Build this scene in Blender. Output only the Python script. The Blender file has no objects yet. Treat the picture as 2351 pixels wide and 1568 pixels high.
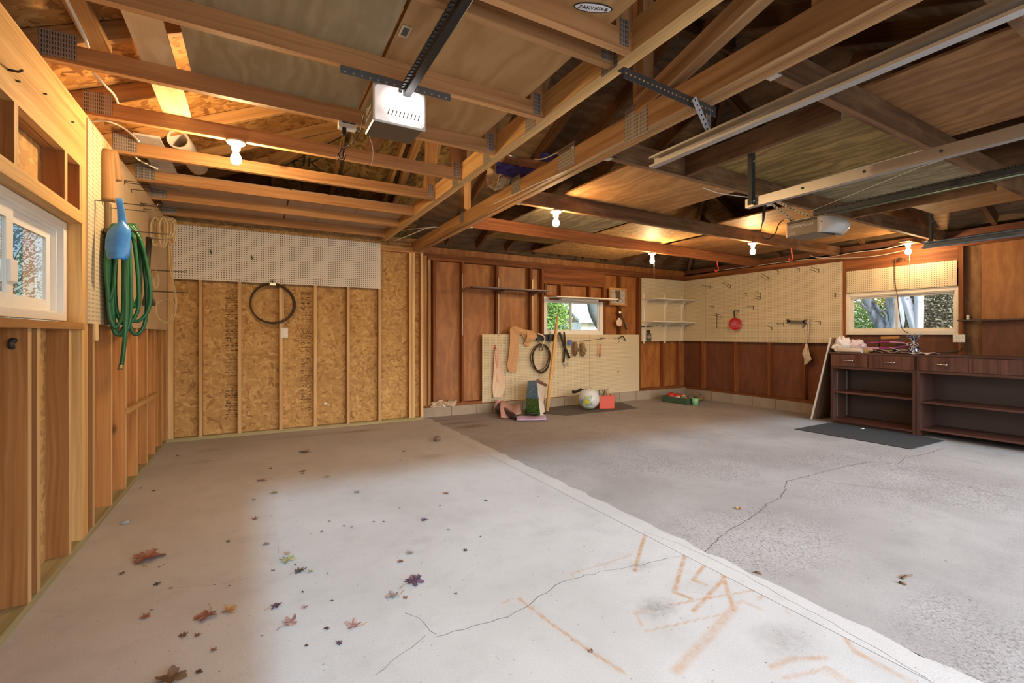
import bpy, bmesh, math, random
from mathutils import Vector, Matrix
random.seed(7)
R = math.radians
SC = bpy.context.scene
COL = SC.collection

# ------------------------------------------------------------------ camera
EYE = 1.195                      # lens height above the new slab, metres
FPX, CX, HY = 1062.0, 1175.5, 769.0
YAW = R(29.03)
SN, CS = math.sin(YAW), math.cos(YAW)
cam_data = bpy.data.cameras.new('camera')
cam_data.sensor_width = 36.0
cam_data.lens = 36.0 * FPX / 2351.0
cam_data.shift_y = (HY - 784.0) / 2351.0
cam_data.clip_start = 0.02
cam_data.clip_end = 300
cam = bpy.data.objects.new('camera', cam_data)
COL.objects.link(cam)
cam.location = (0, 0, EYE)
cam.rotation_euler = (R(90), 0, -YAW)
SC.camera = cam

# ------------------------------------------------------------------ light
w = bpy.data.worlds.new('sky')
SC.world = w
w.use_nodes = True
wn = w.node_tree
wn.nodes.clear()
wo = wn.nodes.new('ShaderNodeOutputWorld')
wb = wn.nodes.new('ShaderNodeBackground')
ws = wn.nodes.new('ShaderNodeTexSky')
ws.sky_type = 'NISHITA'
ws.sun_disc = False
ws.sun_elevation = R(38)
ws.sun_rotation = R(180)
ws.air_density = 1.0
ws.dust_density = 2.5
wb.inputs['Strength'].default_value = 0.56
wn.links.new(ws.outputs[0], wb.inputs['Color'])
wn.links.new(wb.outputs[0], wo.inputs['Surface'])

sun_d = bpy.data.lights.new('sun', 'SUN')
sun_d.energy = 3.7
sun_d.angle = R(3.6)
sun_d.color = (0.48, 0.77, 1.0)
sun = bpy.data.objects.new('sun', sun_d)
COL.objects.link(sun)
sun.location = (1, -8, 6)
# the sun stands low behind the open garage door and shines along the left wall
sun.rotation_euler = (R(90 - 25), 0, R(0.0))

SC.view_settings.view_transform = 'Standard'
SC.view_settings.look = 'None'
SC.view_settings.gamma = 1.0
SC.view_settings.use_curve_mapping = False
SC.view_settings.exposure = 0.13
SC.cycles.max_bounces = 8
SC.cycles.diffuse_bounces = 5
SC.cycles.glossy_bounces = 3
SC.cycles.transmission_bounces = 6
SC.cycles.transparent_max_bounces = 10
SC.cycles.caustics_reflective = False
SC.cycles.caustics_refractive = False
SC.cycles.sample_clamp_indirect = 6.0
SC.cycles.use_denoising = True

BULB = 1000.0                     # radiance of a lit bulb
BULB_COL = (1.0, 0.66, 0.33)
LENS = 5.0                      # radiance of the lit opener lens

# ------------------------------------------------------------------ measuring: image ray -> point on a real plane
def ray(px, py):
    u = (px - CX) / FPX
    return Vector((SN + u * CS, CS - u * SN, (HY - py) / FPX))
def onX(px, py, X):
    r = ray(px, py); t = X / r.x
    return Vector((X, r.y * t, EYE + r.z * t))
def onY(px, py, Y):
    r = ray(px, py); t = Y / r.y
    return Vector((r.x * t, Y, EYE + r.z * t))
def onZ(px, py, Z):
    r = ray(px, py); t = (Z - EYE) / r.z
    return Vector((r.x * t, r.y * t, Z))
def floor_z(x):
    return 0.0 if x < 2.1 else -0.007 * (x - 2.1)
def onF(px, py):
    p = onZ(px, py, 0.0)
    for _ in range(4):
        p = onZ(px, py, floor_z(p.x))
    return p

# ------------------------------------------------------------------ main dimensions
LW = -0.855        # faces of the left wall studs
DB = 6.33          # faces of the new back wall studs
DO = 6.50          # faces of the old back wall studs
RW = 7.60          # faces of the right wall studs
XJ = 2.10          # joint between the new slab and the old slab
ZT = 2.47          # underside of the new trusses
ZO = 2.375         # underside of the old joists
FW = -0.45         # inner face of the unseen front wall

# ------------------------------------------------------------------ mesh building
class MB:
    def __init__(self):
        self.v = []; self.f = []; self.uv = []; self.sm = []; self.mi = []
        self.m = 0
    def face(self, idx, uvs, smooth=False):
        self.f.append(idx); self.uv.append(uvs); self.sm.append(smooth); self.mi.append(self.m)
    def obox(self, c, ax, ay, az, sx, sy, sz, long=None):
        """box centred on c with unit axes and full sizes; uv in metres, u along the longest edge"""
        c = Vector(c); A = [Vector(ax).normalized(), Vector(ay).normalized(), Vector(az).normalized()]
        S = [sx / 2, sy / 2, sz / 2]
        b = len(self.v)
        for k in range(8):
            s = [1 if k & (1 << i) else -1 for i in range(3)]
            self.v.append(c + A[0] * S[0] * s[0] + A[1] * S[1] * s[1] + A[2] * S[2] * s[2])
        L = long if long is not None else max(range(3), key=lambda i: S[i])
        ou, ov = random.uniform(0, 50), random.uniform(0, 50)
        F = [((0, 4, 6, 2), 0), ((1, 3, 7, 5), 0), ((0, 1, 5, 4), 1), ((2, 6, 7, 3), 1), ((0, 2, 3, 1), 2), ((4, 5, 7, 6), 2)]
        for q, n in F:
            if n == L: ua, va = [i for i in range(3) if i != n]
            else: ua = L; va = [i for i in range(3) if i not in (n, L)][0]
            uvs = []
            for k in q:
                s = [1 if k & (1 << i) else -1 for i in range(3)]
                uvs.append((ou + S[ua] * s[ua], ov + n * 0.31 + S[va] * s[va]))
            self.face([b + k for k in q], uvs)
        return self
    def box(self, x0, x1, y0, y1, z0, z1, long=None):
        return self.obox(((x0 + x1) / 2, (y0 + y1) / 2, (z0 + z1) / 2), (1, 0, 0), (0, 1, 0), (0, 0, 1), abs(x1 - x0), abs(y1 - y0), abs(z1 - z0), long)
    def beam(self, p, q, wid, hei, up=(0, 0, 1)):
        """board from p to q (centre line), hei measured along up"""
        p, q = Vector(p), Vector(q); d = (q - p)
        L = d.length; d.normalize()
        s = d.cross(Vector(up))
        if s.length < 1e-5: s = d.cross(Vector((1, 0, 0)))
        s.normalize(); t = s.cross(d).normalized()
        return self.obox((p + q) / 2, d, s, t, L, wid, hei, 0)
    def tube(self, pts, r, n=8, closed=False, cap=True, smooth=True):
        pts = [Vector(p) for p in pts]
        rs = r if isinstance(r, (list, tuple)) else [r] * len(pts)
        m = len(pts); b = len(self.v)
        prev = None; us = 0
        rings = []
        for i, p in enumerate(pts):
            if closed: d = pts[(i + 1) % m] - pts[i - 1]
            elif i == 0: d = pts[1] - pts[0]
            elif i == m - 1: d = pts[-1] - pts[-2]
            else: d = pts[i + 1] - pts[i - 1]
            if d.length < 1e-9: d = Vector((0, 0, 1))
            d.normalize()
            if prev is None:
                a = d.orthogonal().normalized()
            else:
                a = prev - d * prev.dot(d)
                a = a.normalized() if a.length > 1e-6 else d.orthogonal().normalized()
            prev = a; c = d.cross(a)
            if i: us += (p - pts[i - 1]).length
            ring = []
            for k in range(n):
                t = 2 * math.pi * k / n
                ring.append(len(self.v)); self.v.append(p + (a * math.cos(t) + c * math.sin(t)) * rs[i])
            rings.append((ring, us))
        cnt = m if closed else m - 1
        for i in range(cnt):
            r0, u0 = rings[i]; r1, u1 = rings[(i + 1) % m]
            if closed and i == m - 1: u1 = u0 + 0.05
            for k in range(n):
                k2 = (k + 1) % n
                v0, v1 = k / n * 6.28 * rs[i], (k + 1) / n * 6.28 * rs[i]
                self.face([r0[k], r0[k2], r1[k2], r1[k]], [(u0, v0), (u0, v1), (u1, v1), (u1, v0)], smooth)
        if cap and not closed:
            self.face(rings[0][0][::-1], [(0, 0)] * n); self.face(rings[-1][0], [(0, 0)] * n)
        return self
    def lathe(self, prof, c, axis=(0, 0, 1), n=24, smooth=True, a0=0, a1=2 * math.pi, squash=(1, 1)):
        """profile (radius, height) turned about axis at c"""
        c = Vector(c); z = Vector(axis).normalized(); x = z.orthogonal().normalized(); y = z.cross(x)
        full = abs(a1 - a0 - 2 * math.pi) < 1e-6
        m = n if full else n + 1
        b = len(self.v)
        for (r, h) in prof:
            for k in range(m):
                t = a0 + (a1 - a0) * k / n
                self.v.append(c + z * h + (x * math.cos(t) * squash[0] + y * math.sin(t) * squash[1]) * r)
        for i in range(len(prof) - 1):
            for k in range(n):
                k2 = (k + 1) % m
                q = [b + i * m + k, b + i * m + k2, b + (i + 1) * m + k2, b + (i + 1) * m + k]
                self.face(q, [(k / n, prof[i][1]), ((k + 1) / n, prof[i][1]), ((k + 1) / n, prof[i + 1][1]), (k / n, prof[i + 1][1])], smooth)
        return self
    def ribbon(self, pts, wid, th, side=(0, 1, 0)):
        """flat band of width wid (number or list) along side, swept along pts, with thickness th"""
        P = [Vector(p) for p in pts]; m = len(P); sd = Vector(side); b = len(self.v); us = 0; U = []
        W = wid if isinstance(wid, (list, tuple)) else [wid] * m
        for i, p in enumerate(P):
            d = (P[min(m - 1, i + 1)] - P[max(0, i - 1)]).normalized()
            s_ = (sd - d * sd.dot(d)).normalized(); n_ = d.cross(s_)
            if i: us += (p - P[i - 1]).length
            U.append(us)
            for a, c in ((-1, -1), (1, -1), (1, 1), (-1, 1)): self.v.append(p + s_ * a * W[i] / 2 + n_ * c * th / 2)
        for i in range(m - 1):
            for k in range(4):
                k2 = (k + 1) % 4; q = [b + i * 4 + k, b + i * 4 + k2, b + i * 4 + 4 + k2, b + i * 4 + 4 + k]
                v0, v1 = ((0, W[i]), (W[i], W[i] + th), (0, W[i]), (W[i], W[i] + th))[k]
                self.face(q, [(U[i], v0), (U[i], v1), (U[i + 1], v1), (U[i + 1], v0)], k in (0, 2))
        self.face([b + 3, b + 2, b + 1, b], [(0, 0)] * 4); e = b + 4 * (m - 1)
        self.face([e, e + 1, e + 2, e + 3], [(0, 0)] * 4)
        return self
    def poly(self, pts, uvs=None, smooth=False):
        b = len(self.v); pts = [Vector(p) for p in pts]
        self.v += pts
        if uvs is None:
            n = (pts[1] - pts[0]).cross(pts[2] - pts[0])
            a = (pts[1] - pts[0]).normalized(); c = n.normalized().cross(a) if n.length > 0 else a.orthogonal()
            uvs = [((p - pts[0]).dot(a), (p - pts[0]).dot(c)) for p in pts]
        self.face(list(range(b, b + len(pts))), uvs, smooth)
        return self
    def prism(self, pts, ext):
        """polygon extruded along vector ext"""
        pts = [Vector(p) for p in pts]; e = Vector(ext); n = len(pts)
        nn = Vector((0, 0, 0))
        for i in range(1, n - 1): nn += (pts[i] - pts[0]).cross(pts[i + 1] - pts[0])
        if nn.dot(e) > 0: pts = pts[::-1]
        b = len(self.v); self.v += pts + [p + e for p in pts]
        a = max(((pts[(i + 1) % n] - pts[i]) for i in range(n)), key=lambda d: d.length).normalized()
        c = nn.normalized().cross(a)
        uv = [((p - pts[0]).dot(a), (p - pts[0]).dot(c)) for p in pts]
        self.face(list(range(b, b + n)), uv)
        self.face(list(range(b + 2 * n - 1, b + n - 1, -1)), uv[::-1])
        for i in range(n):
            j = (i + 1) % n
            l = (pts[j] - pts[i]).length; h = e.length
            self.face([b + j, b + i, b + n + i, b + n + j], [(l, 0), (0, 0), (0, h), (l, h)])
        return self
    def grid(self, fn, nu, nv, smooth=True, thick=None):
        """fn(s,t) -> point for s,t in 0..1"""
        b = len(self.v)
        for j in range(nv + 1):
            for i in range(nu + 1):
                self.v.append(Vector(fn(i / nu, j / nv)))
        for j in range(nv):
            for i in range(nu):
                q = [b + j * (nu + 1) + i, b + j * (nu + 1) + i + 1, b + (j + 1) * (nu + 1) + i + 1, b + (j + 1) * (nu + 1) + i]
                uv = [(i / nu, j / nv), ((i + 1) / nu, j / nv), ((i + 1) / nu, (j + 1) / nv), (i / nu, (j + 1) / nv)]
                self.face(q, uv, smooth)
        return self
    def ball(self, c, r, n=16, sq=(1, 1, 1), rot=None):
        c = Vector(c); m = n // 2; b = len(self.v)
        for i in range(m + 1):
            p = math.pi * i / m
            for k in range(n):
                t = 2 * math.pi * k / n
                d = Vector((math.sin(p) * math.cos(t) * sq[0], math.sin(p) * math.sin(t) * sq[1], math.cos(p) * sq[2])) * r
                if rot is not None: d = rot @ d
                self.v.append(c + d)
        for i in range(m):
            for k in range(n):
                k2 = (k + 1) % n
                self.face([b + i * n + k, b + (i + 1) * n + k, b + (i + 1) * n + k2, b + i * n + k2],
                          [(k / n, 1 - i / m), (k / n, 1 - (i + 1) / m), ((k + 1) / n, 1 - (i + 1) / m), ((k + 1) / n, 1 - i / m)], True)
        return self

def wpos(o):
    p = Vector(o.location)
    while o.parent is not None:
        o = o.parent; p += Vector(o.location)
    return p
def tag(o, label=None, cat=None, group=None, kind=None):
    if label: o['label'] = label
    if cat: o['category'] = cat
    if group: o['group'] = group
    if kind: o['kind'] = kind
    return o
def obj(name, mb, mat, parent=None, base=None, bevel=0.0, solid=0.0, sub=0, weld=False):
    vs = mb.v
    if base is None:
        if parent is not None: base = wpos(parent)
        else:
            xs = [v.x for v in vs]; ys = [v.y for v in vs]; zs = [v.z for v in vs]
            base = Vector(((min(xs) + max(xs)) / 2, (min(ys) + max(ys)) / 2, min(zs)))
    base = Vector(base)
    me = bpy.data.meshes.new(name)
    me.from_pydata([tuple(v - base) for v in vs], [], mb.f)
    uvl = me.uv_layers.new(name='UVMap')
    flat = []
    for u in mb.uv:
        for c in u: flat += [c[0], c[1]]
    uvl.data.foreach_set('uv', flat)
    me.polygons.foreach_set('use_smooth', mb.sm)
    mats = mat if isinstance(mat, (list, tuple)) else [mat]
    for m in mats: me.materials.append(m)
    if len(mats) > 1: me.polygons.foreach_set('material_index', mb.mi)
    me.update()
    if weld:
        bm = bmesh.new(); bm.from_mesh(me)
        bmesh.ops.remove_doubles(bm, verts=bm.verts, dist=1e-5)
        bm.to_mesh(me); bm.free()
    o = bpy.data.objects.new(name, me)
    COL.objects.link(o)
    if parent is not None:
        o.parent = parent; o.location = base - wpos(parent)
    else:
        o.location = base
    if solid:
        md = o.modifiers.new('thickness', 'SOLIDIFY'); md.thickness = solid; md.offset = 0
    if sub:
        md = o.modifiers.new('smooth', 'SUBSURF'); md.levels = sub; md.render_levels = sub
    if bevel:
        md = o.modifiers.new('edge', 'BEVEL'); md.width = bevel; md.segments = 2; md.limit_method = 'ANGLE'; md.angle_limit = R(40)
    return o
def thing(name, label, cat, loc, group=None):
    o = bpy.data.objects.new(name, None); COL.objects.link(o)
    o.empty_display_size = 0.05; o.location = loc
    return tag(o, label, cat, group)
def struct(name, loc=(0, 0, 0)):
    o = bpy.data.objects.new(name, None); COL.objects.link(o); o.location = loc
    o['kind'] = 'structure'
    return o
def kids(o):
    return [c for c in bpy.data.objects if c.parent == o]
def dup(o, loc, rot=None, label=None):
    """copy of a thing with copies of its parts and sub-parts"""
    r = o.copy(); COL.objects.link(r); r.location = loc
    if rot is not None: r.rotation_euler = rot
    if label: r['label'] = label
    def rec(a, b):
        for ch in kids(a):
            c = ch.copy(); COL.objects.link(c); c.parent = b
            rec(ch, c)
    rec(o, r)
    return r
def smooth_path(pts, n=6, closed=False):
    P = [Vector(p) for p in pts]; out = []; m = len(P)
    seg = m if closed else m - 1
    for i in range(seg):
        p0 = P[(i - 1) % m] if (closed or i > 0) else P[0]
        p1 = P[i]; p2 = P[(i + 1) % m]
        p3 = P[(i + 2) % m] if (closed or i + 2 < m) else P[-1]
        for k in range(n):
            t = k / n
            out.append(0.5 * ((2 * p1) + (p2 - p0) * t + (2 * p0 - 5 * p1 + 4 * p2 - p3) * t * t + (3 * p1 - p0 - 3 * p2 + p3) * t ** 3))
    if not closed: out.append(P[-1])
    return out
def text_obj(name, body, mat, parent, loc, xdir, ydir, size, ext=0.0006):
    """flat lettering standing on a surface: xdir is the reading direction"""
    cu = bpy.data.curves.new(name, 'FONT'); cu.body = body; cu.size = size; cu.extrude = ext
    cu.align_x = 'CENTER'; cu.align_y = 'CENTER'
    cu.materials.append(mat)
    tmp = bpy.data.objects.new(name + '_curve', cu); COL.objects.link(tmp)
    dg = bpy.context.evaluated_depsgraph_get(); dg.update()
    me = bpy.data.meshes.new_from_object(tmp.evaluated_get(dg), depsgraph=dg)
    bpy.data.objects.remove(tmp)
    if not me.materials: me.materials.append(mat)
    o = bpy.data.objects.new(name, me); COL.objects.link(o)
    x = Vector(xdir).normalized(); y = Vector(ydir).normalized(); z = x.cross(y)
    M = Matrix((x, y, z)).transposed()
    o.rotation_euler = M.to_euler()
    if parent is not None:
        o.parent = parent; o.location = Vector(loc) - wpos(parent)
    else: o.location = loc
    return o

# ------------------------------------------------------------------ materials
class NT:
    def __init__(self, name):
        self.m = bpy.data.materials.new(name); self.m.use_nodes = True
        self.t = self.m.node_tree; self.t.nodes.clear()
        self.out = self.t.nodes.new('ShaderNodeOutputMaterial')
        self.b = self.t.nodes.new('ShaderNodeBsdfPrincipled')
        self.t.links.new(self.b.outputs[0], self.out.inputs[0])
    def n(self, typ, ins=None, **props):
        nd = self.t.nodes.new('ShaderNode' + typ)
        for k, v in props.items(): setattr(nd, k, v)
        for k, v in (ins or {}).items():
            s = nd.inputs[k]
            if isinstance(v, bpy.types.NodeSocket): self.t.links.new(v, s)
            else:
                if s.type == 'RGBA' and len(v) == 3: v = (*v, 1)
                s.default_value = v
        return nd
    def math(self, op, a, b=0.0, clamp=False):
        nd = self.n('Math', {0: a, 1: b}, operation=op, use_clamp=clamp); return nd.outputs[0]
    def uv(self): return self.n('TexCoord').outputs['UV']
    def obj(self): return self.n('TexCoord').outputs['Object']
    def pos(self): return self.n('NewGeometry').outputs['Position']
    def map(self, v, scale=(1, 1, 1), loc=(0, 0, 0), rot=(0, 0, 0)):
        return self.n('Mapping', {'Vector': v, 'Scale': scale, 'Location': loc, 'Rotation': rot}).outputs[0]
    def noise(self, v, scale=5, detail=3, rough=0.5, dist=0.0):
        return self.n('TexNoise', {'Vector': v, 'Scale': scale, 'Detail': detail, 'Roughness': rough, 'Distortion': dist})
    def ramp(self, f, stops):
        nd = self.n('ValToRGB', {0: f}); cr = nd.color_ramp
        while len(cr.elements) < len(stops): cr.elements.new(0.5)
        for e, (p, c) in zip(cr.elements, stops):
            e.position = p; e.color = (*c, 1) if len(c) == 3 else c
        return nd.outputs[0]
    def mix(self, f, a, b, blend='MIX'):
        nd = self.n('Mix', data_type='RGBA', blend_type=blend)
        for s, v in ((nd.inputs[0], f), (nd.inputs[6], a), (nd.inputs[7], b)):
            if isinstance(v, bpy.types.NodeSocket): self.t.links.new(v, s)
            else: s.default_value = (*v, 1) if isinstance(v, tuple) and len(v) == 3 else v
        return nd.outputs[2]
    def set(self, **k):
        for key, v in k.items():
            s = self.b.inputs[key.replace('_', ' ')]
            if isinstance(v, bpy.types.NodeSocket): self.t.links.new(v, s)
            else: s.default_value = (*v, 1) if isinstance(v, tuple) and len(v) == 3 else v
        return self
    def bump(self, h, strength=0.3, dist=0.01):
        nd = self.n('Bump', {'Height': h, 'Strength': strength, 'Distance': dist})
        self.t.links.new(nd.outputs[0], self.b.inputs['Normal']); return self

def plain(name, col, rough=0.6, metal=0.0, var=0.0, vscale=8, **k):
    t = NT(name)
    if var:
        nz = t.noise(t.obj(), vscale, 4, 0.6)
        c = t.ramp(nz.outputs[0], [(0.3, tuple(max(0, x * (1 - var)) for x in col)), (0.7, tuple(min(1, x * (1 + var)) for x in col))])
        t.set(Base_Color=c)
    else: t.set(Base_Color=col)
    t.set(Roughness=rough, Metallic=metal, **k)
    return t.m

def wood(name, light, dark, rough=0.65, fine=55.0, knots=0.0, wide=5.0, var=0.18, stain=None):
    """sawn timber: grain runs along u"""
    t = NT(name)
    uv = t.uv()
    warp = t.noise(t.map(uv, (1.1, 3, 1)), 2.0, 2, 0.5)
    sh = t.n('VectorMath', {0: warp.outputs['Color'], 1: (0.0, 0.05, 0.0)}, operation='MULTIPLY').outputs[0]
    p = t.n('VectorMath', {0: uv, 1: sh}, operation='ADD').outputs[0]
    g1 = t.noise(t.map(p, (0.55, fine, 1)), 1.0, 3, 0.6).outputs[0]
    g2 = t.noise(t.map(p, (0.8, wide * 3.2, 1)), 1.0, 2, 0.5, 0.6).outputs[0]
    g = t.math('ADD', t.math('MULTIPLY', g1, 0.45), t.math('MULTIPLY', g2, 0.55))
    dark = tuple(x * 0.88 for x in dark)
    c = t.ramp(g, [(0.36, dark), (0.50, tuple((a + b) / 2 for a, b in zip(light, dark))), (0.63, light)])
    if knots:
        vo = t.n('TexVoronoi', {'Vector': t.map(p, (1.0, 1.9, 1)), 'Scale': knots, 'Randomness': 1.0})
        k = t.ramp(vo.outputs['Distance'], [(0.03, (1, 1, 1)), (0.085, (0, 0, 0))])
        c = t.mix(k, c, tuple(x * 0.28 for x in dark))
    if stain:
        s = t.ramp(t.noise(t.map(uv, (1, 2.2, 1)), 2.3, 4, 0.65).outputs[0], [(0.48, (0, 0, 0)), (0.68, (1, 1, 1))])
        c = t.mix(t.math('MULTIPLY', s, 0.75), c, stain)
    rnd = t.n('ObjectInfo').outputs['Random']
    br = t.math('ADD', t.math('MULTIPLY', rnd, 2 * var), 1.0 - var)
    c = t.mix(1.0, c, t.n('CombineColor', {0: br, 1: br, 2: br}).outputs[0], 'MULTIPLY')
    t.set(Base_Color=c, Roughness=rough)
    t.b.inputs['Specular IOR Level'].default_value = 0.25
    t.bump(g1, 0.25, 0.002)
    return t.m

def osb(name, cols, scale=1.0, dirt=0.0):
    """pressed strand board: overlapping long flakes at mixed angles"""
    t = NT(name)
    uv = t.uv()
    w = t.noise(uv, 9.0, 2, 0.5).outputs['Color']
    uvw = t.n('VectorMath', {0: uv, 1: t.n('VectorMath', {0: w, 1: (0.03, 0.03, 0)}, operation='MULTIPLY').outputs[0]}, operation='ADD').outputs[0]
    best = None; colr = None
    for i, (ang, st) in enumerate(((12, 3.0), (-38, 2.4), (61, 2.6), (-78, 3.2))):
        mp = t.map(uvw, (11 * scale, 11 * scale * st, 1), (i * 3.7, i * 1.9, 0), (0, 0, R(ang)))
        # rotate first, then stretch
        rot = t.n('VectorRotate', {'Vector': uvw, 'Angle': R(ang)}, rotation_type='Z_AXIS').outputs[0]
        mp = t.map(rot, (9 * scale, 9 * scale * st, 1), (i * 3.7, i * 1.9, 0))
        vo = t.n('TexVoronoi', {'Vector': mp, 'Scale': 1.0, 'Randomness': 1.0}, voronoi_dimensions='2D')
        sp = t.n('SeparateColor', {0: vo.outputs['Color']})
        h = sp.outputs[0]; v = t.math('ADD', t.math('MULTIPLY', sp.outputs[1], 0.78), t.math('MULTIPLY', t.noise(t.map(mp, (0.4, 4, 1)), 2.0, 2).outputs[0], 0.22))
        if best is None: best, colr = h, v
        else:
            gt = t.math('GREATER_THAN', h, best)
            colr = t.n('Mix', {0: gt, 2: colr, 3: v}, data_type='FLOAT').outputs[0]
            best = t.math('MAXIMUM', best, h)
    c = t.ramp(colr, cols)
    big = t.noise(uv, 1.7, 3, 0.6).outputs[0]
    c = t.mix(t.math('MULTIPLY', t.ramp(big, [(0.4, (0, 0, 0)), (0.75, (1, 1, 1))]), 0.25 + dirt), c, tuple(x * 0.55 for x in cols[1][1]))
    t.set(Base_Color=c, Roughness=0.62)
    t.b.inputs['Specular IOR Level'].default_value = 0.3
    t.bump(best, 0.25, 0.003)
    return t.m

def plywood(name, light, dark, rough=0.6, stain=None, scale=1.0, spec=0.25, wave=0.42):
    """rotary-cut veneer: long wavy cathedral grain along u"""
    t = NT(name)
    uv = t.uv()
    wz = t.noise(t.map(uv, (0.9 * scale, 2.2 * scale, 1)), 1.6, 3, 0.55).outputs[0]
    v = t.n('SeparateXYZ', {0: uv}).outputs[1]
    ph = t.math('ADD', t.math('MULTIPLY', v, 42.0 * scale), t.math('MULTIPLY', wz, 26.0))
    s = t.math('ADD', t.math('MULTIPLY', t.math('SINE', ph), 0.5), 0.5)
    f = t.noise(t.map(uv, (3, 120, 1)), 1.0, 3, 0.7).outputs[0]
    g = t.math('ADD', t.math('MULTIPLY', s, wave), t.math('MULTIPLY', f, 1 - wave))
    c = t.ramp(g, [(0.2, dark), (0.75, light)])
    if stain:
        st = t.ramp(t.noise(t.map(uv, (1.2, 2.5, 1)), 1.5, 5, 0.65).outputs[0], [(0.42, (0, 0, 0)), (0.7, (1, 1, 1))])
        c = t.mix(t.math('MULTIPLY', st, 0.8), c, stain)
    t.set(Base_Color=c, Roughness=rough)
    t.b.inputs['Specular IOR Level'].default_value = spec
    return t.m

def peg(name, col, pitch=0.0254, rad=0.18, hole=(0.10, 0.075, 0.05), stain=0.12):
    t = NT(name)
    uv = t.uv()
    fr = t.n('VectorMath', {0: t.map(uv, (1 / pitch, 1 / pitch, 0))}, operation='FRACTION').outputs[0]
    d = t.n('VectorMath', {0: fr, 1: (0.5, 0.5, 0.0)}, operation='DISTANCE').outputs['Value']
    m = t.ramp(d, [(rad * 0.85, (1, 1, 1)), (rad * 1.15, (0, 0, 0))])
    nz = t.noise(uv, 3.0, 4, 0.6).outputs[0]
    c = t.ramp(nz, [(0.3, tuple(x * (1 - stain) for x in col)), (0.7, col)])
    c = t.mix(m, c, hole)
    t.set(Base_Color=c, Roughness=0.55)
    t.b.inputs['Specular IOR Level'].default_value = 0.25
    return t.m

M = {}
M['pine'] = wood('pine', (0.57, 0.315, 0.13), (0.38, 0.175, 0.06), 0.6, 60, 1.3)
M['stud_shaded_face'] = wood('shaded_stud_pine', (0.52, 0.255, 0.092), (0.35, 0.145, 0.045), 0.6, 60, 1.5)  # darker copy of the pine for stud sides, shade put into the colour
M['pine_pale'] = wood('pale_pine', (0.72, 0.47, 0.20), (0.56, 0.31, 0.105), 0.6, 60, 1.2)
M['pine_lit_edge'] = wood('lit_pine_edge', (0.74, 0.52, 0.27), (0.58, 0.36, 0.16), 0.6, 60, 1.2)  # paler copy of the pine for room-facing stud edges, light put into the colour
M['treated'] = wood('treated_lumber', (0.50, 0.44, 0.25), (0.34, 0.29, 0.14), 0.7, 60, 1.0)
M['fir'] = wood('rough_fir', (0.58, 0.34, 0.15), (0.33, 0.155, 0.055), 0.7, 26, 0.8, 3.0, 0.12)
M['old_joist'] = wood('old_joist_timber', (0.21, 0.105, 0.046), (0.095, 0.043, 0.018), 0.75, 45, 1.4, 4, 0.2, (0.27, 0.155, 0.07))
M['red_wood'] = wood('red_brown_stud', (0.29, 0.105, 0.036), (0.145, 0.045, 0.014), 0.65, 55, 1.1, 5, 0.22)
M['old_rafter'] = wood('dark_rafter', (0.19, 0.095, 0.042), (0.10, 0.048, 0.02), 0.75, 50, 0.9)
M['new_rafter'] = wood('amber_rafter', (0.50, 0.29, 0.11), (0.33, 0.16, 0.05), 0.65, 55, 1.2)
M['old_deck'] = plywood('dark_roof_deck', (0.27, 0.175, 0.095), (0.17, 0.105, 0.055), 0.8, (0.13, 0.085, 0.045))
M['red_ply'] = plywood('red_brown_plywood', (0.46, 0.195, 0.056), (0.28, 0.10, 0.026), 0.45, (0.20, 0.065, 0.017), 1.0, 0.45, 0.28)
M['maroon_ply'] = plywood('maroon_plywood', (0.22, 0.082, 0.042), (0.14, 0.05, 0.026), 0.55, (0.115, 0.042, 0.024), 1.0, 0.4, 0.18)
M['osb'] = osb('strand_board', [(0.05, (0.26, 0.125, 0.04)), (0.22, (0.45, 0.255, 0.09)), (0.7, (0.58, 0.355, 0.135)), (0.97, (0.70, 0.47, 0.21))], 1.6)
M['osb_roof'] = osb('roof_strand_board', [(0.05, (0.17, 0.065, 0.016)), (0.35, (0.36, 0.16, 0.04)), (0.7, (0.50, 0.25, 0.07)), (0.97, (0.62, 0.36, 0.12))], 1.2)
M['osb_dark'] = osb('dull_strand_board', [(0.05, (0.09, 0.05, 0.015)), (0.35, (0.20, 0.12, 0.035)), (0.7, (0.30, 0.19, 0.06)), (0.97, (0.42, 0.29, 0.11))], 1.2)
M['attic_ply'] = plywood('attic_plywood', (0.46, 0.255, 0.10), (0.26, 0.125, 0.042), 0.6, (0.24, 0.105, 0.035), 1, .25, .3)
M['attic_ply2'] = plywood('brown_attic_plywood', (0.38, 0.19, 0.07), (0.18, 0.078, 0.026), 0.6, (0.16, 0.07, 0.028), 1.2, .25, .3)
M['amber_ply'] = plywood('amber_plywood', (0.46, 0.20, 0.055), (0.30, 0.105, 0.025), 0.35, (0.24, 0.08, 0.022), 1.1, 0.5, 0.3)
M['attic_grey'] = plywood('weathered_attic_plywood', (0.40, 0.33, 0.19), (0.20, 0.155, 0.08), 0.7, (0.17, 0.13, 0.07))
M['attic_olive'] = plywood('olive_attic_plywood', (0.36, 0.24, 0.08), (0.16, 0.10, 0.032), 0.6, (0.15, 0.09, 0.03), 1.3)
M['door_ply'] = plywood('flush_door_veneer', (0.46, 0.275, 0.115), (0.36, 0.195, 0.07), 0.5, None, 0.9)
M['door_ply_dim'] = plywood('dim_door_veneer', (0.40, 0.325, 0.19), (0.29, 0.22, 0.115), 0.55, (0.30, 0.235, 0.125), 1.2)  # greyer copy of the door veneer, weaker lamplight put into its colour
M['sheet_pale'] = plywood('pale_plywood_strip', (0.78, 0.61, 0.36), (0.66, 0.47, 0.24), 0.55)
M['peg'] = peg('cream_pegboard', (0.70, 0.61, 0.44))
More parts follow.
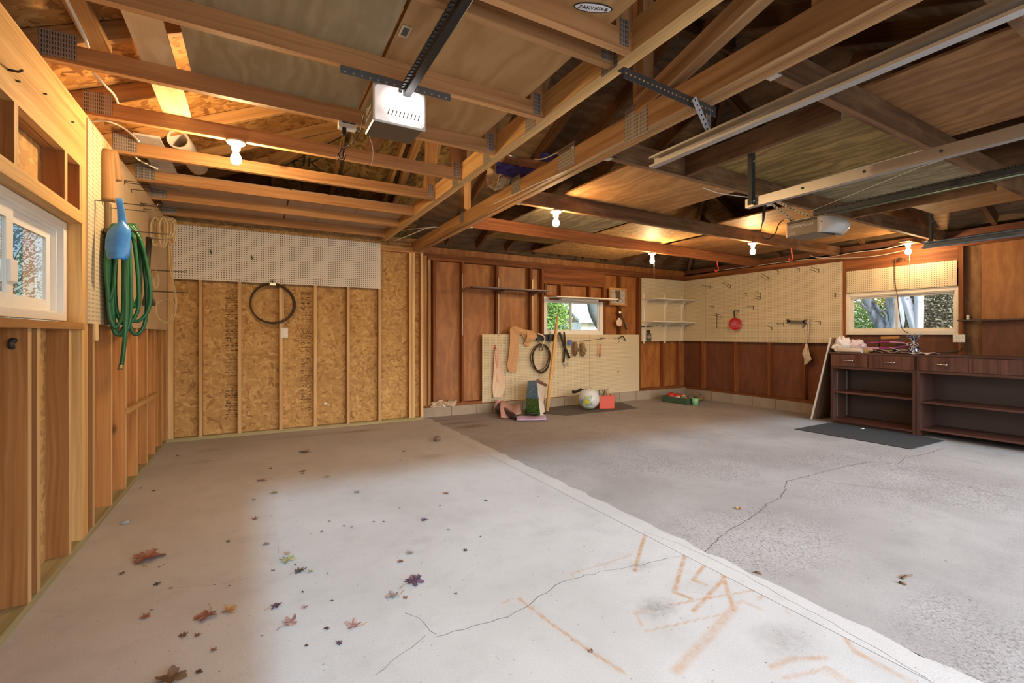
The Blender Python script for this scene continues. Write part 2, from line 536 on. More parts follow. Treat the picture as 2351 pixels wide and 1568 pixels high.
M['peg_white'] = peg('white_pegboard', (0.80, 0.775, 0.72), 0.0254, 0.21, (0.04, 0.03, 0.02))
M['hardboard'] = peg('tan_pegboard', (0.62, 0.47, 0.30), 0.0254, 0.06, (0.42, 0.30, 0.17))
M['gypsum'] = plain('gypsum_panel', (0.42, 0.30, 0.20), 0.8, 0, 0.08, 3)
M['white'] = plain('white_vinyl', (0.80, 0.80, 0.80), 0.4)
M['white_warm'] = plain('aged_white_vinyl', (0.74, 0.70, 0.63), 0.45, 0, 0.05, 6)
M['shelf_white'] = plain('white_laminate', (0.78, 0.75, 0.70), 0.4)
M['galv'] = plain('galvanised_steel', (0.62, 0.62, 0.60), 0.38, 0.85, 0.15, 30)
M['steel'] = plain('track_steel', (0.66, 0.65, 0.62), 0.33, 0.9, 0.06, 12)
M['steel_dark'] = plain('dark_steel', (0.055, 0.06, 0.065), 0.42, 0.6, 0.1, 20)
M['plate'] = None
M['black'] = plain('black_plastic', (0.018, 0.018, 0.018), 0.45)
M['rubber'] = plain('black_rubber', (0.025, 0.025, 0.025), 0.75)
M['wire'] = plain('hook_wire', (0.10, 0.085, 0.07), 0.45, 0.6)
M['cable_white'] = plain('white_cable', (0.72, 0.66, 0.55), 0.5)
M['porcelain'] = plain('porcelain', (0.82, 0.80, 0.75), 0.3)
M['chrome'] = plain('chrome', (0.80, 0.79, 0.77), 0.16, 1.0)

def nail_plate():
    t = NT('nail_plate_steel')
    uv = t.uv()
    fr = t.n('VectorMath', {0: t.map(uv, (1 / 0.0095, 1 / 0.022, 0))}, operation='FRACTION').outputs[0]
    s = t.n('SeparateXYZ', {0: fr})
    a = t.math('LESS_THAN', t.math('ABSOLUTE', t.math('SUBTRACT', s.outputs[0], 0.5)), 0.2)
    b = t.math('LESS_THAN', t.math('ABSOLUTE', t.math('SUBTRACT', s.outputs[1], 0.5)), 0.36)
    c = t.mix(t.math('MULTIPLY', a, b), (0.42, 0.39, 0.34), (0.07, 0.055, 0.04))
    t.set(Base_Color=c, Roughness=0.5, Metallic=0.55)
    return t.m
M['plate'] = nail_plate()

def emit(name, col, s):
    t = NT(name); t.set(Base_Color=(0.9, 0.9, 0.9), Roughness=0.4)
    t.b.inputs['Emission Color'].default_value = (*col, 1); t.b.inputs['Emission Strength'].default_value = s
    return t.m
M['bulb'] = emit('lit_bulb_glass', BULB_COL, BULB)
M['bulb_mid'] = emit('lit_bulb_glass_middling', BULB_COL, BULB * 0.7)
M['bulb_dim'] = emit('lit_bulb_glass_weaker', BULB_COL, BULB * 0.45)
def lens_mat():
    # frosted plastic with the lamp behind its middle
    t = NT('lit_opener_lens'); uv = t.uv()
    d = t.n('VectorMath', {0: uv, 1: (.56, .46, 0)}, operation='DISTANCE').outputs['Value']
    st = t.ramp(d, [(0.0, (1, 1, 1)), (.20, (.42, .42, .42)), (.55, (.10, .10, .10))])
    t.set(Base_Color=(.85, .80, .78), Roughness=.4)
    t.b.inputs['Emission Color'].default_value = (1.0, .87, .80, 1)
    t.t.links.new(t.math('MULTIPLY', st, LENS), t.b.inputs['Emission Strength'])
    return t.m
M['lens'] = lens_mat()

def glass():
    t = NT('window_glass')
    t.t.nodes.remove(t.b)
    tr = t.n('BsdfTransparent', {'Color': (0.95, 0.97, 0.96)}); gl = t.n('BsdfGlossy', {'Roughness': 0.02})
    fr = t.n('Fresnel', {'IOR': 1.45})
    mx = t.n('MixShader', {0: t.math('MULTIPLY', fr.outputs[0], 0.8), 1: tr.outputs[0], 2: gl.outputs[0]})
    t.t.links.new(mx.outputs[0], t.out.inputs[0])
    return t.m
M['glass'] = glass()
def clear_plastic(name, tint, amount):
    t = NT(name)
    t.t.nodes.remove(t.b)
    tr = t.n('BsdfTransparent', {'Color': tint}); gl = t.n('BsdfPrincipled', {'Base Color': tint, 'Roughness': 0.15})
    mx = t.n('MixShader', {0: amount, 1: tr.outputs[0], 2: gl.outputs[0]})
    t.t.links.new(mx.outputs[0], t.out.inputs[0])
    return t.m
M['tubing'] = clear_plastic('clear_yellowed_tubing', (0.84, 0.76, 0.58), 0.30)

# concrete slabs
def concrete(name, base, dark, pit, pits=0.0, rust=False, streak=False):
    t = NT(name)
    p = t.pos()
    big = t.noise(p, 0.9, 4, 0.6, 0.3).outputs[0]
    c = t.ramp(big, [(0.32, dark), (0.62, base)])
    mid = t.noise(p, 5.0, 5, 0.65).outputs[0]
    c = t.mix(t.ramp(mid, [(0.5, (0, 0, 0)), (0.78, (0.4, 0.4, 0.4))]), c, tuple(x * 0.72 for x in dark))
    sp = t.n('TexVoronoi', {'Vector': p, 'Scale': 42.0, 'Randomness': 1.0})
    spk = t.math('MULTIPLY', t.math('LESS_THAN', sp.outputs['Distance'], 0.16), t.math('GREATER_THAN', t.n('SeparateColor', {0: sp.outputs['Color']}).outputs[0], 0.88))
    c = t.mix(t.math('MULTIPLY', spk, 0.5), c, pit)
    s2 = t.n('TexVoronoi', {'Vector': t.n('VectorMath', {0: p, 1: (7.3, 3.1, 0)}, operation='ADD').outputs[0], 'Scale': 15.0, 'Randomness': 1.0})
    sp2 = t.math('MULTIPLY', t.math('LESS_THAN', s2.outputs['Distance'], t.math('MULTIPLY', t.n('SeparateColor', {0: s2.outputs['Color']}).outputs[1], 0.10)), t.math('GREATER_THAN', t.n('SeparateColor', {0: s2.outputs['Color']}).outputs[0], 0.72))
    c = t.mix(t.math('MULTIPLY', sp2, 0.8), c, tuple(x * 0.6 for x in pit))
    fine = t.noise(p, 130.0, 3, 0.7).outputs[0]
    c = t.mix(t.ramp(fine, [(0.35, (0.35, 0.35, 0.35)), (0.6, (0, 0, 0))]), c, tuple(x * 0.8 for x in dark))
    h = fine
    if pits:
        zone = t.ramp(t.noise(t.map(p, (0.6, 0.9, 1), (3.1, 0.4, 0)), 0.9, 3, 0.6).outputs[0], [(0.44, (0, 0, 0)), (0.56, (1, 1, 1))])
        pn = t.noise(t.map(p, (1, 1, 1)), 75.0, 4, 0.6, 0.5).outputs[0]
        pm = t.ramp(pn, [(0.54, (0, 0, 0)), (0.62, (1, 1, 1))])
        k = t.math('MULTIPLY', zone, pm)
        c = t.mix(t.math('MULTIPLY', k, pits), c, pit)
        pl = t.ramp(pn, [(0.40, (1, 1, 1)), (0.46, (0, 0, 0))])
        c = t.mix(t.math('MULTIPLY', t.math('MULTIPLY', zone, pl), 0.28), c, tuple(min(1, x * 1.3) for x in base))
        h = t.math('SUBTRACT', fine, t.math('MULTIPLY', k, 1.5))
    if rust:
        at = t.n('Attribute', attribute_name='marks')
        s = t.n('SeparateColor', {0: at.outputs['Color']})
        br = t.noise(p, 28.0, 4, 0.7).outputs[0]
        rm = t.math('MULTIPLY', s.outputs[0], t.ramp(br, [(0.32, (0.25, 0.25, 0.25)), (0.58, (1, 1, 1))]))
        c = t.mix(rm, c, (0.40, 0.225, 0.10))
        sm = t.math('MULTIPLY', s.outputs[1], t.ramp(br, [(0.35, (0.3, 0.3, 0.3)), (0.6, (1, 1, 1))]))
        c = t.mix(sm, c, (0.13, 0.105, 0.09))
    t.set(Base_Color=c, Roughness=0.72)
    t.b.inputs['Specular IOR Level'].default_value = 0.3
    t.bump(h, 0.25, 0.004)
    return t.m
M['slab_new'] = concrete('new_slab_concrete', (0.525, 0.525, 0.53), (0.43, 0.425, 0.422), (0.16, 0.13, 0.11), 0, True)
M['slab_old'] = concrete('old_slab_concrete', (0.375, 0.36, 0.357), (0.275, 0.26, 0.255), (0.12, 0.105, 0.095), 0.6, True)
M['slab_strip'] = concrete('patched_joint_concrete', (0.54, 0.535, 0.53), (0.46, 0.45, 0.445), (0.2, 0.17, 0.15))
M['curb'] = concrete('block_curb_concrete', (0.42, 0.36, 0.30), (0.27, 0.225, 0.18), (0.1, 0.08, 0.06))
M['crack'] = plain('crack_dirt', (0.09, 0.075, 0.065), 0.9)
# ================================================================== FLOOR
floor = struct('floor')
def lerp_list(a, b, n): return [a + (b - a) * i / n for i in range(n)]
def seg_d(p, a, b):
    ab = b - a; t = max(0, min(1, (p - a).dot(ab) / max(1e-9, ab.length_squared)))
    return (p - a - ab * t).length
def flat(v): return Vector((v.x, v.y))
RUST = [ # image points of the rust strokes, width in metres, strength
    ([(1191, 1374), (1270, 1435), (1357, 1496), (1433, 1545)], .016, .9),
    ([(1483, 1222), (1470, 1262), (1457, 1311)], .022, .9),
    ([(1573, 1275), (1560, 1315), (1548, 1360), (1587, 1374)], .024, .9),
    ([(1626, 1285), (1591, 1332), (1619, 1342)], .024, .8),
    ([(1654, 1301), (1666, 1344), (1686, 1403)], .022, .85),
    ([(1684, 1301), (1640, 1352), (1591, 1403)], .022, .9),
    ([(1540, 1389), (1630, 1372), (1729, 1356)], .014, .8),
    ([(1686, 1395), (1650, 1435), (1600, 1490), (1552, 1541)], .045, .5),
    ([(1481, 1450), (1570, 1430), (1666, 1409)], .010, .7),
    ([(1457, 1403), (1473, 1435)], .018, .5), ([(1457, 1409), (1493, 1399)], .018, .5),
    ([(1311, 1316), (1394, 1293), (1449, 1273)], .014, .45), ([(1311, 1316), (1318, 1328)], .012, .5),
    ([(1741, 1376), (1765, 1357)], .02, .6), ([(1686, 1390), (1705, 1380), (1745, 1398)], .022, .5),
    ([(1769, 1531), (1821, 1512), (1895, 1510)], .026, .6),
    ([(1915, 1427), (1947, 1474), (1978, 1518), (2033, 1541)], .022, .7),
    ([(1800, 1556), (1860, 1545), (1900, 1532)], .02, .5),
    ([(1156, 1384), (1172, 1376)], .02, .4), ([(1800, 1395), (1812, 1410)], .012, .4)]
DIRT = [((990, 1048), .16, .05, .55), ((820, 990), .30, .07, .7), ((1510, 1395), .10, .07, .55), ((480, 1035), .12, .05, .35), ((470, 1060), .14, .05, .4),
        ((1470, 1300), .07, .05, .3), ((1255, 1222), .12, .06, .22), ((1090, 1175), .10, .05, .25), ((970, 1240), .08, .05, .25), ((1800, 1470), .12, .10, .35), ((700, 1000), .5, .08, .35), ((440, 1010), .35, .06, .4)]
rust_w = [([flat(onZ(*p, 0)) for p in pts], wd, st) for pts, wd, st in RUST]
dirt_w = [(flat(onZ(*p, 0)), a, b, s) for p, a, b, s in DIRT]
def slab(name, xs, ys, mat, marks):
    mb = MB()
    nx, ny = len(xs), len(ys)
    for y in ys:
        for x in xs: mb.v.append(Vector((x, y, floor_z(x) if x > XJ - .08 else 0.0)))
    for j in range(ny - 1):
        for i in range(nx - 1):
            q = [j * nx + i, j * nx + i + 1, (j + 1) * nx + i + 1, (j + 1) * nx + i]
            mb.face(q, [(mb.v[k].x, mb.v[k].y) for k in q])
    vs = list(mb.v)
    o = obj(name, mb, mat, floor, (0, 0, 0))
    ca = o.data.color_attributes.new('marks', 'FLOAT_COLOR', 'POINT')
    for i, v in enumerate(vs):
        p = Vector((v.x, v.y)); r = 0.0; d = 0.0
        if marks:
            for pts, wd, st in rust_w:
                for a, b in zip(pts, pts[1:]):
                    dd = seg_d(p, a, b)
                    wd2 = wd * .62
                    if dd < wd2: r = max(r, st * min(1, 1.7 * (1 - dd / wd2)))
        for c, a, b, s in dirt_w:
            e = math.hypot((p.x - c.x) / a, (p.y - c.y) / b)
            if e < 1.3: d = max(d, s * min(1, 1.3 - e))
        ca.data[i].color = (r, d, 0, 1)
    return o
slab('new_slab', lerp_list(-1.1, 0.3, 24) + lerp_list(0.3, 2.04, 174) + [2.04], lerp_list(-3.0, 0.9, 12) + lerp_list(0.9, 2.7, 180) + lerp_list(2.7, 6.6, 60) + [6.6], M['slab_new'], True)
dirt_w = [(flat(onZ(*p, 0)), a, b, s) for p, a, b, s in [((1085, 978), .22, .10, .95), ((1060, 970), .45, .06, .8), ((1010, 965), .3, .05, .6), ((1330, 945), .5, .06, .3), ((2280, 1290), .5, .12, .25), ((1900, 1250), .18, .1, .15)]]
slab('old_slab', lerp_list(2.17, 3.6, 40) + lerp_list(3.6, 7.9, 30) + [7.9], lerp_list(-3.0, 5.4, 50) + lerp_list(5.4, 6.7, 40) + [6.7], M['slab_old'], False)
strip = MB()
ny = 90
for k in range(ny):
    y0, y1 = -1 + 7.6 * k / ny, -1 + 7.6 * (k + 1) / ny
    j0, j1 = .010 * math.sin(k * 1.7) + .006 * math.sin(k * 4.1), .010 * math.sin((k + 1) * 1.7) + .006 * math.sin((k + 1) * 4.1)
    strip.poly([(2.035, y0, .0015), (2.175 + j0, y0, .0015), (2.175 + j1, y1, .0015), (2.035, y1, .0015)], [(0, y0), (.13, y0), (.13, y1), (0, y1)])
obj('joint_strip', strip, M['slab_strip'], floor, (0, 0, 0))
CRACKS = [
    ([(1000, 1462), (1085, 1438), (1165, 1415), (1213, 1388), (1276, 1344), (1315, 1330), (1394, 1309), (1473, 1297), (1544, 1279), (1575, 1273)], .0035),
    ([(1607, 1273), (1646, 1245), (1650, 1236), (1670, 1222), (1690, 1210), (1729, 1183), (1760, 1158), (1796, 1139), (1800, 1128)], .006),
    ([(1800, 1128), (1809, 1104), (1876, 1088), (1935, 1072), (1998, 1060), (2061, 1066), (2081, 1050), (2132, 1041), (2168, 1029)], .008),
    ([(1835, 1095), (1900, 1106), (1990, 1118), (2075, 1126)], .005),
    ([(1680, 998), (1740, 1012), (1830, 1025), (1970, 1053)], .004), ([(2065, 1072), (2150, 1095), (2230, 1120), (2351, 1148)], .004),
    ([(1000, 1458), (960, 1420), (930, 1408)], .0025), ([(975, 1460), (920, 1505), (860, 1552)], .0025),
    ([(370, 1352), (480, 1345), (570, 1328)], .002), ([(640, 1270), (637, 1245)], .002),
    ([(1475, 1222), (1550, 1245), (1700, 1315), (1830, 1388), (1980, 1470), (2130, 1560)], .0025)]
for pts, wd in CRACKS:
    P = [onF(*p) for p in pts]; Q = []
    for a, b in zip(P, P[1:]):
        n = max(2, int((b - a).length / .035))
        for i in range(n):
            q = a + (b - a) * (i / n); s = (b - a).normalized()
            Q.append(q + Vector((-s.y, s.x, 0)) * random.uniform(-.010, .010) * min(1, wd / .004))
    Q.append(P[-1])
    mb = MB()
    for i in range(len(Q) - 1):
        a, b = Q[i], Q[i + 1]; s = (b - a).normalized(); nrm = Vector((-s.y, s.x, 0))
        w0 = wd * random.uniform(.35, .8); w1 = wd * random.uniform(.35, .8)
        u = Vector((0, 0, .0022 if wd < .003 else .0012))
        mb.poly([a - nrm * w0 / 2 + u, b - nrm * w1 / 2 + u, b + nrm * w1 / 2 + u, a + nrm * w0 / 2 + u])
    obj('crack', mb, M['crack'], floor, (0, 0, 0))

# ================================================================== LEFT WALL
SD = 0.089   # stud depth
SW = 0.038   # stud thickness
wl = struct('wall_left')
W1 = (2.33, 3.455, 1.262, 1.82)      # rough opening: y0, y1, z0, z1
XS = LW - SD
mb = MB()
for y0, y1, z0, z1 in ((FW, W1[0], 0, 2.62), (W1[1], 6.45, 0, 2.62), (W1[0], W1[1], 0, W1[2]), (W1[0], W1[1], W1[3], 2.62)):
    mb.box(XS - .012, XS, y0, y1, z0, z1, 2)
obj('sheathing', mb, M['osb'], wl)
obj('sole_plate', MB().box(XS, LW, FW, 6.33, 0, .038), M['treated'], wl)
obj('top_plate', MB().box(XS, LW, FW, 6.42, 2.432, 2.47), M['pine_pale'], wl)
obj('top_plate', MB().box(XS, LW, FW, 6.42, 2.394, 2.432), M['pine_pale'], wl)
for y in (2.30, 2.749, 2.847, 3.249, 3.675 - .02, 4.058, 4.455, 4.835, 5.243, 5.61, 5.996, 6.28):
    top = 2.394 if y > 3.4 else W1[2] - .038
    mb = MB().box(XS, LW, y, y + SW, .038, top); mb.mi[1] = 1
    obj('stud', mb, [M['stud_shaded_face'], M['pine_lit_edge']], wl)  # same timber throughout: sides coloured as shaded, front edge as lit
for y in (3.460, 3.512):
    obj('jamb_stud', MB().box(XS, LW, y, y + SW + .0125, .038, 2.394 if y > 3.5 else 2.141), M['pine_pale'], wl)
obj('window_sill', MB().box(XS, LW + .012, 2.2, 3.458, W1[2] - .038, W1[2]), M['pine'], wl, bevel=.003)
obj('header', MB().box(LW - .038, LW + .0, 1.2, 3.511, 2.142, 2.393), M['pine_pale'], wl)
obj('header', MB().box(LW - .085, LW - .043, 1.2, 3.511, 2.142, 2.393), M['pine'], wl)
obj('window_head', MB().box(XS, LW + .004, 1.6, 3.458, W1[3], W1[3] + .066), M['pine_pale'], wl)
for y in (2.62, 3.19, 3.418):
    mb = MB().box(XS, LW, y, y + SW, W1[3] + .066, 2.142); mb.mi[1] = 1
    obj('cripple_stud', mb, [M['stud_shaded_face'], M['pine_lit_edge']], wl)
p0, p1 = onX(288, 943, LW), onX(357, 905, LW)
obj('nailed_strip', MB().beam(p0 + Vector((.012, 0, 0)), p1 + Vector((.012, 0, 0)), .02, .038), M['pine_pale'], wl)

# ================================================================== BACK WALL OF THE ADDITION
wbk = struct('wall_back')
mb = MB().box(-.95, XJ - .02, DB + SD, DB + SD + .012, 0, 2.56, 2)
obj('sheathing', mb, M['osb'], wbk)
obj('sole_plate', MB().box(LW, XJ - .02, DB, DB + SD, 0, .038), M['treated'], wbk)
obj('top_plate', MB().box(LW, XJ - .02, DB, DB + SD, 2.382, 2.42), M['pine'], wbk)
obj('top_plate', MB().box(LW, XJ - .02, DB, DB + SD, 2.342, 2.38), M['pine'], wbk)
for x in (-.851, -.565, -.182, .256, .647, 1.046, 1.452, 1.875, 1.918, 2.040):
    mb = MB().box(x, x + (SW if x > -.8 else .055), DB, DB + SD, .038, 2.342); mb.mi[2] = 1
    obj('stud', mb, [M['stud_shaded_face'], M['pine_lit_edge']], wbk)
# ink stamps printed down the joints of the boards: illegible columns of marks
stamp_mat = plain('stamp_ink', (0.15, 0.078, 0.03), 0.8)
for xa, xb in ((517, 549), (690, 715)):
    a, b = onY(xa, 800, DB + SD).x, onY(xb, 800, DB + SD).x
    rs = random.Random(int(xa))
    mb = MB(); z = .16
    while z < 1.75:
        h = rs.choice((.006, .010, .016, .026)); k = rs.choice((2, 3, 5, 7))
        if rs.random() < .85:
            for i in range(k):
                x0 = a + (b - a) * (i + .12) / k; x1 = a + (b - a) * (i + .8) / k
                if rs.random() < .8: mb.box(x0, x1, DB + SD - .0006, DB + SD - .0002, z, z + h * rs.uniform(.25, .9))
        z += h + rs.choice((.004, .006, .01))
    o = obj('printed_stamp', mb, stamp_mat, wbk)
text_obj('printed_letters', 'TP', stamp_mat, wbk, onY(526, 782, DB + SD - .001), (1, 0, 0), (0, 0, 1), .07)

# ================================================================== OLD BACK WALL
wo_ = struct('wall_back_old')
CURB = .135
W2 = (4.245, 5.495, 1.20, 1.835)
mb = MB()
for x0, x1, z0, z1 in ((XJ - .02, W2[0], CURB, 2.5), (W2[1], 7.75, CURB, 2.5), (W2[0], W2[1], CURB, W2[2]), (W2[0], W2[1], W2[3], 2.5)):
    mb.box(x0, x1, DO + SD, DO + SD + .012, z0, z1, 2)
obj('sheathing', mb, M['red_ply'], wo_)
obj('sill_plate', MB().box(2.11, 7.6, DO, DO + SD, CURB, CURB + .04), M['red_wood'], wo_)
obj('top_plate', MB().box(2.09, 7.7, DO - .005, DO + SD, 2.335, 2.39), M['red_wood'], wo_)
obj('top_plate', MB().box(2.20, 7.62, DO, DO + SD, 2.295, 2.333), M['red_wood'], wo_)
for x in (2.115, 2.20, 2.285): # paired studs at the joint of old and new
    obj('stud', MB().box(x, x + .045, DO - (.0 if x > 2.15 else .08), DO + SD, CURB + .04, 2.335 if x < 2.2 else 2.295), M['fir' if x < 2.25 else 'red_wood'], wo_)
for x in (2.735, 3.325, 3.955, 4.178, 5.505, 5.88, 6.365, 7.0, 7.45):
    z1 = 2.295
    obj('stud', MB().box(x, x + .042, DO, DO + SD, CURB + .04, z1), M['red_wood'], wo_)
obj('header', MB().box(4.22, 5.505, DO + .002, DO + .06, 2.055, 2.294), M['red_wood'], wo_)
for x in (4.235, 4.56, 5.17):
    obj('cripple_stud', MB().box(x, x + .04, DO, DO + SD, W2[3] + .03, 2.055), M['red_wood'], wo_)
obj('window_head', MB().box(4.22, 5.505, DO + .01, DO + SD, W2[3], W2[3] + .03), M['red_wood'], wo_)
mb = MB().box(2.085, 7.70, DO - .045, DO + .12, -.12, CURB)
obj('block_curb', mb, M['curb'], wo_, bevel=.008)
jm = plain('mortar_joint', (0.10, 0.08, 0.06), 0.9)
for x in (2.55, 2.96, 3.37, 3.78, 4.19, 4.60, 5.01, 5.42, 5.83, 6.24, 6.65, 7.06, 7.47):
    obj('mortar_joint', MB().box(x, x + .007, DO - .0462, DO - .044, -.06, CURB - .008), jm, wo_)

# ================================================================== RIGHT WALL
wr = struct('wall_right')
W3 = (2.325, 3.56, 1.225, 1.778)
XR = RW + SD
mb = MB()
for y0, y1, z0, z1 in ((FW, W3[0], CURB, 2.5), (W3[1], 6.65, CURB, 2.5), (W3[0], W3[1], CURB, W3[2]), (W3[0], W3[1], W3[3], 2.5)):
    mb.box(XR, XR + .012, y0, y1, z0, z1, 2)
obj('sheathing', mb, M['maroon_ply'], wr)
obj('sill_plate', MB().box(RW, XR, FW, 6.5, CURB - .01, CURB + .03), M['red_wood'], wr)
obj('top_plate', MB().box(RW - .005, XR, FW, 6.5, 2.325, 2.375), M['red_wood'], wr)
obj('top_plate', MB().box(RW, XR, FW, 6.5, 2.285, 2.323), M['red_wood'], wr)
for y in (6.045, 5.345, 4.715, 4.15, 3.57, 2.278, 1.2, .6):
    obj('stud', MB().box(RW, XR, y, y + .045, CURB + .03, 2.285), M['red_wood'], wr)
obj('header', MB().box(RW + .002, RW + .05, 2.325, 3.57, 2.03, 2.284), M['red_wood'], wr)
obj('wall_panel', MB().box(RW + .03, RW + .042, FW, 2.12, 1.385, 2.285, 2), M['amber_ply'], wr)
obj('wall_panel', MB().box(RW + .03, RW + .042, FW, 2.12, CURB + .03, 1.375, 2), M['maroon_ply'], wr)
obj('filler_board', MB().box(RW + .045, RW + .06, 2.12, 2.276, CURB + .03, 2.285, 2), M['old_joist'], wr)
obj('block_curb', MB().box(RW - .045, RW + .12, FW, 6.455, -.14, CURB - .012), M['curb'], wr, bevel=.008)
for y in (.9, 1.31, 1.72, 2.13, 2.54, 2.95, 3.36, 3.77, 4.18, 4.59, 5.0, 5.41, 5.82, 6.23):
    obj('mortar_joint', MB().box(RW - .0462, RW - .044, y, y + .007, -.08, CURB - .02), jm, wr)

# ================================================================== FRONT WALL (unseen behind the camera, doorway shaped to cut the sun patch)
wf = struct('unseen_wall_front')
mb = MB()
mb.box(XS, .03, FW - .1, FW, 0, 2.6)  # solid length set to give the sun patch its left edge
mb.box(7.0, XR, FW - .1, FW, -.1, 2.5)
mb.box(.03, 7.0, FW - .1, FW, 2.12, 2.6)  # one wide opening without a post, so no shadow strip crosses the floor
obj('sheathing', mb, M['osb'], wf)

# ================================================================== ROOF
ceil = struct('ceiling')
PT = .45
ZE = 2.615                        # underside of the roof deck above the inner wall faces
YB, YF, XL, XRr = 6.45, FW - .05, LW, RW + .05
YM = (YB + YF) / 2; RZ = ZE + PT * (YB - YM); RX0 = XL + (YB - YM); RX1 = XRr - (YB - YM)
def zl(x): return ZE + PT * (x - XL)
def zb(y): return ZE + PT * (YB - y)
def zr(x): return ZE + PT * (XRr - x)
def zf(y): return ZE + PT * (y - YF)
def deck(name, pts, mat, udir):
    mb = MB(); P = [Vector(p) for p in pts]
    n = (P[1] - P[0]).cross(P[2] - P[0]).normalized()
    if n.z < 0: P = P[::-1]; n = -n
    u = Vector(udir); u = (u - n * u.dot(n)).normalized(); v = n.cross(u)
    mb.prism(P, n * .015)
    # uv across the whole plane
    mb.uv = [[((mb.v[k]).dot(u), (mb.v[k]).dot(v)) for k in f] for f in mb.f]
    return obj(name, mb, mat, ceil)
o_ = .35
deck('roof_deck', [(XL - o_, YB + o_, zl(XL - o_)), (XL - o_, YF - o_, zl(XL - o_)), (RX0, YM, RZ)], M['osb_roof'], (0, 1, 0))
xm = 1.95
deck('roof_deck', [(XL - o_, YB + o_, zb(YB + o_)), (xm, YB + o_, zb(YB + o_)), (xm, YB - (xm - XL), zl(xm))], M['osb_dark'], (1, 0, 0))
deck('roof_deck', [(xm, YB + o_, zb(YB + o_)), (XRr + o_, YB + o_, zb(YB + o_)), (RX1, YM, RZ), (RX0, YM, RZ), (xm, YB - (xm - XL), zl(xm))], M['old_deck'], (1, 0, 0))
deck('roof_deck', [(XRr + o_, YB + o_, zr(XRr + o_)), (XRr + o_, YF - o_, zr(XRr + o_)), (RX1, YM, RZ)], M['old_deck'], (0, 1, 0))
deck('roof_deck', [(XL - o_, YF - o_, zf(YF - o_)), (XRr + o_, YF - o_, zf(YF - o_)), (RX1, YM, RZ), (RX0, YM, RZ)], M['old_deck'], (1, 0, 0))
# soffit boards close the eaves outside the walls
sof = MB()
sof.box(XL - o_, XS, YF - o_, YB + o_, 2.40, 2.42); sof.box(XR, XRr + o_, YF - o_, YB + o_, 2.40, 2.42)
sof.box(XL - o_, XRr + o_, DO + SD + .012, YB + o_, 2.40, 2.42); sof.box(XL - o_, XRr + o_, YF - o_, FW - .1, 2.40, 2.42)
obj('soffit', sof, M['white'], ceil)
fas = MB()
fas.box(XL - o_ - .02, XL - o_, YF - o_, YB + o_, 2.38, 2.50); fas.box(XRr + o_, XRr + o_ + .02, YF - o_, YB + o_, 2.38, 2.50)
fas.box(XL - o_, XRr + o_, YB + o_, YB + o_ + .02, 2.38, 2.50); fas.box(XL - o_, XRr + o_, YF - o_ - .02, YF - o_, 2.38, 2.50)
obj('fascia', fas, M['white'], ceil)
# rafters carrying the old deck
def rafter(p, q, mat, wd=.042, dp=.135):
    p, q = Vector(p), Vector(q); d = (q - p).normalized(); s = d.cross(Vector((0, 0, 1))).normalized(); up = s.cross(d)
    off = -up * (dp / 2 + .001)
    obj('rafter', MB().beam(p + off, q + off, wd, dp), mat, ceil)
for x in (2.45, 2.95, 3.45, 3.95, 4.45, 4.95, 5.45, 5.95, 6.45, 6.95):
    ytop = YM if RX0 < x < RX1 else (YB - (x - XL) if x < RX0 else YB - (XRr - x))
    rafter((x, YB, ZE), (x, max(ytop, YM) + .03, zb(max(ytop, YM) + .03)), M['old_rafter'])
for y in (5.75, 5.15, 4.55, 3.95, 3.35, 2.6, 2.0, 1.4, .8, .2):
    xt = XRr - (YB - y) if y > YM else XRr - (y - YF)
    rafter((XRr, y, ZE), (xt - .03, y, zr(xt - .03)), M['old_rafter'])
for x in (1.9, 2.5, 3.1, 3.7, 4.3, 4.9, 5.5, 6.1, 6.7):
    yt = YM if RX0 < x < RX1 else (YF + (x - XL) if x < RX0 else YF + (XRr - x))
    rafter((x, YF, ZE), (x, min(yt, YM) - .03, zf(min(yt, YM) - .03)), M['old_rafter'])
rafter((XRr, YB, ZE), (RX1, YM, RZ), M['old_rafter'], .05, .16)
rafter((XL, YB, ZE), (RX0, YM, RZ), M['new_rafter'], .04, .14)
rafter((RX0, YM, RZ), (RX1, YM, RZ), M['old_rafter'], .04, .18)
for x in (-.45, .17, .78, 1.39):
    rafter((x, YB, ZE), (x, YB - (x - XL) + .03, zb(YB - (x - XL) + .03)), M['new_rafter'], .038, .09)
M['ink'] = plain('black_marker', (0.03, 0.025, 0.02), 0.8)
rr_ = ray(702, 372); tt_ = (ZE - EYE + PT * YB) / (rr_.z + PT * rr_.y)
text_obj('handwritten_letters', 'HK', M['ink'], ceil, Vector((0, 0, EYE)) + rr_ * tt_ + Vector((0, -.001, -.004)), (1, 0, 0), (0, -1, PT), .20)

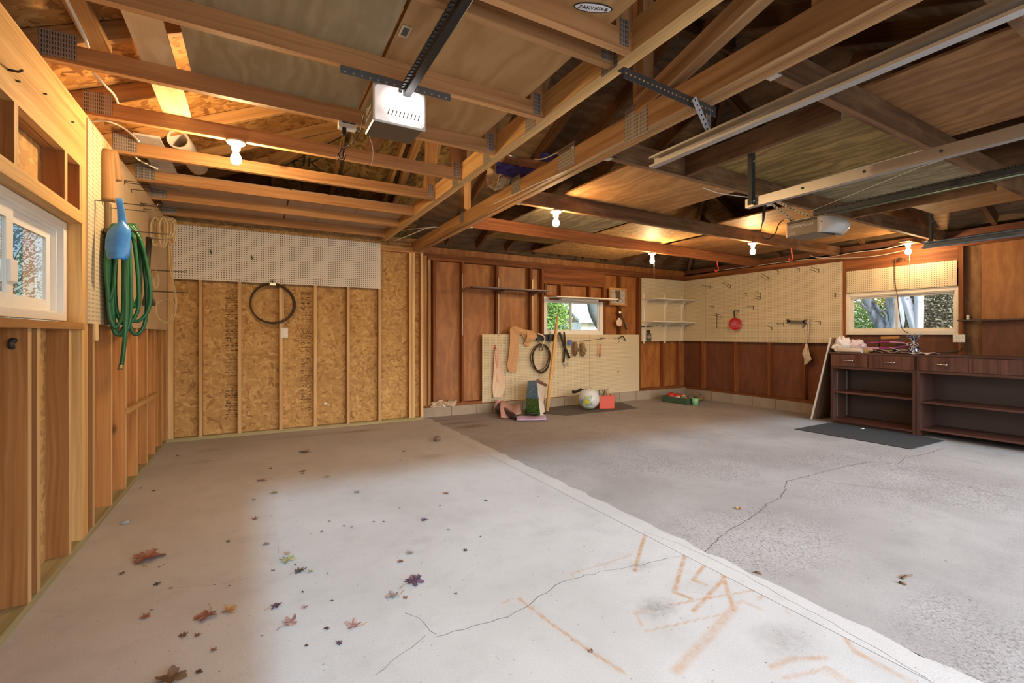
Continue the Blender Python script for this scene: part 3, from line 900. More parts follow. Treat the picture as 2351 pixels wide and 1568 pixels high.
# ================================================================== NEW TRUSSES
def plate_on(parent, c, u, v, n, wu, hv):
    """nail plate: thin pressed steel on a face"""
    mb = MB(); mb.obox(Vector(c) + Vector(n) * .0012, u, v, n, wu, hv, .002, 0)
    b = mb.f[-1]
    return obj('nail_plate', mb, M['plate'], parent)
XG = 1.483         # near face of the girder
TR = [(1.60, 'second from the open doorway end, beside the oval sticker'), (1.72, 'paired close behind the one nearest the oval sticker'),
      (2.33, 'carrying the lit opener bracket'), (2.94, 'just behind the lit garage opener'), (3.56, 'with the bulb fixture fixed under it'),
      (4.20, 'next behind the bulb fixture, under the rolled paper'), (4.86, 'first of three below the tan ceiling panels'),
      (5.45, 'middle one of three below the tan ceiling panels'), (6.10, 'last one before the white pegboard')]
TR_LABEL = ['pine roof truss with its chord passing below the oval sticker on the stored door',
            'pine roof truss close behind the one below the oval sticker',
            'pine roof truss that carries the steel bracket of the lit opener',
            'pine roof truss passing just behind the lit opener body',
            'pine roof truss with the bare bulb fixture under its chord near the left wall',
            'pine roof truss next behind the bulb, with the rolled paper resting on it',
            'pine roof truss in front of the tan ceiling panels, frontmost of three there',
            'pine roof truss across the middle of the tan ceiling panels',
            'pine roof truss running directly above the white pegboard on the strand board wall']
for (y, _), lab in zip(TR, TR_LABEL):
    t = thing('roof_truss', lab, 'roof truss', (LW, y, ZT), 'jack trusses between the left wall and the girder')
    y0 = y - SW
    front = y < 4.0
    obj('bottom_chord', MB().box(XS, XG, y0, y, ZT, ZT + .089), M['pine'], t)
    a = Vector((XS, y - SW / 2, zl(XS) - .052)); b = Vector((min(XG, XL + (YB - y) - .02), y - SW / 2, 0)); b.z = zl(b.x) - .052
    if b.x - a.x > .3:
        obj('top_chord', MB().beam(a + Vector((0, 0, .0)), b, SW - .004, .086), M['new_rafter'], t)
    if y < 5.0 and b.x > XG - .2:
        obj('web_post', MB().box(XG - .089, XG, y0, y, ZT + .089, zl(XG) - .105), M['pine'], t)
        if y < 4.0:
            obj('web_brace', MB().beam((XG - .75, y - SW / 2, ZT + .10), (XG - .12, y - SW / 2, zl(XG - .12) - .12), SW - .002, .085), M['new_rafter'], t)
        plate_on(t, (XG - .045, y0, ZT + .075), (1, 0, 0), (0, 0, 1), (0, -1, 0), .05, .12)
    plate_on(t, (LW + .055, y0, ZT + .075), (1, 0, 0), (0, 0, 1), (0, -1, 0), .13, .12)
# girder truss across the ends of the jacks
g = thing('girder_truss', 'two-ply pale pine girder truss that the jack trusses end against', 'roof truss', (XG, 3.3, ZT))
obj('bottom_chord', MB().box(XG, XG + .038, -.4, 6.36, ZT, ZT + .14), M['pine_pale'], g)
obj('bottom_chord', MB().box(XG + .0385, XG + .0765, -.4, 6.36, ZT, ZT + .14), M['pine_pale'], g)
gx = XG + .038; ztop = zl(gx) - .05; ya, yb_ = YF + (gx - XL), YB - (gx - XL)
obj('top_chord', MB().beam((gx, ya, ztop), (gx, yb_, ztop), .07, .089), M['new_rafter'], g)
obj('top_chord', MB().beam((gx, 6.3, zb(6.3) - .06), (gx, yb_, zb(yb_) - .06), .07, .089), M['new_rafter'], g)
for y, s in ((1.62, 1), (2.35, 1), (2.96, 1), (3.58, 1)):
    obj('web_post', MB().box(XG + .002, XG + .075, y + .01, y + .099, ZT + .14, ztop - .05), M['pine'], g)
    plate_on(g, (XG, y + .09, ZT + .085), (0, 1, 0), (0, 0, 1), (-1, 0, 0), .115, .20)
for y0, y1 in ((2.45, 1.75), (3.05, 2.45), (4.6, 3.7)):
    obj('web_brace', MB().beam((gx, y0, ZT + .16), (gx, y1, ztop - .06), .06, .089), M['new_rafter'], g)

tag(obj('diagonal_brace', MB().beam(onY(231, 112, 2.96) + Vector((0, 0, 0)), onY(158, -30, 2.62), .038, .089, (1, 0, 0)), M['new_rafter']), 'diagonal timber brace with a white cable beside it near the left wall', 'brace')

# second truss: the beam over the joint of the slabs
XB = 1.925
b2 = thing('beam_truss', 'rough two-ply fir beam truss with nail plates over the floor joint', 'roof truss', (XB + .05, 3.3, ZO - .02))
ZB2 = ZO - .015
obj('bottom_chord', MB().box(XB, XB + .052, -.4, 6.50, ZB2, ZB2 + .135), M['fir'], b2, bevel=.004)
obj('bottom_chord', MB().box(XB + .0525, XB + .105, -.4, 6.50, ZB2 - .004, ZB2 + .12), M['fir'], b2, bevel=.004)
for px, py in ((1480, 236), (1067, 470), (1920, 0)):
    p = onX(px, py, XB + .02)
    obj('web_post', MB().box(XB + .01, XB + .09, p.y, p.y + .085, ZB2 + .1, zl(XB) - .05), M['fir'], b2)
a, b = onX(1497, 222, XB + .03), onX(1735, -5, XB + .03)
dv = (b - a).normalized()
obj('web_brace', MB().beam(a - dv * .1, a + dv * 1.9, .075, .10), M['fir'], b2)
for x0, x1, yc, hh in ((1435, 1488, 258, .20), (1281, 1320, 370, .16), (1175, 1195, 420, .14), (1056, 1066, 495, .14), (1972, 2030, 8, .10)):
    p, q = onX(x0, yc, XB), onX(x1, yc, XB)
    plate_on(b2, (XB, (p.y + q.y) / 2, ZB2 + .155 - hh / 2 + .02), (0, 1, 0), (0, 0, 1), (-1, 0, 0), abs(p.y - q.y), hh)

# ================================================================== OLD JOISTS
JO = [(.62, .66, 'dark old ceiling joist nearest the garage doorway, ending at a bright hanger'), (1.29, 1.37, 'dark heavy ceiling joist crossing above the long door track'),
      (2.42, 2.52, 'dark ceiling joist running behind the black hanging opener strap'), (3.63, 3.73, 'knotty grey ceiling joist carrying two bare bulbs'),
      (4.70, 4.98, 'reddish ceiling joist closest to the old back wall')]
for y0, y1, lab in JO:
    j = thing('ceiling_joist', lab, 'joist', ((XB + .105), y0, ZO), 'old ceiling joists between the beam and the right wall')
    obj('timber', MB().beam((XB + .107, y0 - .024, ZO + .07), (XR, y1 - .024, ZO + .07), .046, .14), M['old_joist'] if y0 < 4 else M['red_wood'], j, bevel=.003)
    h = MB()
    h.box(XB + .107, XB + .165, y0 - .052, y0 + .004, ZO - .004, ZO - .001)
    h.box(XB + .107, XB + .155, y0 - .052, y0 - .0495, ZO - .003, ZO + .11); h.box(XB + .107, XB + .155, y0 + .0012, y0 + .0035, ZO - .003, ZO + .11)
    obj('joist_hanger', h, M['galv'], j)

# ================================================================== WINDOWS
def window(name, c, u, n, W, H, mat, fr=.05, sash=.036, depth=.07, casing=0.0, near='a', split=.5, meet=.5):
    """slider window: c = centre of the opening on the inner face, u = horizontal, n = towards the room"""
    s = struct(name, c); c = Vector(c); u = Vector(u); n = Vector(n); z = Vector((0, 0, 1))
    def ring(mb, cu, cz, w_, h_, t, d0, d1):
        dm = (d0 + d1) / 2; dd = abs(d1 - d0)
        for sg in (-1, 1):
            mb.obox(c + u * (cu + sg * (w_ / 2 - t / 2)) + z * cz + n * dm, u, n, z, t, dd, h_)
            mb.obox(c + u * cu + z * (cz + sg * (h_ / 2 - t / 2)) + n * dm, u, n, z, w_ - 2 * t, dd, t)
    f = MB(); ring(f, 0, 0, W, H, fr, -depth, 0); ring(f, 0, 0, W - fr, H - fr, fr * .72, -depth - .004, -.028)
    obj('window_frame', f, mat, s, bevel=.003)
    if casing:
        k = MB(); ring(k, 0, 0, W + 2 * casing, H + 2 * casing, casing + .01, -.004, .014)
        obj('window_casing', k, mat, s, bevel=.003)
    iw = W - 2 * fr; ih = H - 2 * fr
    for i, sg in enumerate((-1, 1)):
        d = -.03 if (near == 'a') == (i == 0) else -.052
        sw = iw * (split if i == 0 else 1 - split) + sash * meet
        cu = -iw / 2 + sw / 2 if i == 0 else iw / 2 - sw / 2
        k = MB(); ring(k, cu, 0, sw, ih, sash, d - .018, d)
        so = obj('sash', k, mat, s, bevel=.002)
        gl = MB().obox(c + u * cu + n * (d - .009), u, n, z, sw - 2 * sash, .004, ih - 2 * sash)
        obj('pane', gl, M['glass'], so)
    return s
w1 = window('window_1', (LW - .062, (2.333 + 3.452) / 2, 1.545), (0, 1, 0), (1, 0, 0), 1.117, .545, M['white'], .042, .066, .055, 0, 'a', .5, 0)
w2 = window('window_2', (4.87, DO + .03, 1.517), (1, 0, 0), (0, -1, 0), 1.19, .575, M['white'], .032, .026, .07, .045, 'b', .46)
w3 = window('window_3', (RW + .025, 2.943, 1.50), (0, -1, 0), (-1, 0, 0), 1.20, .525, M['white_warm'], .026, .024, .07, .040, 'a', .47)
# sliding-sash latch and the track shelf of the left window
lt = MB(); lt.box(LW - .094, LW - .078, 2.83, 2.90, 1.43, 1.53); obj('sash_latch', lt, M['white'], w1, bevel=.004)
# ================================================================== OUTSIDE
lawn = MB().poly([(-60, -60, -.3), (70, -60, -.3), (70, 70, -.3), (-60, 70, -.3)])
t = NT('lawn_grass'); nz = t.noise(t.pos(), 1.5, 5, .7).outputs[0]
t.set(Base_Color=t.ramp(nz, [(.3, (.09, .13, .035)), (.7, (.20, .22, .07))]), Roughness=.9)
tag(obj('ground', lawn, t.m), kind='structure')
drive = MB().box(-3, 9, -25, FW - .1, -.29, -.06)
tag(obj('driveway_ground', drive, M['slab_strip']), kind='structure')
bark = NT('grey_bark'); nz = bark.noise(bark.map(bark.obj(), (7, 7, 1.2)), 1.6, 5, .7).outputs[0]
bark.set(Base_Color=bark.ramp(nz, [(.35, (.10, .10, .10)), (.65, (.42, .42, .43))]), Roughness=.9); bark.bump(nz, .6, .05)
birch = NT('birch_bark'); nz = birch.noise(birch.map(birch.obj(), (2, 2, 5)), 1.6, 4, .7).outputs[0]
birch.set(Base_Color=birch.ramp(nz, [(.33, (.13, .11, .11)), (.42, (.72, .68, .68))]), Roughness=.85)
darkbark = plain('dark_bark', (.13, .15, .15), .9, 0, .3, 5)
def leafmat(name, a, b):
    t = NT(name); t.set(Base_Color=t.ramp(t.noise(t.obj(), 4.5, 3, .7).outputs[0], [(.3, a), (.7, b)]), Roughness=.7)
    t.b.inputs['Specular IOR Level'].default_value = .2
    return t.m
LF = {'green': leafmat('green_leaves', (.07, .16, .025), (.36, .52, .12)), 'yellow': leafmat('yellow_leaves', (.55, .44, .06), (.85, .72, .16)),
      'brown': leafmat('brown_leaves', (.13, .10, .06), (.42, .35, .23)), 'dark': leafmat('dark_leaves', (.07, .10, .12), (.22, .29, .34))}
def leaves(c, rad, n, size, seed):
    rs = random.Random(seed); mb = MB(); c = Vector(c)
    for _ in range(n):
        while True:
            d = Vector((rs.uniform(-1, 1), rs.uniform(-1, 1), rs.uniform(-1, 1)))
            if d.length < 1: break
        p = c + Vector((d.x * rad[0], d.y * rad[1], d.z * rad[2]))
        a = Vector((rs.gauss(0, 1), rs.gauss(0, 1), rs.gauss(0, 1))).normalized(); b = a.orthogonal().normalized()
        s = size * rs.uniform(.6, 1.3)
        mb.poly([p - a * s, p - b * s * .5, p + a * s, p + b * s * .5], [(0, 0), (1, 0), (1, 1), (0, 1)])
    return mb
def shrub(name, label, cat, c, rad, n, size, mat, seed, stem=None, group=None):
    t = thing(name, label, cat, (c[0], c[1], -.3), group)
    tr = MB(); tr.tube([(c[0], c[1], -.3), (c[0] + .05, c[1], c[2] * .5), (c[0], c[1] + .05, c[2])], [.07, .05, .03], 8)
    obj('stem', tr, darkbark, t)
    obj('foliage', leaves(c, rad, n, size, seed), mat, t)
    return t
shrub('leafy_shrub', 'bright green leafy shrub outside the small back window', 'shrub', (6.72, 10.4, 1.3), (.80, .8, 1.7), 12000, .048, LF['green'], 1)
t = thing('curved_tree', 'dark leaning tree trunk behind the small back window', 'tree', (9.7, 11.0, -.3))
obj('trunk', MB().tube(smooth_path([(9.9, 10.9, -.3), (9.62, 10.9, 1.0), (9.1, 10.9, 1.5), (8.83, 10.9, 1.95), (8.72, 10.9, 2.5), (8.7, 10.9, 3.5)], 5), [.16] * 16 + [.15] * 10, 10), darkbark, t)
obj('foliage', leaves((8.8, 11.6, 3.9), (1.6, 1.2, 1.3), 5000, .06, 3), LF['yellow'], t)
# neighbour's house with a grey roof
nh = thing('neighbour_house', 'white house with a pale grey roof behind the small back window', 'house', (15.5, 18, -.3))
obj('wall', MB().box(12.3, 20, 16, 22, -.3, 1.75), plain('white_siding', (.75, .76, .77), .7), nh)
rf = MB(); rf.prism([(11.9, 15.6, 1.7), (20.4, 15.6, 1.7), (20.4, 19, 3.9), (11.9, 19, 3.9)], (0, 0, .12)); rf.prism([(11.9, 22.4, 1.7), (20.4, 22.4, 1.7), (20.4, 19, 3.9), (11.9, 19, 3.9)], (0, 0, .12))
obj('roof', rf, plain('grey_shingles', (.40, .42, .43), .85, 0, .25, 9), nh)
# right hand window: forked grey tree, birch, hedge
def at_x(px, py, X): return onX(px, py, X)
XT = 13.0
t = thing('forked_tree', 'large grey forked tree trunk outside the long right window', 'tree', at_x(2040, 775, XT) * 1.0)
t.location.z = -.3
basep = at_x(2045, 775, XT)
obj('trunk', MB().tube(smooth_path([(XT, basep.y, -.3), (XT, basep.y, 1.1), at_x(2058, 735, XT), at_x(2052, 690, XT), at_x(2048, 620, XT), at_x(2040, 500, XT)], 5), [.24] * 6 + [.19, .18, .17, .16, .155] + [.15] * 5 + [.14] * 10, 14), bark.m, t)
obj('trunk', MB().tube(smooth_path([at_x(2042, 768, XT) + Vector((-.05, 0, -.2)), at_x(2022, 745, XT), at_x(2003, 715, XT), at_x(1990, 685, XT), at_x(1972, 630, XT)], 5), [.13] * 6 + [.115] * 5 + [.10] * 12, 12), bark.m, t)
obj('branch', MB().tube(smooth_path([at_x(2000, 718, XT - .1), at_x(1985, 705, XT - .1), at_x(1965, 690, XT - .1), at_x(1945, 680, XT)], 4), [.022] * 13, 8), bark.m, t)
obj('branch', MB().tube(smooth_path([at_x(2035, 745, XT - .1), at_x(2034, 722, XT - .1), at_x(2020, 712, XT - .1), at_x(2004, 690, XT)], 4), [.028] * 13, 8), bark.m, t)
obj('foliage', leaves((XT + 3.5, at_x(2030, 700, XT + 3.5).y, 3.0), (.8, 1.5, 1.4), 8000, .055, 11), LF['yellow'], t)
XQ = 11.5
t = thing('birch_tree', 'white twin birch stem outside the right half of the long window', 'tree', at_x(2105, 775, XQ))
t.location.z = -.3
bp = at_x(2108, 775, XQ)
obj('trunk', MB().tube([(XQ, bp.y, -.3), bp, at_x(2110, 700, XQ), at_x(2110, 600, XQ)], [.085, .08, .075, .07], 12), birch.m, t)
obj('trunk', MB().tube([bp + Vector((0, 0, -.1)), at_x(2097, 740, XQ), at_x(2086, 705, XQ), at_x(2070, 660, XQ)], [.085, .08, .08, .07], 12), birch.m, t)
XH = 15.0
h0, h1 = at_x(2060, 720, XH), at_x(2230, 720, XH)
shrub('brown_hedge', 'tall brown autumn hedge seen in the right half of the long window', 'hedge', (XH, (h0.y + h1.y) / 2, 1.5), (.8, abs(h0.y - h1.y) / 2 + .3, 1.9), 22000, .042, LF['brown'], 5)
g0 = at_x(1975, 735, XH)
shrub('leafy_shrub', 'green shrub low in the left half of the long right window', 'shrub', (XH, g0.y, .8), (.8, 1.1, 1.35), 9000, .048, LF['green'], 6)
# left window: dark shrub with sky above
shrub('leafy_shrub', 'dark blue-grey evergreen outside the left window', 'shrub', (-4.6, 9.6, .9), (1.6, 2.4, 1.35), 14000, .05, LF['dark'], 8)
t = thing('bare_tree', 'thin bare branches outside the left window', 'tree', (-4.0, 10.5, -.3))
rs = random.Random(4)
mb = MB()
mb.tube([(-4.0, 10.5, -.3), (-4.0, 10.5, 2), (-4.1, 10.6, 4)], [.08, .06, .04], 8)
for k in range(40):
    z0 = rs.uniform(1.2, 3.0); a = rs.uniform(0, 6.28); L = rs.uniform(.6, 1.6)
    p = Vector((-4.0, 10.5, z0)); q = p + Vector((math.cos(a) * L, math.sin(a) * L, L * rs.uniform(.7, 1.3)))
    mb.tube([p, (p + q) / 2 + Vector((rs.uniform(-.1, .1), 0, .05)), q], [.016, .010, .005], 5)
obj('foliage', leaves((-4.1, 10.6, 2.5), (1.5, 2.2, 1.1), 6000, .028, 19), LF['dark'], t)
obj('branches', mb, darkbark, t)

# ================================================================== BULBS ON KEYLESS SOCKETS
def bulb(c, n_, label, cord=None, mat='bulb'):
    """porcelain holder screwed under timber at c, with a bare bulb hanging from it"""
    c = Vector(c)
    t = thing('bulb_fixture', label, 'light', c, 'bare bulbs in porcelain holders')
    h = MB().lathe([(.0, -.001), (.056, -.001), (.058, -.010), (.050, -.020), (.030, -.027), (.026, -.05), (.024, -.062), (0, -.062)], c, (0, 0, 1), 28)
    obj('holder', h, M['porcelain'], t)
    g = MB().lathe([(.013, -.060), (.014, -.072), (.020, -.085), (.029, -.103), (.032, -.120), (.029, -.137), (.019, -.150), (.0, -.154)], c, (0, 0, 1), 20)
    obj('bulb', g, M[mat], t)
    if cord:
        k = MB().tube([c + Vector((.035, 0, -.03)), c + Vector((.036, 0, -.1)), c + Vector((.036, 0, -cord))], .0022, 5)
        k.ball(c + Vector((.036, 0, -cord)), .007, 8)
        obj('pull_cord', k, M['cable_white'], t)
    return t
bulb((onZ(543, 336, ZT).x, 3.541, ZT), 0, 'glowing bare bulb under a new truss near the blue scoop')
p = onZ(1265, 488, ZO); bulb((p.x, 3.625 + .1 * (p.x - 2) / 5.6 - .0, ZO), 1, 'glowing bare bulb near the fir beam, on the grey joist', None, 'bulb_mid')
p = onZ(1465, 587, ZO); bulb((p.x, 4.68 + .28 * (p.x - 2) / 5.6, ZO), 2, 'glowing bare bulb with a long pull cord beside the white shelves', .72, 'bulb_mid')
p = onZ(1700, 562, ZO); bulb((p.x, 3.607 + .1 * (p.x - 2) / 5.6, ZO), 3, 'glowing bare bulb above the large pegboard on the right wall', None, 'bulb_mid')
p = onX(2085, 555, RW - .32); pz = 2.375
obj_ = MB().box(p.x - .12, RW - .006, p.y - .06, p.y + .06, pz, pz + .02)
bb = bulb((p.x, p.y, pz), 4, 'glowing bare bulb over the long right window', .55, 'bulb_dim')
obj('mount_board', obj_, M['old_joist'], bb)
# ================================================================== THINGS STORED ON THE TRUSSES AND JOISTS
ZD = ZT + .0895
def sheet(name, label, cat, x0, x1, y0, y1, z, th, mat, group=None, long=1):
    o = obj(name, MB().box(x0, x1, y0, y1, z, z + th, long), mat)
    return tag(o, label, cat, group)
d1 = thing('flush_door', 'dimly lit flush closet door lying on the new trusses', 'door', (.13, 1.9, ZD), 'closet doors stored on the trusses')
obj('door_panel', MB().box(-.29, .540, .95, 2.965, ZD, ZD + .03, 1), M['door_ply_dim'], d1)
d2 = thing('flush_door', 'orange-brown flush closet door with a recessed pull lying on the trusses', 'door', (.95, 1.9, ZD), 'closet doors stored on the trusses')
obj('door_panel', MB().box(.556, 1.36, .95, 2.965, ZD, ZD + .03, 1), M['door_ply'], d2)
pc = onZ(930, 72, ZD); brass = plain('dull_brass', (.42, .32, .17), .35, .8)
cup = MB().box(pc.x - .024, pc.x + .024, pc.y - .045, pc.y + .045, ZD - .003, ZD + .0005)
pl = obj('finger_pull', cup, brass, d2, bevel=.004)
obj('recess', MB().box(pc.x - .013, pc.x + .013, pc.y - .028, pc.y + .028, ZD - .0042, ZD - .0028), M['steel_dark'], pl, bevel=.004)
sc_ = onZ(1362, 18, ZD - .002)
dirx = (onZ(1402, 24, ZD) - onZ(1322, 14, ZD)).normalized(); diry = Vector((0, 0, -1)).cross(dirx)
st_ = MB().lathe([(0, .0), (1, 0)], (0, 0, 0), (0, 0, 1), 28)
ov = MB(); ring_ = [sc_ + dirx * .084 * math.cos(a * math.pi / 18) + diry * .029 * math.sin(a * math.pi / 18) for a in range(36)]
ov.prism(ring_, (0, 0, -.0006)); ovb = obj('oval_sticker', ov, M['ink'], d2)
ov = MB(); ring_ = [sc_ + Vector((0, 0, -.0007)) + dirx * .078 * math.cos(a * math.pi / 18) + diry * .023 * math.sin(a * math.pi / 18) for a in range(36)]
ov.prism(ring_, (0, 0, -.0006)); obj('sticker_face', ov, M['white'], ovb)
text_obj('sticker_letters', 'ZAKVX/A&', M['ink'], ovb, sc_ + Vector((0, 0, -.0022)), dirx, diry, .027)
sheet('plank', 'pale plywood plank lying across the trusses near the left wall', 'plank', -.495, -.352, 2.25, 3.60, ZD, .012, M['sheet_pale'])
for i, (x0, x1) in enumerate(((-.84, .285), (.300, .630), (.634, .965), (.969, 1.47))):
    sheet('ceiling_panel', ['long tan ceiling panel nearest the left wall, above the white pegboard', 'tan ceiling panel just right of the dark gap, resting on the trusses',
          'tan ceiling panel third along from the left wall', 'tan ceiling panel beside the girder truss'][i], 'ceiling panel', x0, x1, 4.83, 6.09, ZD, .012, M['gypsum'], 'tan panels laid on the last trusses', 0)
p = onZ(430, 385, ZD + .07)
rl = MB(); rl.lathe([(.070, -.30), (.070, .30), (.058, .30), (.058, -.30), (.070, -.30)], (-.46, 4.45, ZD + .071), (.12, 1, 0), 24)
tag(obj('paper_roll', rl, plain('rolled_paper', (.55, .50, .44), .7)), 'open tube of rolled grey paper lying on the trusses by the left wall', 'roll')
sheet('grey_board', 'short grey board lying beside the rolled paper tube on the trusses', 'board', -.73, -.58, 4.0, 4.80, ZD, .014, plain('grey_board_face', (.45, .42, .38), .7, 0, .15, 20))
# sheets on the old joists
ZS = ZO + .1415
SH = [('plywood_sheet', 'brown plywood sheet lying beyond the long door track, nearest the doorway', 2.85, 4.05, -.30, 1.345, 'attic_ply2', 'plywood'),
      ('plywood_sheet', 'olive-brown plywood sheet lying over the black track strap', 2.93, 4.16, 1.352, 2.47, 'attic_olive', 'plywood'),
      ('plywood_sheet', 'narrow pale plywood strip beside the second door track', 4.17, 4.235, 1.352, 2.47, 'sheet_pale', 'plywood'),
      ('plywood_sheet', 'weathered grey sheet lying just above the chain rail of the unlit opener', 4.40, 5.26, 1.352, 2.47, 'attic_grey', 'plywood'),
      ('plywood_sheet', 'tan plywood sheet lying above the third door track by the right wall', 5.40, 6.55, .35, 2.18, 'attic_ply', 'plywood'),
      ('plywood_sheet', 'orange-tan plywood sheet between the beam and the knotty grey joist', 2.54, 3.87, 2.50, 3.70, 'attic_ply', 'plywood'),
      ('plywood_sheet', 'orange plywood sheet lying above the unlit opener body', 4.80, 7.25, 2.53, 3.70, 'attic_ply', 'plywood'),
      ('plywood_sheet', 'dull grey-brown sheet directly above the bulb beside the fir beam', 2.60, 3.82, 3.715, 4.88, 'attic_grey', 'plywood'),
      ('strand_board_sheet', 'yellowish strand board sheet lying between the two back joists', 3.90, 5.16, 3.715, 4.90, 'osb', 'strand board'),
      ('plywood_sheet', 'reddish plywood sheet above the bulb over the large pegboard', 5.30, 7.20, 3.75, 4.90, 'attic_ply2', 'plywood'),
      ('plywood_sheet', 'pale narrow plywood offcut lying behind the reddish joist', 2.70, 3.80, 5.00, 5.62, 'attic_olive', 'plywood'),
      ('strand_board_sheet', 'strand board sheet reaching the old back wall above the small shelf', 3.83, 5.50, 5.00, 6.27, 'osb', 'strand board')]
for nm, lab, x0, x1, y0, y1, m, cat in SH:
    sheet(nm, lab, cat, x0, x1, y0, y1, ZS, .014, M[m], 'sheets stored on the old joists', 1 if y1 - y0 > .9 else 0)
for x, lab in ((2.82, 'dark blocking board between two joists, left of the black track strap'), (5.30, 'dark blocking board between two joists under the weathered grey sheet')):
    tag(obj('joist_blocking', MB().box(x - .02, x + .02, 1.345 + (x - 2) * .014, 2.375 + (x - 2) * .017, ZO + .004, ZO + .138), M['old_joist']), lab, 'blocking')

tag(obj('joist_blocking', MB().box(XB + .108, XB + .146, 3.645, 4.655, ZO + .01, ZO + .10), M['pine']), 'short orange blocking board against the fir beam, behind the first bulb', 'blocking')
# ================================================================== GARAGE DOOR TRACKS
def track(x, y0, y1, z, op, mat, label, hgt=.058, dep=.045):
    """horizontal roll-door channel; op = +1 opens towards +x"""
    t_ = .0022
    prof = [(0, 0), (0, hgt), (dep, hgt), (dep, hgt - .010), (dep - t_, hgt - .010), (dep - t_, hgt - t_), (t_, hgt - t_), (t_, .012), (.012, t_ + .004), (dep - .010, t_), (dep - t_, .010), (dep, .010), (dep - .004, 0)]
    t = thing('door_track', label, 'track', (x, (y0 + y1) / 2, z), 'overhead door tracks')
    obj('channel', MB().prism([(x + op * a, y0, z + b) for a, b in prof], (0, y1 - y0, 0)), mat, t)
    r = random.Random(int(x * 10))
    for k in range(5):
        y = y1 - .05 - k * .32
        obj('bolt', MB().lathe([(0, .006), (.006, .006), (.0075, 0), (0, 0)], (x - op * .0004, y, z + hgt * .55), (-op, 0, 0), 10), M['steel_dark'], t)
    return t
t1 = track(1.985, -.40, 1.905, 2.14, -1, M['steel'], 'long shiny door track hanging by the fir beam')
t2 = track(2.86, -.40, 1.945, 2.04, 1, M['steel'], 'pale door track hung from the single black strap')
t3 = track(5.74, -.40, 2.01, 2.04, -1, plain('painted_track', (.20, .23, .27), .45, .5), 'dark grey-blue door track near the right wall window')
def strap(name, p, q, wd, th, parent, mat, axis=(0, 1, 0), holes=0, hole_mat=None):
    p, q = Vector(p), Vector(q); d = (q - p).normalized(); a = Vector(axis); a = (a - d * a.dot(d)).normalized(); n = d.cross(a)
    mb = MB(); mb.obox((p + q) / 2, d, a, n, (q - p).length, wd, th, 0)
    o = obj(name, mb, mat, parent)
    if holes:
        hb = MB(); L = (q - p).length; k = int(L / holes)
        for i in range(k):
            c = p + d * (holes * (i + .5))
            for sg in (-1, 1):
                hb.lathe([(0, 0), (.0055, 0)], c + n * sg * (th / 2 + .0004), n * sg, 8, False)
        obj('hole', hb, hole_mat or M['ink'], o)
        tag(kids(o)[-1] if kids(o) else o, kind='stuff')
    return o
hs = thing('track_strap', 'black steel strap holding the pale door track up to the ceiling', 'strap', (2.855, 1.90, 2.04))
hh = MB(); hh.box(2.825, 2.857, 1.872, 1.876, 2.045, 2.50); hh.box(2.825, 2.829, 1.876, 1.905, 2.045, 2.50)
obj('angle_bar', hh, M['steel_dark'], hs, bevel=.001)
for z in (2.07, 2.33): obj('bolt', MB().lathe([(0, .006), (.006, .006), (.008, 0), (0, 0)], (2.84, 1.872, z), (0, -1, 0), 10), M['galv'], hs)
hs = thing('track_strap', 'short black strap holding the dark track beside the right window', 'strap', (5.75, 1.97, 2.04))
hh = MB(); hh.box(5.741, 5.781, 1.95, 1.954, 2.045, 2.375); hh.box(5.777, 5.781, 1.954, 1.985, 2.045, 2.375)
obj('angle_bar', hh, M['steel_dark'], hs)
obj('bolt', MB().lathe([(0, .006), (.006, .006), (.008, 0), (0, 0)], (5.76, 1.95, 2.3), (0, -1, 0), 10), M['galv'], hs)
# perforated angle hanger from the girder to the beam, down to the first track
pa = thing('perforated_hanger', 'perforated steel angle bracket below the fir beam with a slanting white brace', 'bracket', (1.72, 1.53, 2.2))
ya_ = 1.525
A0, A1 = Vector((1.40, ya_, 2.362)), Vector((2.06, ya_ + .04, 2.357))
strap('angle_flange', A0 + Vector((0, -.002, -.025)), A1 + Vector((0, -.002, -.025)), .050, .003, pa, plain('mill_steel', (.12, .125, .13), .4, .6), (0, 0, 1), .028, M['pine_pale'])
strap('angle_flange', A0 + Vector((0, .018, -.001)), A1 + Vector((0, .018, -.001)), .036, .003, pa, M['steel_dark'], (0, 1, 0), .028)
strap('drop_bar', (2.0, ya_ + .035, 2.345), (2.0, ya_ + .035, 2.19), .034, .003, pa, M['galv'], (1, 0, 0), .028)
strap('drop_bar', (2.018, ya_ + .05, 2.345), (2.018, ya_ + .05, 2.19), .03, .003, pa, M['steel_dark'], (0, 1, 0), .028)
strap('brace', (1.845, ya_ - .004, 2.335), (1.985, ya_ + .02, 2.205), .030, .003, pa, plain('white_painted_steel', (.62, .64, .68), .4, .3), (1, 0, 0), .026)

# ================================================================== LIT OPENER
op = thing('garage_opener', 'lit garage door opener with a glowing white lens under the new trusses', 'opener', (.64, 2.43, 2.26))
bx0, bx1, by0, by1, bz = .512, .765, 2.335, 2.545, 2.258
bz1 = bz + .165
body = MB(); body.box(bx0, bx1, by0, by1, bz, bz1)
obj('body', body, plain('bronze_enamel', (.105, .085, .06), .35, .3), op, bevel=.012)
lens = MB()
def lf(s, t):
    x = bx0 + .004 + (bx1 - bx0 + .002) * s; z = bz + .006 + (bz1 + .012 - bz) * t
    e = min(1, 6 * min(s, 1 - s)) * min(1, 6 * min(t, 1 - t))
    return (x, by0 - .006 - .052 * math.sqrt(max(0, e)) , z)
lens.grid(lf, 16, 12)
lo_ = obj('lens', lens, M['lens'], op)
tag(lo_, 'glowing white lens')
obj('lens_rim', MB().box(bx0 - .004, bx1 + .012, by0 - .008, by0 + .004, bz - .001, bz1 + .02), M['white_warm'], op, bevel=.004)
gm_ = MB()
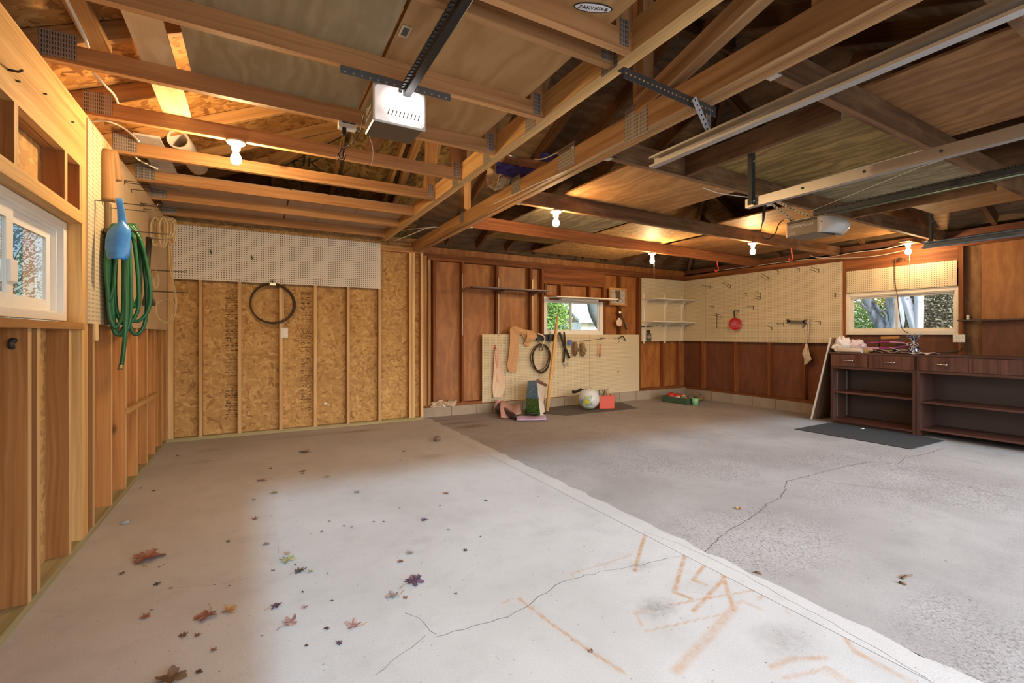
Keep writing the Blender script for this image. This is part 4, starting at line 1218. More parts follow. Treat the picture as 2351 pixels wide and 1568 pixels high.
for k in range(9):
    x = bx0 + .055 + k * .019
    gm_.beam((x, by0 - .0605, bz + .018), (x + .008, by0 - .0605, bz + .045), .004, .003, (0, 1, 0))
obj('lens_slots', gm_, plain('slot_shadow', (.16, .13, .12), .7), lo_)
text_obj('maker_name', 'Genie', M['white_warm'], op, (bx0 - .0015, (by0 + by1) / 2 + .0, bz + .10), (0, -1, 0), (0, 0, 1), .045)
text_obj('model_name', 'Excelerator', M['white_warm'], op, (bx0 - .0015, (by0 + by1) / 2 + .0, bz + .062), (0, -1, 0), (0, 0, 1), .026)
rail = MB(); rx = .650
rail.box(rx - .028, rx + .028, -.35, 2.33, 2.420, 2.423); rail.box(rx - .004, rx + .004, -.35, 2.33, 2.385, 2.42); rail.box(rx - .022, rx + .022, -.35, 2.33, 2.382, 2.386)
rail = MB(); rail.box(rx - .008, rx + .030, -.35, 2.33, 2.385, 2.423)
obj('rail', rail, plain('blued_steel', (.05, .055, .06), .28, .85), op, bevel=.004)
ch = MB(); y = -.3; k = 0
while y < 2.30:
    ch.box(rx - .030, rx - .018 + (.003 if k % 2 else 0), y, y + .010, 2.400 - (.003 if k % 2 else 0), 2.410 + (.003 if k % 2 else 0)); y += .0145; k += 1
ch.box(rx - .026, rx - .022, -.3, 2.3, 2.403, 2.407)
obj('chain', ch, M['steel_dark'], op)
br = MB(); br.box(.352, .905, 2.300, 2.303, 2.432, 2.468); br.box(.352, .905, 2.303, 2.335, 2.466, 2.469)
hb = obj('support_angle', br, plain('blue_grey_steel', (.20, .24, .28), .35, .8), op)
hl = MB()
for k in range(14): hl.lathe([(0, 0), (.0055, 0)], (.372 + k * .039, 2.2996, 2.443), (0, -1, 0), 8, False)
tag(obj('angle_holes', hl, M['galv'], hb), kind='stuff')
strap('hanger_strap', (.535, 2.36, bz1), (.535, 2.345, 2.466), .03, .003, op, M['galv'], (1, 0, 0))
strap('hanger_strap', (.745, 2.36, bz1), (.745, 2.345, 2.466), .03, .003, op, M['galv'], (1, 0, 0))
# outlet box with the opener plug
ob = thing('outlet_box', 'white outlet box under the truss behind the lit opener', 'outlet', (.44, 2.93, ZT))
a, b = onZ(772, 297, ZT - .02), onZ(812, 305, ZT - .02)
obj('box', MB().box(a.x, b.x, 2.895, 2.945, ZT - .038, ZT), M['white_warm'], ob, bevel=.003)
obj('cover_gap', MB().box(a.x + .02, b.x - .004, 2.8935, 2.8948, ZT - .010, ZT - .004), M['black'], ob)
pl_ = onZ(785, 305, ZT - .04)
pw = thing('appliance_cable', 'black looped power cord of the lit opener hanging below the outlet box', 'cord', (pl_.x, 2.91, 2.25))
Yc = 2.90
obj('plug', MB().box(pl_.x - .012, pl_.x + .012, Yc - .012, Yc + .012, ZT - .085, ZT - .038), M['black'], pw, bevel=.004)
def at(px, py, Y): return onY(px, py, Y)
loop = [at(785, 322, Yc), at(783, 345, Yc), at(775, 358, Yc - .01), at(780, 368, Yc), at(791, 366, Yc), at(792, 352, Yc), at(785, 340, Yc - .01), at(781, 350, Yc + .01), at(779, 362, Yc + .01), at(787, 363, Yc - .01), at(788, 348, Yc), at(795, 338, Yc), at(815, 322, Yc - .1), at(828, 300, 2.75), at(833, 275, 2.62), at(836, 262, 2.56)]
obj('cord', MB().tube(smooth_path(loop, 5), .0035, 6), M['black'], pw)
tag(obj('pull_string', MB().tube(smooth_path([Vector((.53, 2.53, bz + .003)), at(855, 335, 2.54), at(856, 360, 2.54), at(852, 380, 2.54)], 5), .0014, 5), M['cable_white']), 'thin white string dangling from the back of the lit opener', 'string')

# ================================================================== UNLIT OPENER
o2 = thing('garage_opener', 'unlit grey garage door opener with a rounded frosted lens near the large pegboard', 'opener', (4.15, 2.2, 2.03))
gx0, gx1, gy0, gy1, gz0, gz1 = 4.01, 4.278, 2.085, 2.345, 2.032, 2.150
grey = plain('grey_brown_enamel', (.16, .135, .11), .35, .35)
obj('body', MB().box(gx0, gx1, gy0, gy1, gz0, gz1), grey, o2, bevel=.006)
obj('top_cover', MB().box(gx0 + .004, gx1 - .004, gy0 + .002, gy1 - .004, gz1, gz1 + .014), M['steel_dark'], o2)
obj('corner_trim', MB().box(gx0 - .003, gx0 + .004, gy1 - .012, gy1 - .004, gz0 - .001, gz1), M['chrome'], o2)
frost = plain('frosted_lens', (.55, .53, .51), .3)
ln = MB()
def l2(s, t):
    # half dome bulging towards the doorway
    a = math.pi * s; e = math.sin(a) ** .7
    x = gx0 - .006 + (gx1 - gx0 + .012) * (.5 - .5 * math.cos(a))
    z0 = gz0 - .014 * e; z1 = gz1 + .012
    k = (1 - t ** 2.2) ** .55 if t < 1 else 0
    return (x, gy0 + .004 - .17 * e * (1 - (1 - t) ** 2 * .25) * (1 if t < .85 else 1) * (.55 + .45 * math.sin(math.pi * min(1, t * .9 + .1))), z0 + (z1 - z0) * (1 - t) ** 1.0)
ln.grid(l2, 22, 12)
b_ = len(ln.v)
obj('lens', ln, frost, o2, solid=.003)
obj('side_slot', MB().obox((gx0 - .005, gy0 - .02, gz1 - .035), (0, 1, 0), (0, 0, 1), (1, 0, 0), .03, .012, .003), M['black'], o2, bevel=.001)
text_obj('maker_name', 'CHAMBERLAIN', M['white_warm'], o2, (gx0 - .0012, (gy0 + gy1) / 2 + .01, gz0 + .082), (0, -1, 0), (0, 0, 1), .031)
text_obj('model_name', '1/2 HP', M['white_warm'], o2, (gx0 - .0012, gy1 - .05, gz0 + .028), (0, -1, 0), (0, 0, 1), .02)
rl = MB(); rl.box(3.985, 4.025, -.35, gy0 + .03, gz1 + .014, gz1 + .034); rl.box(4.000, 4.010, -.35, gy0, gz1 - .004, gz1 + .014)
rl = MB().box(3.992, 4.018, -.35, gy0 + .03, gz1 + .018, gz1 + .05)
obj('rail', rl, M['steel_dark'], o2)
obj('drive_tube', MB().tube([(4.03, -.35, gz1 + .012), (4.03, 1.95, gz1 + .012)], .007, 8), plain('green_zinc', (.30, .42, .36), .3, .8), o2)
ch = MB(); y = -.3; k = 0
while y < 2.1:
    ch.box(3.984, 4.000, y, y + .010, gz1 + .052 - (.003 if k % 2 else 0), gz1 + .062 + (.003 if k % 2 else 0)); y += .0145; k += 1
ch.box(3.990, 3.994, -.3, 2.1, gz1 + .055, gz1 + .059)
obj('chain', ch, M['steel_dark'], o2)
cream = plain('cream_steel', (.55, .47, .33), .4, .5)
strap('mount_plate', (gx0 + .03, gy1 - .05, gz1 + .018), (gx0 + .03, gy0 + .06, gz1 + .018), .05, .004, o2, cream, (1, 0, 0))
strap('hanger_strap', (gx0 + .02, gy1 - .06, gz1 + .02), (gx0 - .14, 2.445, ZO - .001), .022, .003, o2, cream, (0, 1, 0), .03)
strap('hanger_strap', (gx0 + .05, gy0 + .07, gz1 + .02), (gx0 - .03, 2.43, ZO - .001), .022, .003, o2, cream, (0, 1, 0), .03)
# outlet and cord for the unlit opener
q = onZ(1757, 468, ZO - .01)
ob = thing('outlet_box', 'small white outlet plate on the joist beside the unlit opener', 'outlet', (q.x, q.y, ZO - .02))
obj('box', MB().box(q.x - .07, q.x + .07, q.y - .03, q.y + .03, ZO - .02, ZO), M['white_warm'], ob, bevel=.003)
pw = thing('appliance_cable', 'black sagging power cord between the joist outlet and the unlit opener', 'cord', (q.x, q.y, 2.1))
obj('plug', MB().tube([(q.x, q.y, ZO - .02), at(1754, 488, q.y), at(1752, 510, q.y)], [.012, .014, .008], 8), M['black'], pw)
cd = [at(1752, 505, q.y), at(1747, 530, q.y), at(1752, 545, q.y), at(1765, 549, q.y), at(1780, 535, q.y), at(1788, 515, q.y), at(1800, 505, q.y - .03), at(1812, 503, gy1), Vector((gx0 + .06, gy1 - .02, gz1 + .01))]
obj('cord', MB().tube(smooth_path(cd, 5), .0045, 6), M['black'], pw)
tag(obj('power_cable', MB().tube(smooth_path([onZ(1614, 431, ZO - .004), onZ(1650, 443, ZO - .02), onZ(1690, 449, ZO - .03), onZ(1735, 455, ZO - .02), onZ(1757, 464, ZO - .008)], 5), .004, 6), M['cable_white']), 'white cable stapled along the dark joist towards the unlit opener', 'cable')
# pull rope of the unlit opener rail
tag(obj('release_wire', MB().tube([(4.02, 2.2, gz1 + .06), (3.93, 1.4, 2.33), (3.80, .6, 2.36)], .002, 5), M['cable_white']), 'thin tan wire running from the unlit opener towards the doorway', 'wire')

# ================================================================== WRAPPING WITH BLUE PRINT AND LOOSE CABLES
blue = plain('blue_printed_paper', (.06, .06, .30), .6, 0, .25, 25)
kraft = plain('kraft_paper', (.40, .235, .13), .75, 0, .25, 12)
wp = thing('insulation_wrapper', 'torn kraft paper wrapper with blue print stuffed between girder and fir beam', 'wrapper', onZ(1200, 400, 2.46))
rs = random.Random(9)
def patch(pts, depth, mat, name, amp, nu=16, nv=8, seed=1):
    """crumpled sheet spanning four measured corners at their own depths"""
    P = [onY(px, py, y) for px, py, y in pts]; r = random.Random(seed)
    jit = [[r.uniform(-amp, amp) for _ in range(nu + 1)] for _ in range(nv + 1)]
    def fn(s, t):
        a = P[0].lerp(P[1], s); b = P[3].lerp(P[2], s); p = a.lerp(b, t)
        j = jit[round(t * nv)][round(s * nu)]
        return p + Vector((j, j * .7, -abs(j) * .6))
    obj(name, MB().grid(fn, nu, nv), mat, wp, solid=.002)
patch([(1148, 352, 3.75), (1300, 378, 3.25), (1262, 405, 3.30), (1135, 372, 3.80)], 0, kraft, 'kraft_sheet', .012, seed=2)
patch([(1139, 370, 3.72), (1232, 388, 3.40), (1200, 412, 3.45), (1140, 398, 3.74)], 0, blue, 'printed_sheet', .008, seed=3)
patch([(1241, 348, 3.5), (1272, 352, 3.4), (1266, 372, 3.4), (1236, 368, 3.5)], 0, blue, 'printed_sheet', .01, 8, 5, seed=4)
patch([(1118, 375, 3.85), (1150, 398, 3.7), (1136, 436, 3.75), (1116, 425, 3.85)], 0, M['sheet_pale'], 'torn_edge', .012, 8, 8, seed=5)
patch([(1150, 402, 3.66), (1172, 410, 3.6), (1165, 428, 3.62), (1134, 438, 3.7)], 0, plain('foam_filling', (.66, .56, .36), .8), 'filling', .015, 8, 6, seed=6)
def cable(name, label, pts, r=.005, mat=None, cat='cable', grp=None):
    return tag(obj(name, MB().tube(smooth_path(pts, 6), r, 7), mat or M['cable_white']), label, cat, grp)
cable('power_cable', 'white cable sagging from girder to fir beam over the blue printed wrapper', [onX(1158, 352, XG + .10), onY(1190, 362, 3.7), onY(1240, 366, 3.4), onY(1280, 350, 3.15), onX(1316, 338, XB - .012)], .006)
cable('power_cable', 'white cable along the underside edge of the fir beam', [onX(1130, 470, XB - .004), onX(1215, 430, XB - .004), onX(1300, 392, XB - .004)], .005)
cable('power_cable', 'grey cable draped from the back wall corner over the fir beam end', [onZ(905, 553, 2.44), onZ(940, 540, 2.44), onZ(980, 524, 2.44), onX(1010, 522, XB - .01)], .006)
cable('power_cable', 'short white cable crossing above the beam corner', [onZ(920, 530, 2.5), onZ(955, 525, 2.5), onX(1000, 520, XB - .02)], .005)
cable('power_cable', 'white cable drooping between the first trusses at the top of the left wall', [onY(150, -5, 2.35), onY(175, 45, 2.38), onY(196, 90, 2.42), onY(203, 108, 2.50)], .006)
cable('power_cable', 'white cable hanging between trusses above the window header', [onY(213, 165, 3.0), onY(240, 195, 3.05), onY(262, 218, 3.15), onY(271, 237, 3.3)], .006)
cable('power_cable', 'white cable leaving the top corner of the tan pegboard', [onY(208, 278, 3.62), onY(245, 278, 3.6), onY(285, 295, 3.62), onY(320, 325, 3.6)], .005)
cable('power_cable', 'white cable tied in a knot at the end of a truss near the left wall', [onY(308, 357, 4.2), onY(320, 368, 4.22), onY(340, 378, 4.3), onY(362, 388, 4.35)], .005)
cable('power_cable', 'white cable clipped along the top of the right wall to the window bulb', [onX(1860, 587, RW - .01), onX(1890, 592, RW - .01), onX(1960, 580, RW - .01), onX(2030, 572, RW - .01), onX(2080, 560, RW - .01), onX(2130, 553, RW - .01)], .006)
cable('power_cable', 'second white cable looping below the first along the right wall plate', [onX(1640, 622, RW - .008), onX(1720, 612, RW - .008), onX(1850, 596, RW - .008), onX(1990, 590, RW - .008), onX(2075, 575, RW - .008)], .005)
# ================================================================== PEGBOARDS
def board_x(name, label, X, th, y0, y1, z0, z1, mat, grp=None, cat='pegboard'):
    """board flat on a wall that faces along x"""
    mb = MB().box(min(X, X + th), max(X, X + th), y0, y1, z0, z1, 1)
    mb.uv = [[(mb.v[k].y, mb.v[k].z) for k in f] if i in (0, 1) else [(.0, .0)] * 4 for i, f in enumerate(mb.f)]
    return tag(obj(name, mb, mat), label, cat, grp)
def board_y(name, label, Y, th, x0, x1, z0, z1, mat, grp=None, cat='pegboard'):
    mb = MB().box(x0, x1, min(Y, Y + th), max(Y, Y + th), z0, z1, 0)
    mb.uv = [[(mb.v[k].x, mb.v[k].z) for k in f] if i in (2, 3) else [(.0, .0)] * 4 for i, f in enumerate(mb.f)]
    return tag(obj(name, mb, mat), label, cat, grp)
T6 = .007
board_x('pegboard', 'narrow cream pegboard beside the left window, behind the blue scoop shadow', LW, T6, 3.535, 3.86, 1.262, 2.455, M['peg'])
board_x('pegboard', 'wide tan pegboard behind the green hose on the left wall', LW, T6, 3.95, 6.26, 1.250, 2.455, M['hardboard'])
tag(obj('batten', MB().box(LW, LW + .03, 3.875, 3.935, 1.262, 2.05), wood('grey_batten', (.30, .22, .14), (.17, .11, .06), .7)), 'weathered upright batten behind the left side of the green hose', 'batten')
tag(obj('wood_tag', MB().box(LW, LW + .012, 3.665, 3.73, 1.16, 1.275), M['sheet_pale'], bevel=.002), 'small pale wood tag below the narrow cream pegboard', 'wood tag')
board_y('pegboard', 'white pegboard on the strand board wall, nearest the left wall', DB - T6, T6, -.80, .272, 1.82, 2.432, M['peg_white'])
board_y('pegboard', 'white pegboard on the strand board wall, beside the old back wall', DB - T6, T6, .276, 1.478, 1.82, 2.432, M['peg_white'])
board_y('pegboard', 'low cream pegboard behind the towels and the leaning stick', DO - T6, T6, 3.075, 5.175, .145, 1.205, M['peg'])
board_y('pegboard', 'low cream pegboard behind the globe ball and red crate', DO - T6, T6, 5.181, 6.36, .118, 1.20, M['peg'])
th_ = MB(); c = onY(1327, 898, DO - T6 - .001)
th_.poly([onY(px, py, DO - T6 - .0012) for px, py in ((1313, 896), (1322, 897), (1331, 892), (1334, 889), (1335, 893), (1343, 892), (1339, 896), (1331, 899), (1322, 903), (1314, 904))][::-1])
obj('torn_hole', th_, M['black'], [o for o in bpy.data.objects if o.get('label', '').startswith('low cream pegboard behind the towels')][0])
board_y('pegboard', 'cream pegboard behind the two white shelves', DO - T6, T6, 6.42, RW - T6, 1.07, 2.285, M['peg'])
board_x('pegboard', 'narrow cream pegboard strip in the far corner beside the white shelves', RW - T6, T6, 5.985, 6.49, 1.07, 2.283, M['peg'])
board_x('pegboard', 'large cream pegboard with the red pan and many hooks', RW - T6, T6, 3.61, 5.978, 1.07, 2.283, M['peg'])
board_x('pegboard', 'cream pegboard strip above the long right window', RW - T6, T6, 2.335, 3.555, 1.806, 2.125, M['peg'])

# ================================================================== LEFT WALL: HOOKS, SCOOP, HOSE
def rod_l(Y, z, L, label, r=.0028, drop=0.0, lip=.02, pair=0.0, cat='hook'):
    pts = [(LW + T6 - .004, Y, z), (LW + T6 + L, Y, z - drop), (LW + T6 + L + .008, Y, z - drop + lip)]
    mb = MB().tube(pts, r, 6)
    if pair: mb.tube([(a, Y + pair, b) for a, _, b in pts], r, 6); mb.tube([(LW + T6 + .004, Y, z), (LW + T6 + .004, Y + pair, z)], r, 6)
    mb.tube([(LW + T6 + .003, Y, z), (LW + T6 + .003, Y, z - .03)], r, 6)
    return tag(obj('peg_hook', mb, M['wire']), label, cat, 'hooks on the left wall')
Y1 = 3.66
z1 = onX(213, 459, LW).z
rod_l(Y1, z1, .30, 'long wire hook that the blue scoop hangs on')
def scoop():
    t = thing('feed_scoop', 'bright blue plastic scoop hanging from a long wire hook', 'scoop', onY(275, 520, Y1 - .012))
    blue_ = NT('blue_plastic'); nz = blue_.noise(blue_.obj(), 11, 3, .6).outputs[0]
    blue_.set(Base_Color=blue_.ramp(nz, [(.3, (.022, .16, .62)), (.62, (.05, .27, .80)), (.8, (.22, .36, .78))]), Roughness=.35)
    h = MB(); Yh = Y1 - .004
    pts = [onY(272, 456, Yh + .012), onY(274, 460, Yh - .004), onY(277, 478, Yh - .012), onY(279, 496, Yh - .012), onY(281, 514, Yh - .018)]
    pts = smooth_path(pts, 4)
    h.ribbon(pts, [.034 + .016 * (i / len(pts)) ** 3 for i in range(len(pts))], .010, (1, 0, 0))
    obj('handle', h, blue_.m, t, bevel=.002)
    bl = MB()
    prof = [(-.10, .00), (.0, .16), (.10, .44), (.2, .80), (.36, 1.0), (.7, 1.04), (.88, .94), (1.0, .74)]
    top, bot = onY(283, 508, Y1), onY(271, 598, Y1)
    def wd(v):
        for (a, wa), (b, wb_) in zip(prof, prof[1:]):
            if a <= v <= b: return wa + (wb_ - wa) * (v - a) / (b - a)
        return prof[-1][1]
    cxm = onY(273, 560, Y1)
    half = (onY(302, 560, Y1).x - onY(246, 560, Y1).x) / 2
    def f(s, t_):
        v = t_; w_ = wd(v) * half
        x = (top.x + (cxm.x - top.x) * min(1, v * 2)) + (s - .5) * 2 * w_
        z = top.z + (bot.z - top.z) * v
        e = 1 - (2 * s - 1) ** 2
        return (x, Y1 - .02 - .055 * e * (.25 + .75 * v), z)
    bl.grid(f, 18, 16)
    obj('bowl', bl, blue_.m, t, solid=.003)
    return t
scoop()
def hose():
    t = thing('garden_hose', 'green garden hose hanging in long loops on the left wall', 'hose', (-.72, 3.86, 1.3))
    gm = NT('green_vinyl'); nz = gm.noise(gm.map(gm.uv(), (1, 1, 1)), 3, 3, .5).outputs[0]
    v = gm.n('SeparateXYZ', {0: gm.uv()}).outputs[1]
    st = gm.math('LESS_THAN', gm.math('ABSOLUTE', gm.math('SUBTRACT', v, .030)), .0028)
    gm.set(Base_Color=gm.mix(st, gm.ramp(nz, [(.3, (.008, .085, .034)), (.7, (.02, .17, .068))]), (.55, .62, .45)), Roughness=.32)
    r = random.Random(3)
    # measured loops: (left x, right x, bottom y, depth from the camera)
    ztop = 525
    L = [(243, 262, 690, 3.78), (248, 284, 752, 3.80), (252, 292, 768, 3.82), (258, 300, 770, 3.84), (264, 318, 745, 3.86), (286, 344, 738, 3.90), (292, 336, 768, 3.93), (296, 322, 705, 3.95)]
    mb = MB()
    for i, (xa, xb, yb, Y) in enumerate(L):
        xm_ = (xa + xb) / 2; xt = 262 + 6 * i
        P = [onY(xt - 6, ztop - 4, Y), onY((xt + xa) / 2 - 4, ztop + 25, Y - .01), onY(xa, (ztop + yb) / 2, Y - .02), onY(xa + 4, yb - 30, Y - .01), onY(xm_ - 2, yb, Y), onY(xb - 3, yb - 28, Y + .01), onY(xb, (ztop + yb) / 2 + 20, Y + .02), onY((xt + xb) / 2 + 6, ztop + 30, Y + .01), onY(xt + 8, ztop - 3, Y), onY(xt + 2, ztop - 8, Y)]
        mb.tube(smooth_path(P, 6, True), .0118, 10, closed=True)
    obj('hose_loops', mb, gm.m, t)
    e = MB().tube(smooth_path([onY(290, 560, 3.76), onY(288, 640, 3.75), onY(290, 700, 3.75), onY(287, 770, 3.75), onY(281, 825, 3.75), onY(277, 842, 3.75)], 6), .0118, 10)
    obj('hose_end', e, gm.m, t)
    a, b = onY(277.6, 838, 3.75), onY(275.5, 849, 3.75)
    obj('coupling', MB().tube([a, b], [.0135, .0145], 12), brass, t)
    return t
hose()
rod_l(3.83, onX(240, 530, LW).z, .34, 'thick wire hook carrying the green hose', .004)
rod_l(3.90, onX(300, 527, LW).z + .0, .24, 'wire hook tip showing just right of the blue scoop', lip=.03)
# bent wooden strap on its hook
ws_ = thing('bent_wood_strap', 'thick folded wooden strap hanging high on the cream pegboard', 'strap', (-.76, 3.83, 2.1))
wood_b = wood('veneer_strap', (.44, .26, .11), (.27, .14, .055), .6, 40)
mb = MB(); Ys = 3.80
P = [onY(244, 458, Ys), onY(243, 420, Ys), onY(241, 380, Ys), onY(240, 352, Ys + .005), onY(245, 343, Ys + .03), onY(250, 348, Ys + .06), onY(254, 372, Ys + .075), onY(257, 395, Ys + .08), onY(259, 412, Ys + .085)]
P = smooth_path(P, 4)
for k in range(3):
    mb.ribbon([a + Vector((0, .007 * k, -.004 * k)) for a in P], .092, .005, (1, 0, 0))
obj('strap_layers', mb, wood_b, ws_)
for (px, py, L, lab, pr_) in ((259, 362, .30, 'double wire hook just right of the folded wooden strap', .05), (282, 414, .34, 'double wire hook reaching under the second truss from the wall corner', .06), (298, 434, .20, 'short wire hook below the long double hook near the trusses', .0),
                              (320, 466, .34, 'double wire hook above the clear tubing coil', .05), (327, 479, .22, 'single wire hook just below the double hook above the clear tubing', 0),
                              (312, 545, .20, 'wire hook between the hose and the black brush', 0), (345, 619, .26, 'double wire hook crossing toward the white pegboard', .06), (340, 668, .28, 'lowest wire hook on the tan pegboard', .05)):
    p = onX(px, py, LW); rod_l(p.y, p.z, L, lab, .0026, 0, .015, pr_)
# long-handled black brush
bp_ = onX(337, 600, LW + .06)
t = thing('hand_brush', 'long black handled brush hanging beside the green hose', 'brush', (bp_.x, bp_.y, 1.4))
Yb = bp_.y
obj('handle', MB().tube([onY(342, 545, Yb), onY(339, 610, Yb), onY(336, 672, Yb)], [.022, .018, .014], 10), M['black'], t)
hd = MB(); hd.prism([onY(333, 665, Yb - .02), onY(340, 665, Yb - .02), onY(355, 694, Yb - .02), onY(354, 702, Yb - .02), onY(327, 702, Yb - .02), onY(326, 694, Yb - .02)], (0, .05, 0))
obj('brush_head', hd, M['black'], t, bevel=.004)
# clear tubing
t = thing('tubing_coil', 'coil of clear yellowed tubing hanging beside the white pegboard', 'tubing', (-.6, 5.5, 1.6))
r = random.Random(12)
mb = MB(); Yt = 5.30
for k in range(9):
    xa = 347 + 5 * k + r.uniform(-2, 2); xb = xa + r.uniform(14, 22); yb = 545 + r.uniform(0, 28); Y = Yt + r.uniform(-.08, .08)
    P = [onY((xa + xb) / 2, 502 + r.uniform(-3, 3), Y), onY(xa, 515, Y), onY(xa + 1, yb - 14, Y), onY((xa + xb) / 2, yb, Y), onY(xb - 1, yb - 14, Y), onY(xb, 515, Y)]
    mb.tube(smooth_path(P, 5, True), .0085, 7, closed=True)
for k in range(3):
    P = [onY(347, 505 + 3 * k, Yt), onY(362, 500 + 2 * k, Yt), onY(385, 499 + 2 * k, Yt), onY(405, 507 + 2 * k, Yt)]
    mb.tube(smooth_path(P, 5), .0085, 7)
obj('upper_coil', mb, M['tubing'], t)
mb = MB()
mb.tube(smooth_path([onY(392, 560, Yt), onY(396, 610, Yt), onY(398, 660, Yt), onY(404, 700, Yt), onY(400, 728, Yt), onY(384, 740, Yt), onY(366, 732, Yt), onY(358, 712, Yt), onY(364, 694, Yt), onY(382, 688, Yt), onY(398, 695, Yt), onY(402, 712, Yt), onY(392, 732, Yt)], 6), .006, 7)
mb.tube(smooth_path([onY(388, 562, Yt), onY(391, 620, Yt), onY(402, 665, Yt), onY(405, 705, Yt), onY(395, 738, Yt + .02), onY(372, 742, Yt + .02)], 6), .006, 7)
for k in range(4): mb.tube(smooth_path([onY(357, 621, Yt - .03 * k), onY(350 + k, 640, Yt), onY(356 + k, 664, Yt), onY(363 + k, 645, Yt), onY(359, 622, Yt)], 5), .004, 6)
obj('lower_loops', mb, M['tubing'], t)
# nails and bent spikes in the left framing
for px, py, lab in ((18, 160, 'bent dark spike in the header'), (38, 186, ''), (100, 215, ''), (164, 280, '')):
    p = onX(px, py, LW)
    n_ = MB().tube([p + Vector((-.01, 0, 0)), p + Vector((.012, 0, 0))], .004, 6)
    if lab: n_ = MB().tube([p + Vector((-.01, 0, 0)), p + Vector((.03, 0, 0)), p + Vector((.05, -.03, -.004))], .005, 6)
    obj('nail', n_, M['wire'], wl)
p = onX(20, 790, LW)
tag(obj('rope_hook', MB().tube(smooth_path([Vector((LW - .040, 2.748, p.z + .012)), Vector((LW - .045, 2.735, p.z + .012)), Vector((LW - .046, 2.730, p.z - .008)), Vector((LW - .046, 2.74, p.z - .016))], 4), .011, 8), M['black']), 'black hook on a stud below the left window', 'hook')

# ================================================================== NEW BACK WALL THINGS
cc = onY(626, 697, DB - .03)
t = thing('wire_coil', 'dark brown coil of stiff wire hanging below the white pegboard', 'coil', cc)
mb = MB(); r = random.Random(2); RR = 43.0 / FPX * 6.13
for k in range(9):
    rr = RR * r.uniform(.90, 1.0); dx, dz = r.uniform(-.006, .006), r.uniform(-.006, .006); sq = r.uniform(.97, 1.03)
    mb.tube([cc + Vector((dx + rr * math.cos(a * math.pi / 28), r.uniform(-.002, .002) + .004 * (k % 3 - 1), dz + rr * sq * math.sin(a * math.pi / 28))) for a in range(56)], .0042, 6, closed=True)
obj('wire_loops', mb, plain('rusty_wire', (.075, .045, .025), .6, .3), t)
q = onY(626, 652, DB - .03)
ct = thing('bulldog_clip', 'silver spring clip holding the dark wire coil', 'clip', q)
obj('clip_jaw', MB().box(q.x - .036, q.x + .036, q.y - .014, q.y + .014, q.z - .020, q.z + .016), M['chrome'], ct, bevel=.005)
hk = MB().tube([q + Vector((0, 0, .016)), q + Vector((0, .01, .05)), q + Vector((0, .028, .052))], .003, 6); hk.tube([q + Vector((-.02, 0, .045)), q + Vector((0, 0, .02)), q + Vector((.02, 0, .05))], .003, 6)
obj('clip_wire', hk, M['wire'], ct)
def outlet(name, label, c, u, n, W_, H_, rows, cols):
    c = Vector(c); u = Vector(u); n = Vector(n); z = Vector((0, 0, 1))
    t = thing(name, label, 'outlet', c)
    obj('cover_plate', MB().obox(c + n * .004, u, n, z, W_, .008, H_), M['white_warm'], t, bevel=.003)
    for i in range(cols):
        for j in range(rows):
            e = c + u * (i - (cols - 1) / 2) * (W_ / cols) + z * (j - (rows - 1) / 2) * (H_ / (rows + .6))
            s = obj('socket', MB().obox(e + n * .009, u, n, z, W_ / cols * .5, .004, H_ / (rows + 1.2) * .8), M['porcelain'], t, bevel=.002)
            sl = MB(); sl.obox(e + n * .0112 + u * .006, u, n, z, .0025, .001, .009); sl.obox(e + n * .0112 - u * .006, u, n, z, .0025, .001, .009)
            obj('socket_slots', sl, M['black'], s)
    return t
outlet('wall_outlet', 'white outlet plate on the strand board wall below the wire coil', onY(652.5, 764, DB - .002), (1, 0, 0), (0, -1, 0), .086, .122, 2, 1)
tag(obj('thin_cable', MB().tube([onY(651, 755, DB - .012), onY(651, 668, DB - .012)], .003, 6), M['cable_white']), 'thin pale cable running up a stud from the outlet plate', 'cable')
kc = onY(747, 927, DB + SD - .001)
kn = MB().lathe([(0, .012), (.022, .010), (.026, 0), (0, 0)], kc, (0, -1, 0), 16)
tag(obj('cable_bushing', kn, M['white_warm']), 'small round white cable bushing low on the strand board wall', 'bushing')
for px, py, lab in ((483, 577, 'dark bent hook stub on the white pegboard nearest the left wall'), (577, 590, 'second dark hook stub on that white pegboard, nearer its middle')):
    p = onY(px, py, DB - T6)
    mb = MB().tube([p + Vector((0, .004, .012)), p + Vector((0, -.03, .010)), p + Vector((.006, -.045, -.006)), p + Vector((.01, -.03, -.02))], .006, 6)
    mb.tube([p + Vector((.008, -.005, .0)), p + Vector((.012, -.02, -.03))], .006, 6)
    tag(obj('peg_hook', mb, M['wire']), lab, 'hook', 'stubs on the white pegboard')

# ================================================================== OLD BACK WALL THINGS
def standard_y(X, z0, z1, mat, parent=None):
    return obj('shelf_standard', MB().box(X - .009, X + .009, DO - .016, DO - .0005, z0, z1), mat, parent)
sh = thing('wall_shelf', 'dark grey shelf board on three upright rails, old back wall', 'shelf', (3.4, 6.4, 1.9))
zsh = onY(1065, 663, DO).z
obj('board', MB().box(2.80, 4.165, DO - .265, DO - .02, zsh, zsh + .022), plain('dark_shelf_laminate', (.15, .11, .105), .45), sh, bevel=.002)
rail_m = plain('worn_rail', (.34, .27, .20), .45, .5)
for px, z0, z1 in ((1061, 1.19, 2.12), (1144, 1.17, 2.10), (1222, 1.23, 2.10)):
    x = onY(px, 700, DO).x
    standard_y(x, z0, z1, rail_m, sh)
    br = MB().prism([(x - .004, DO - .02, zsh - .002), (x - .004, DO - .24, zsh - .002), (x - .004, DO - .24, zsh - .014), (x - .004, DO - .02, zsh - .06)], (.008, 0, 0))
    obj('shelf_bracket', br, rail_m, sh)
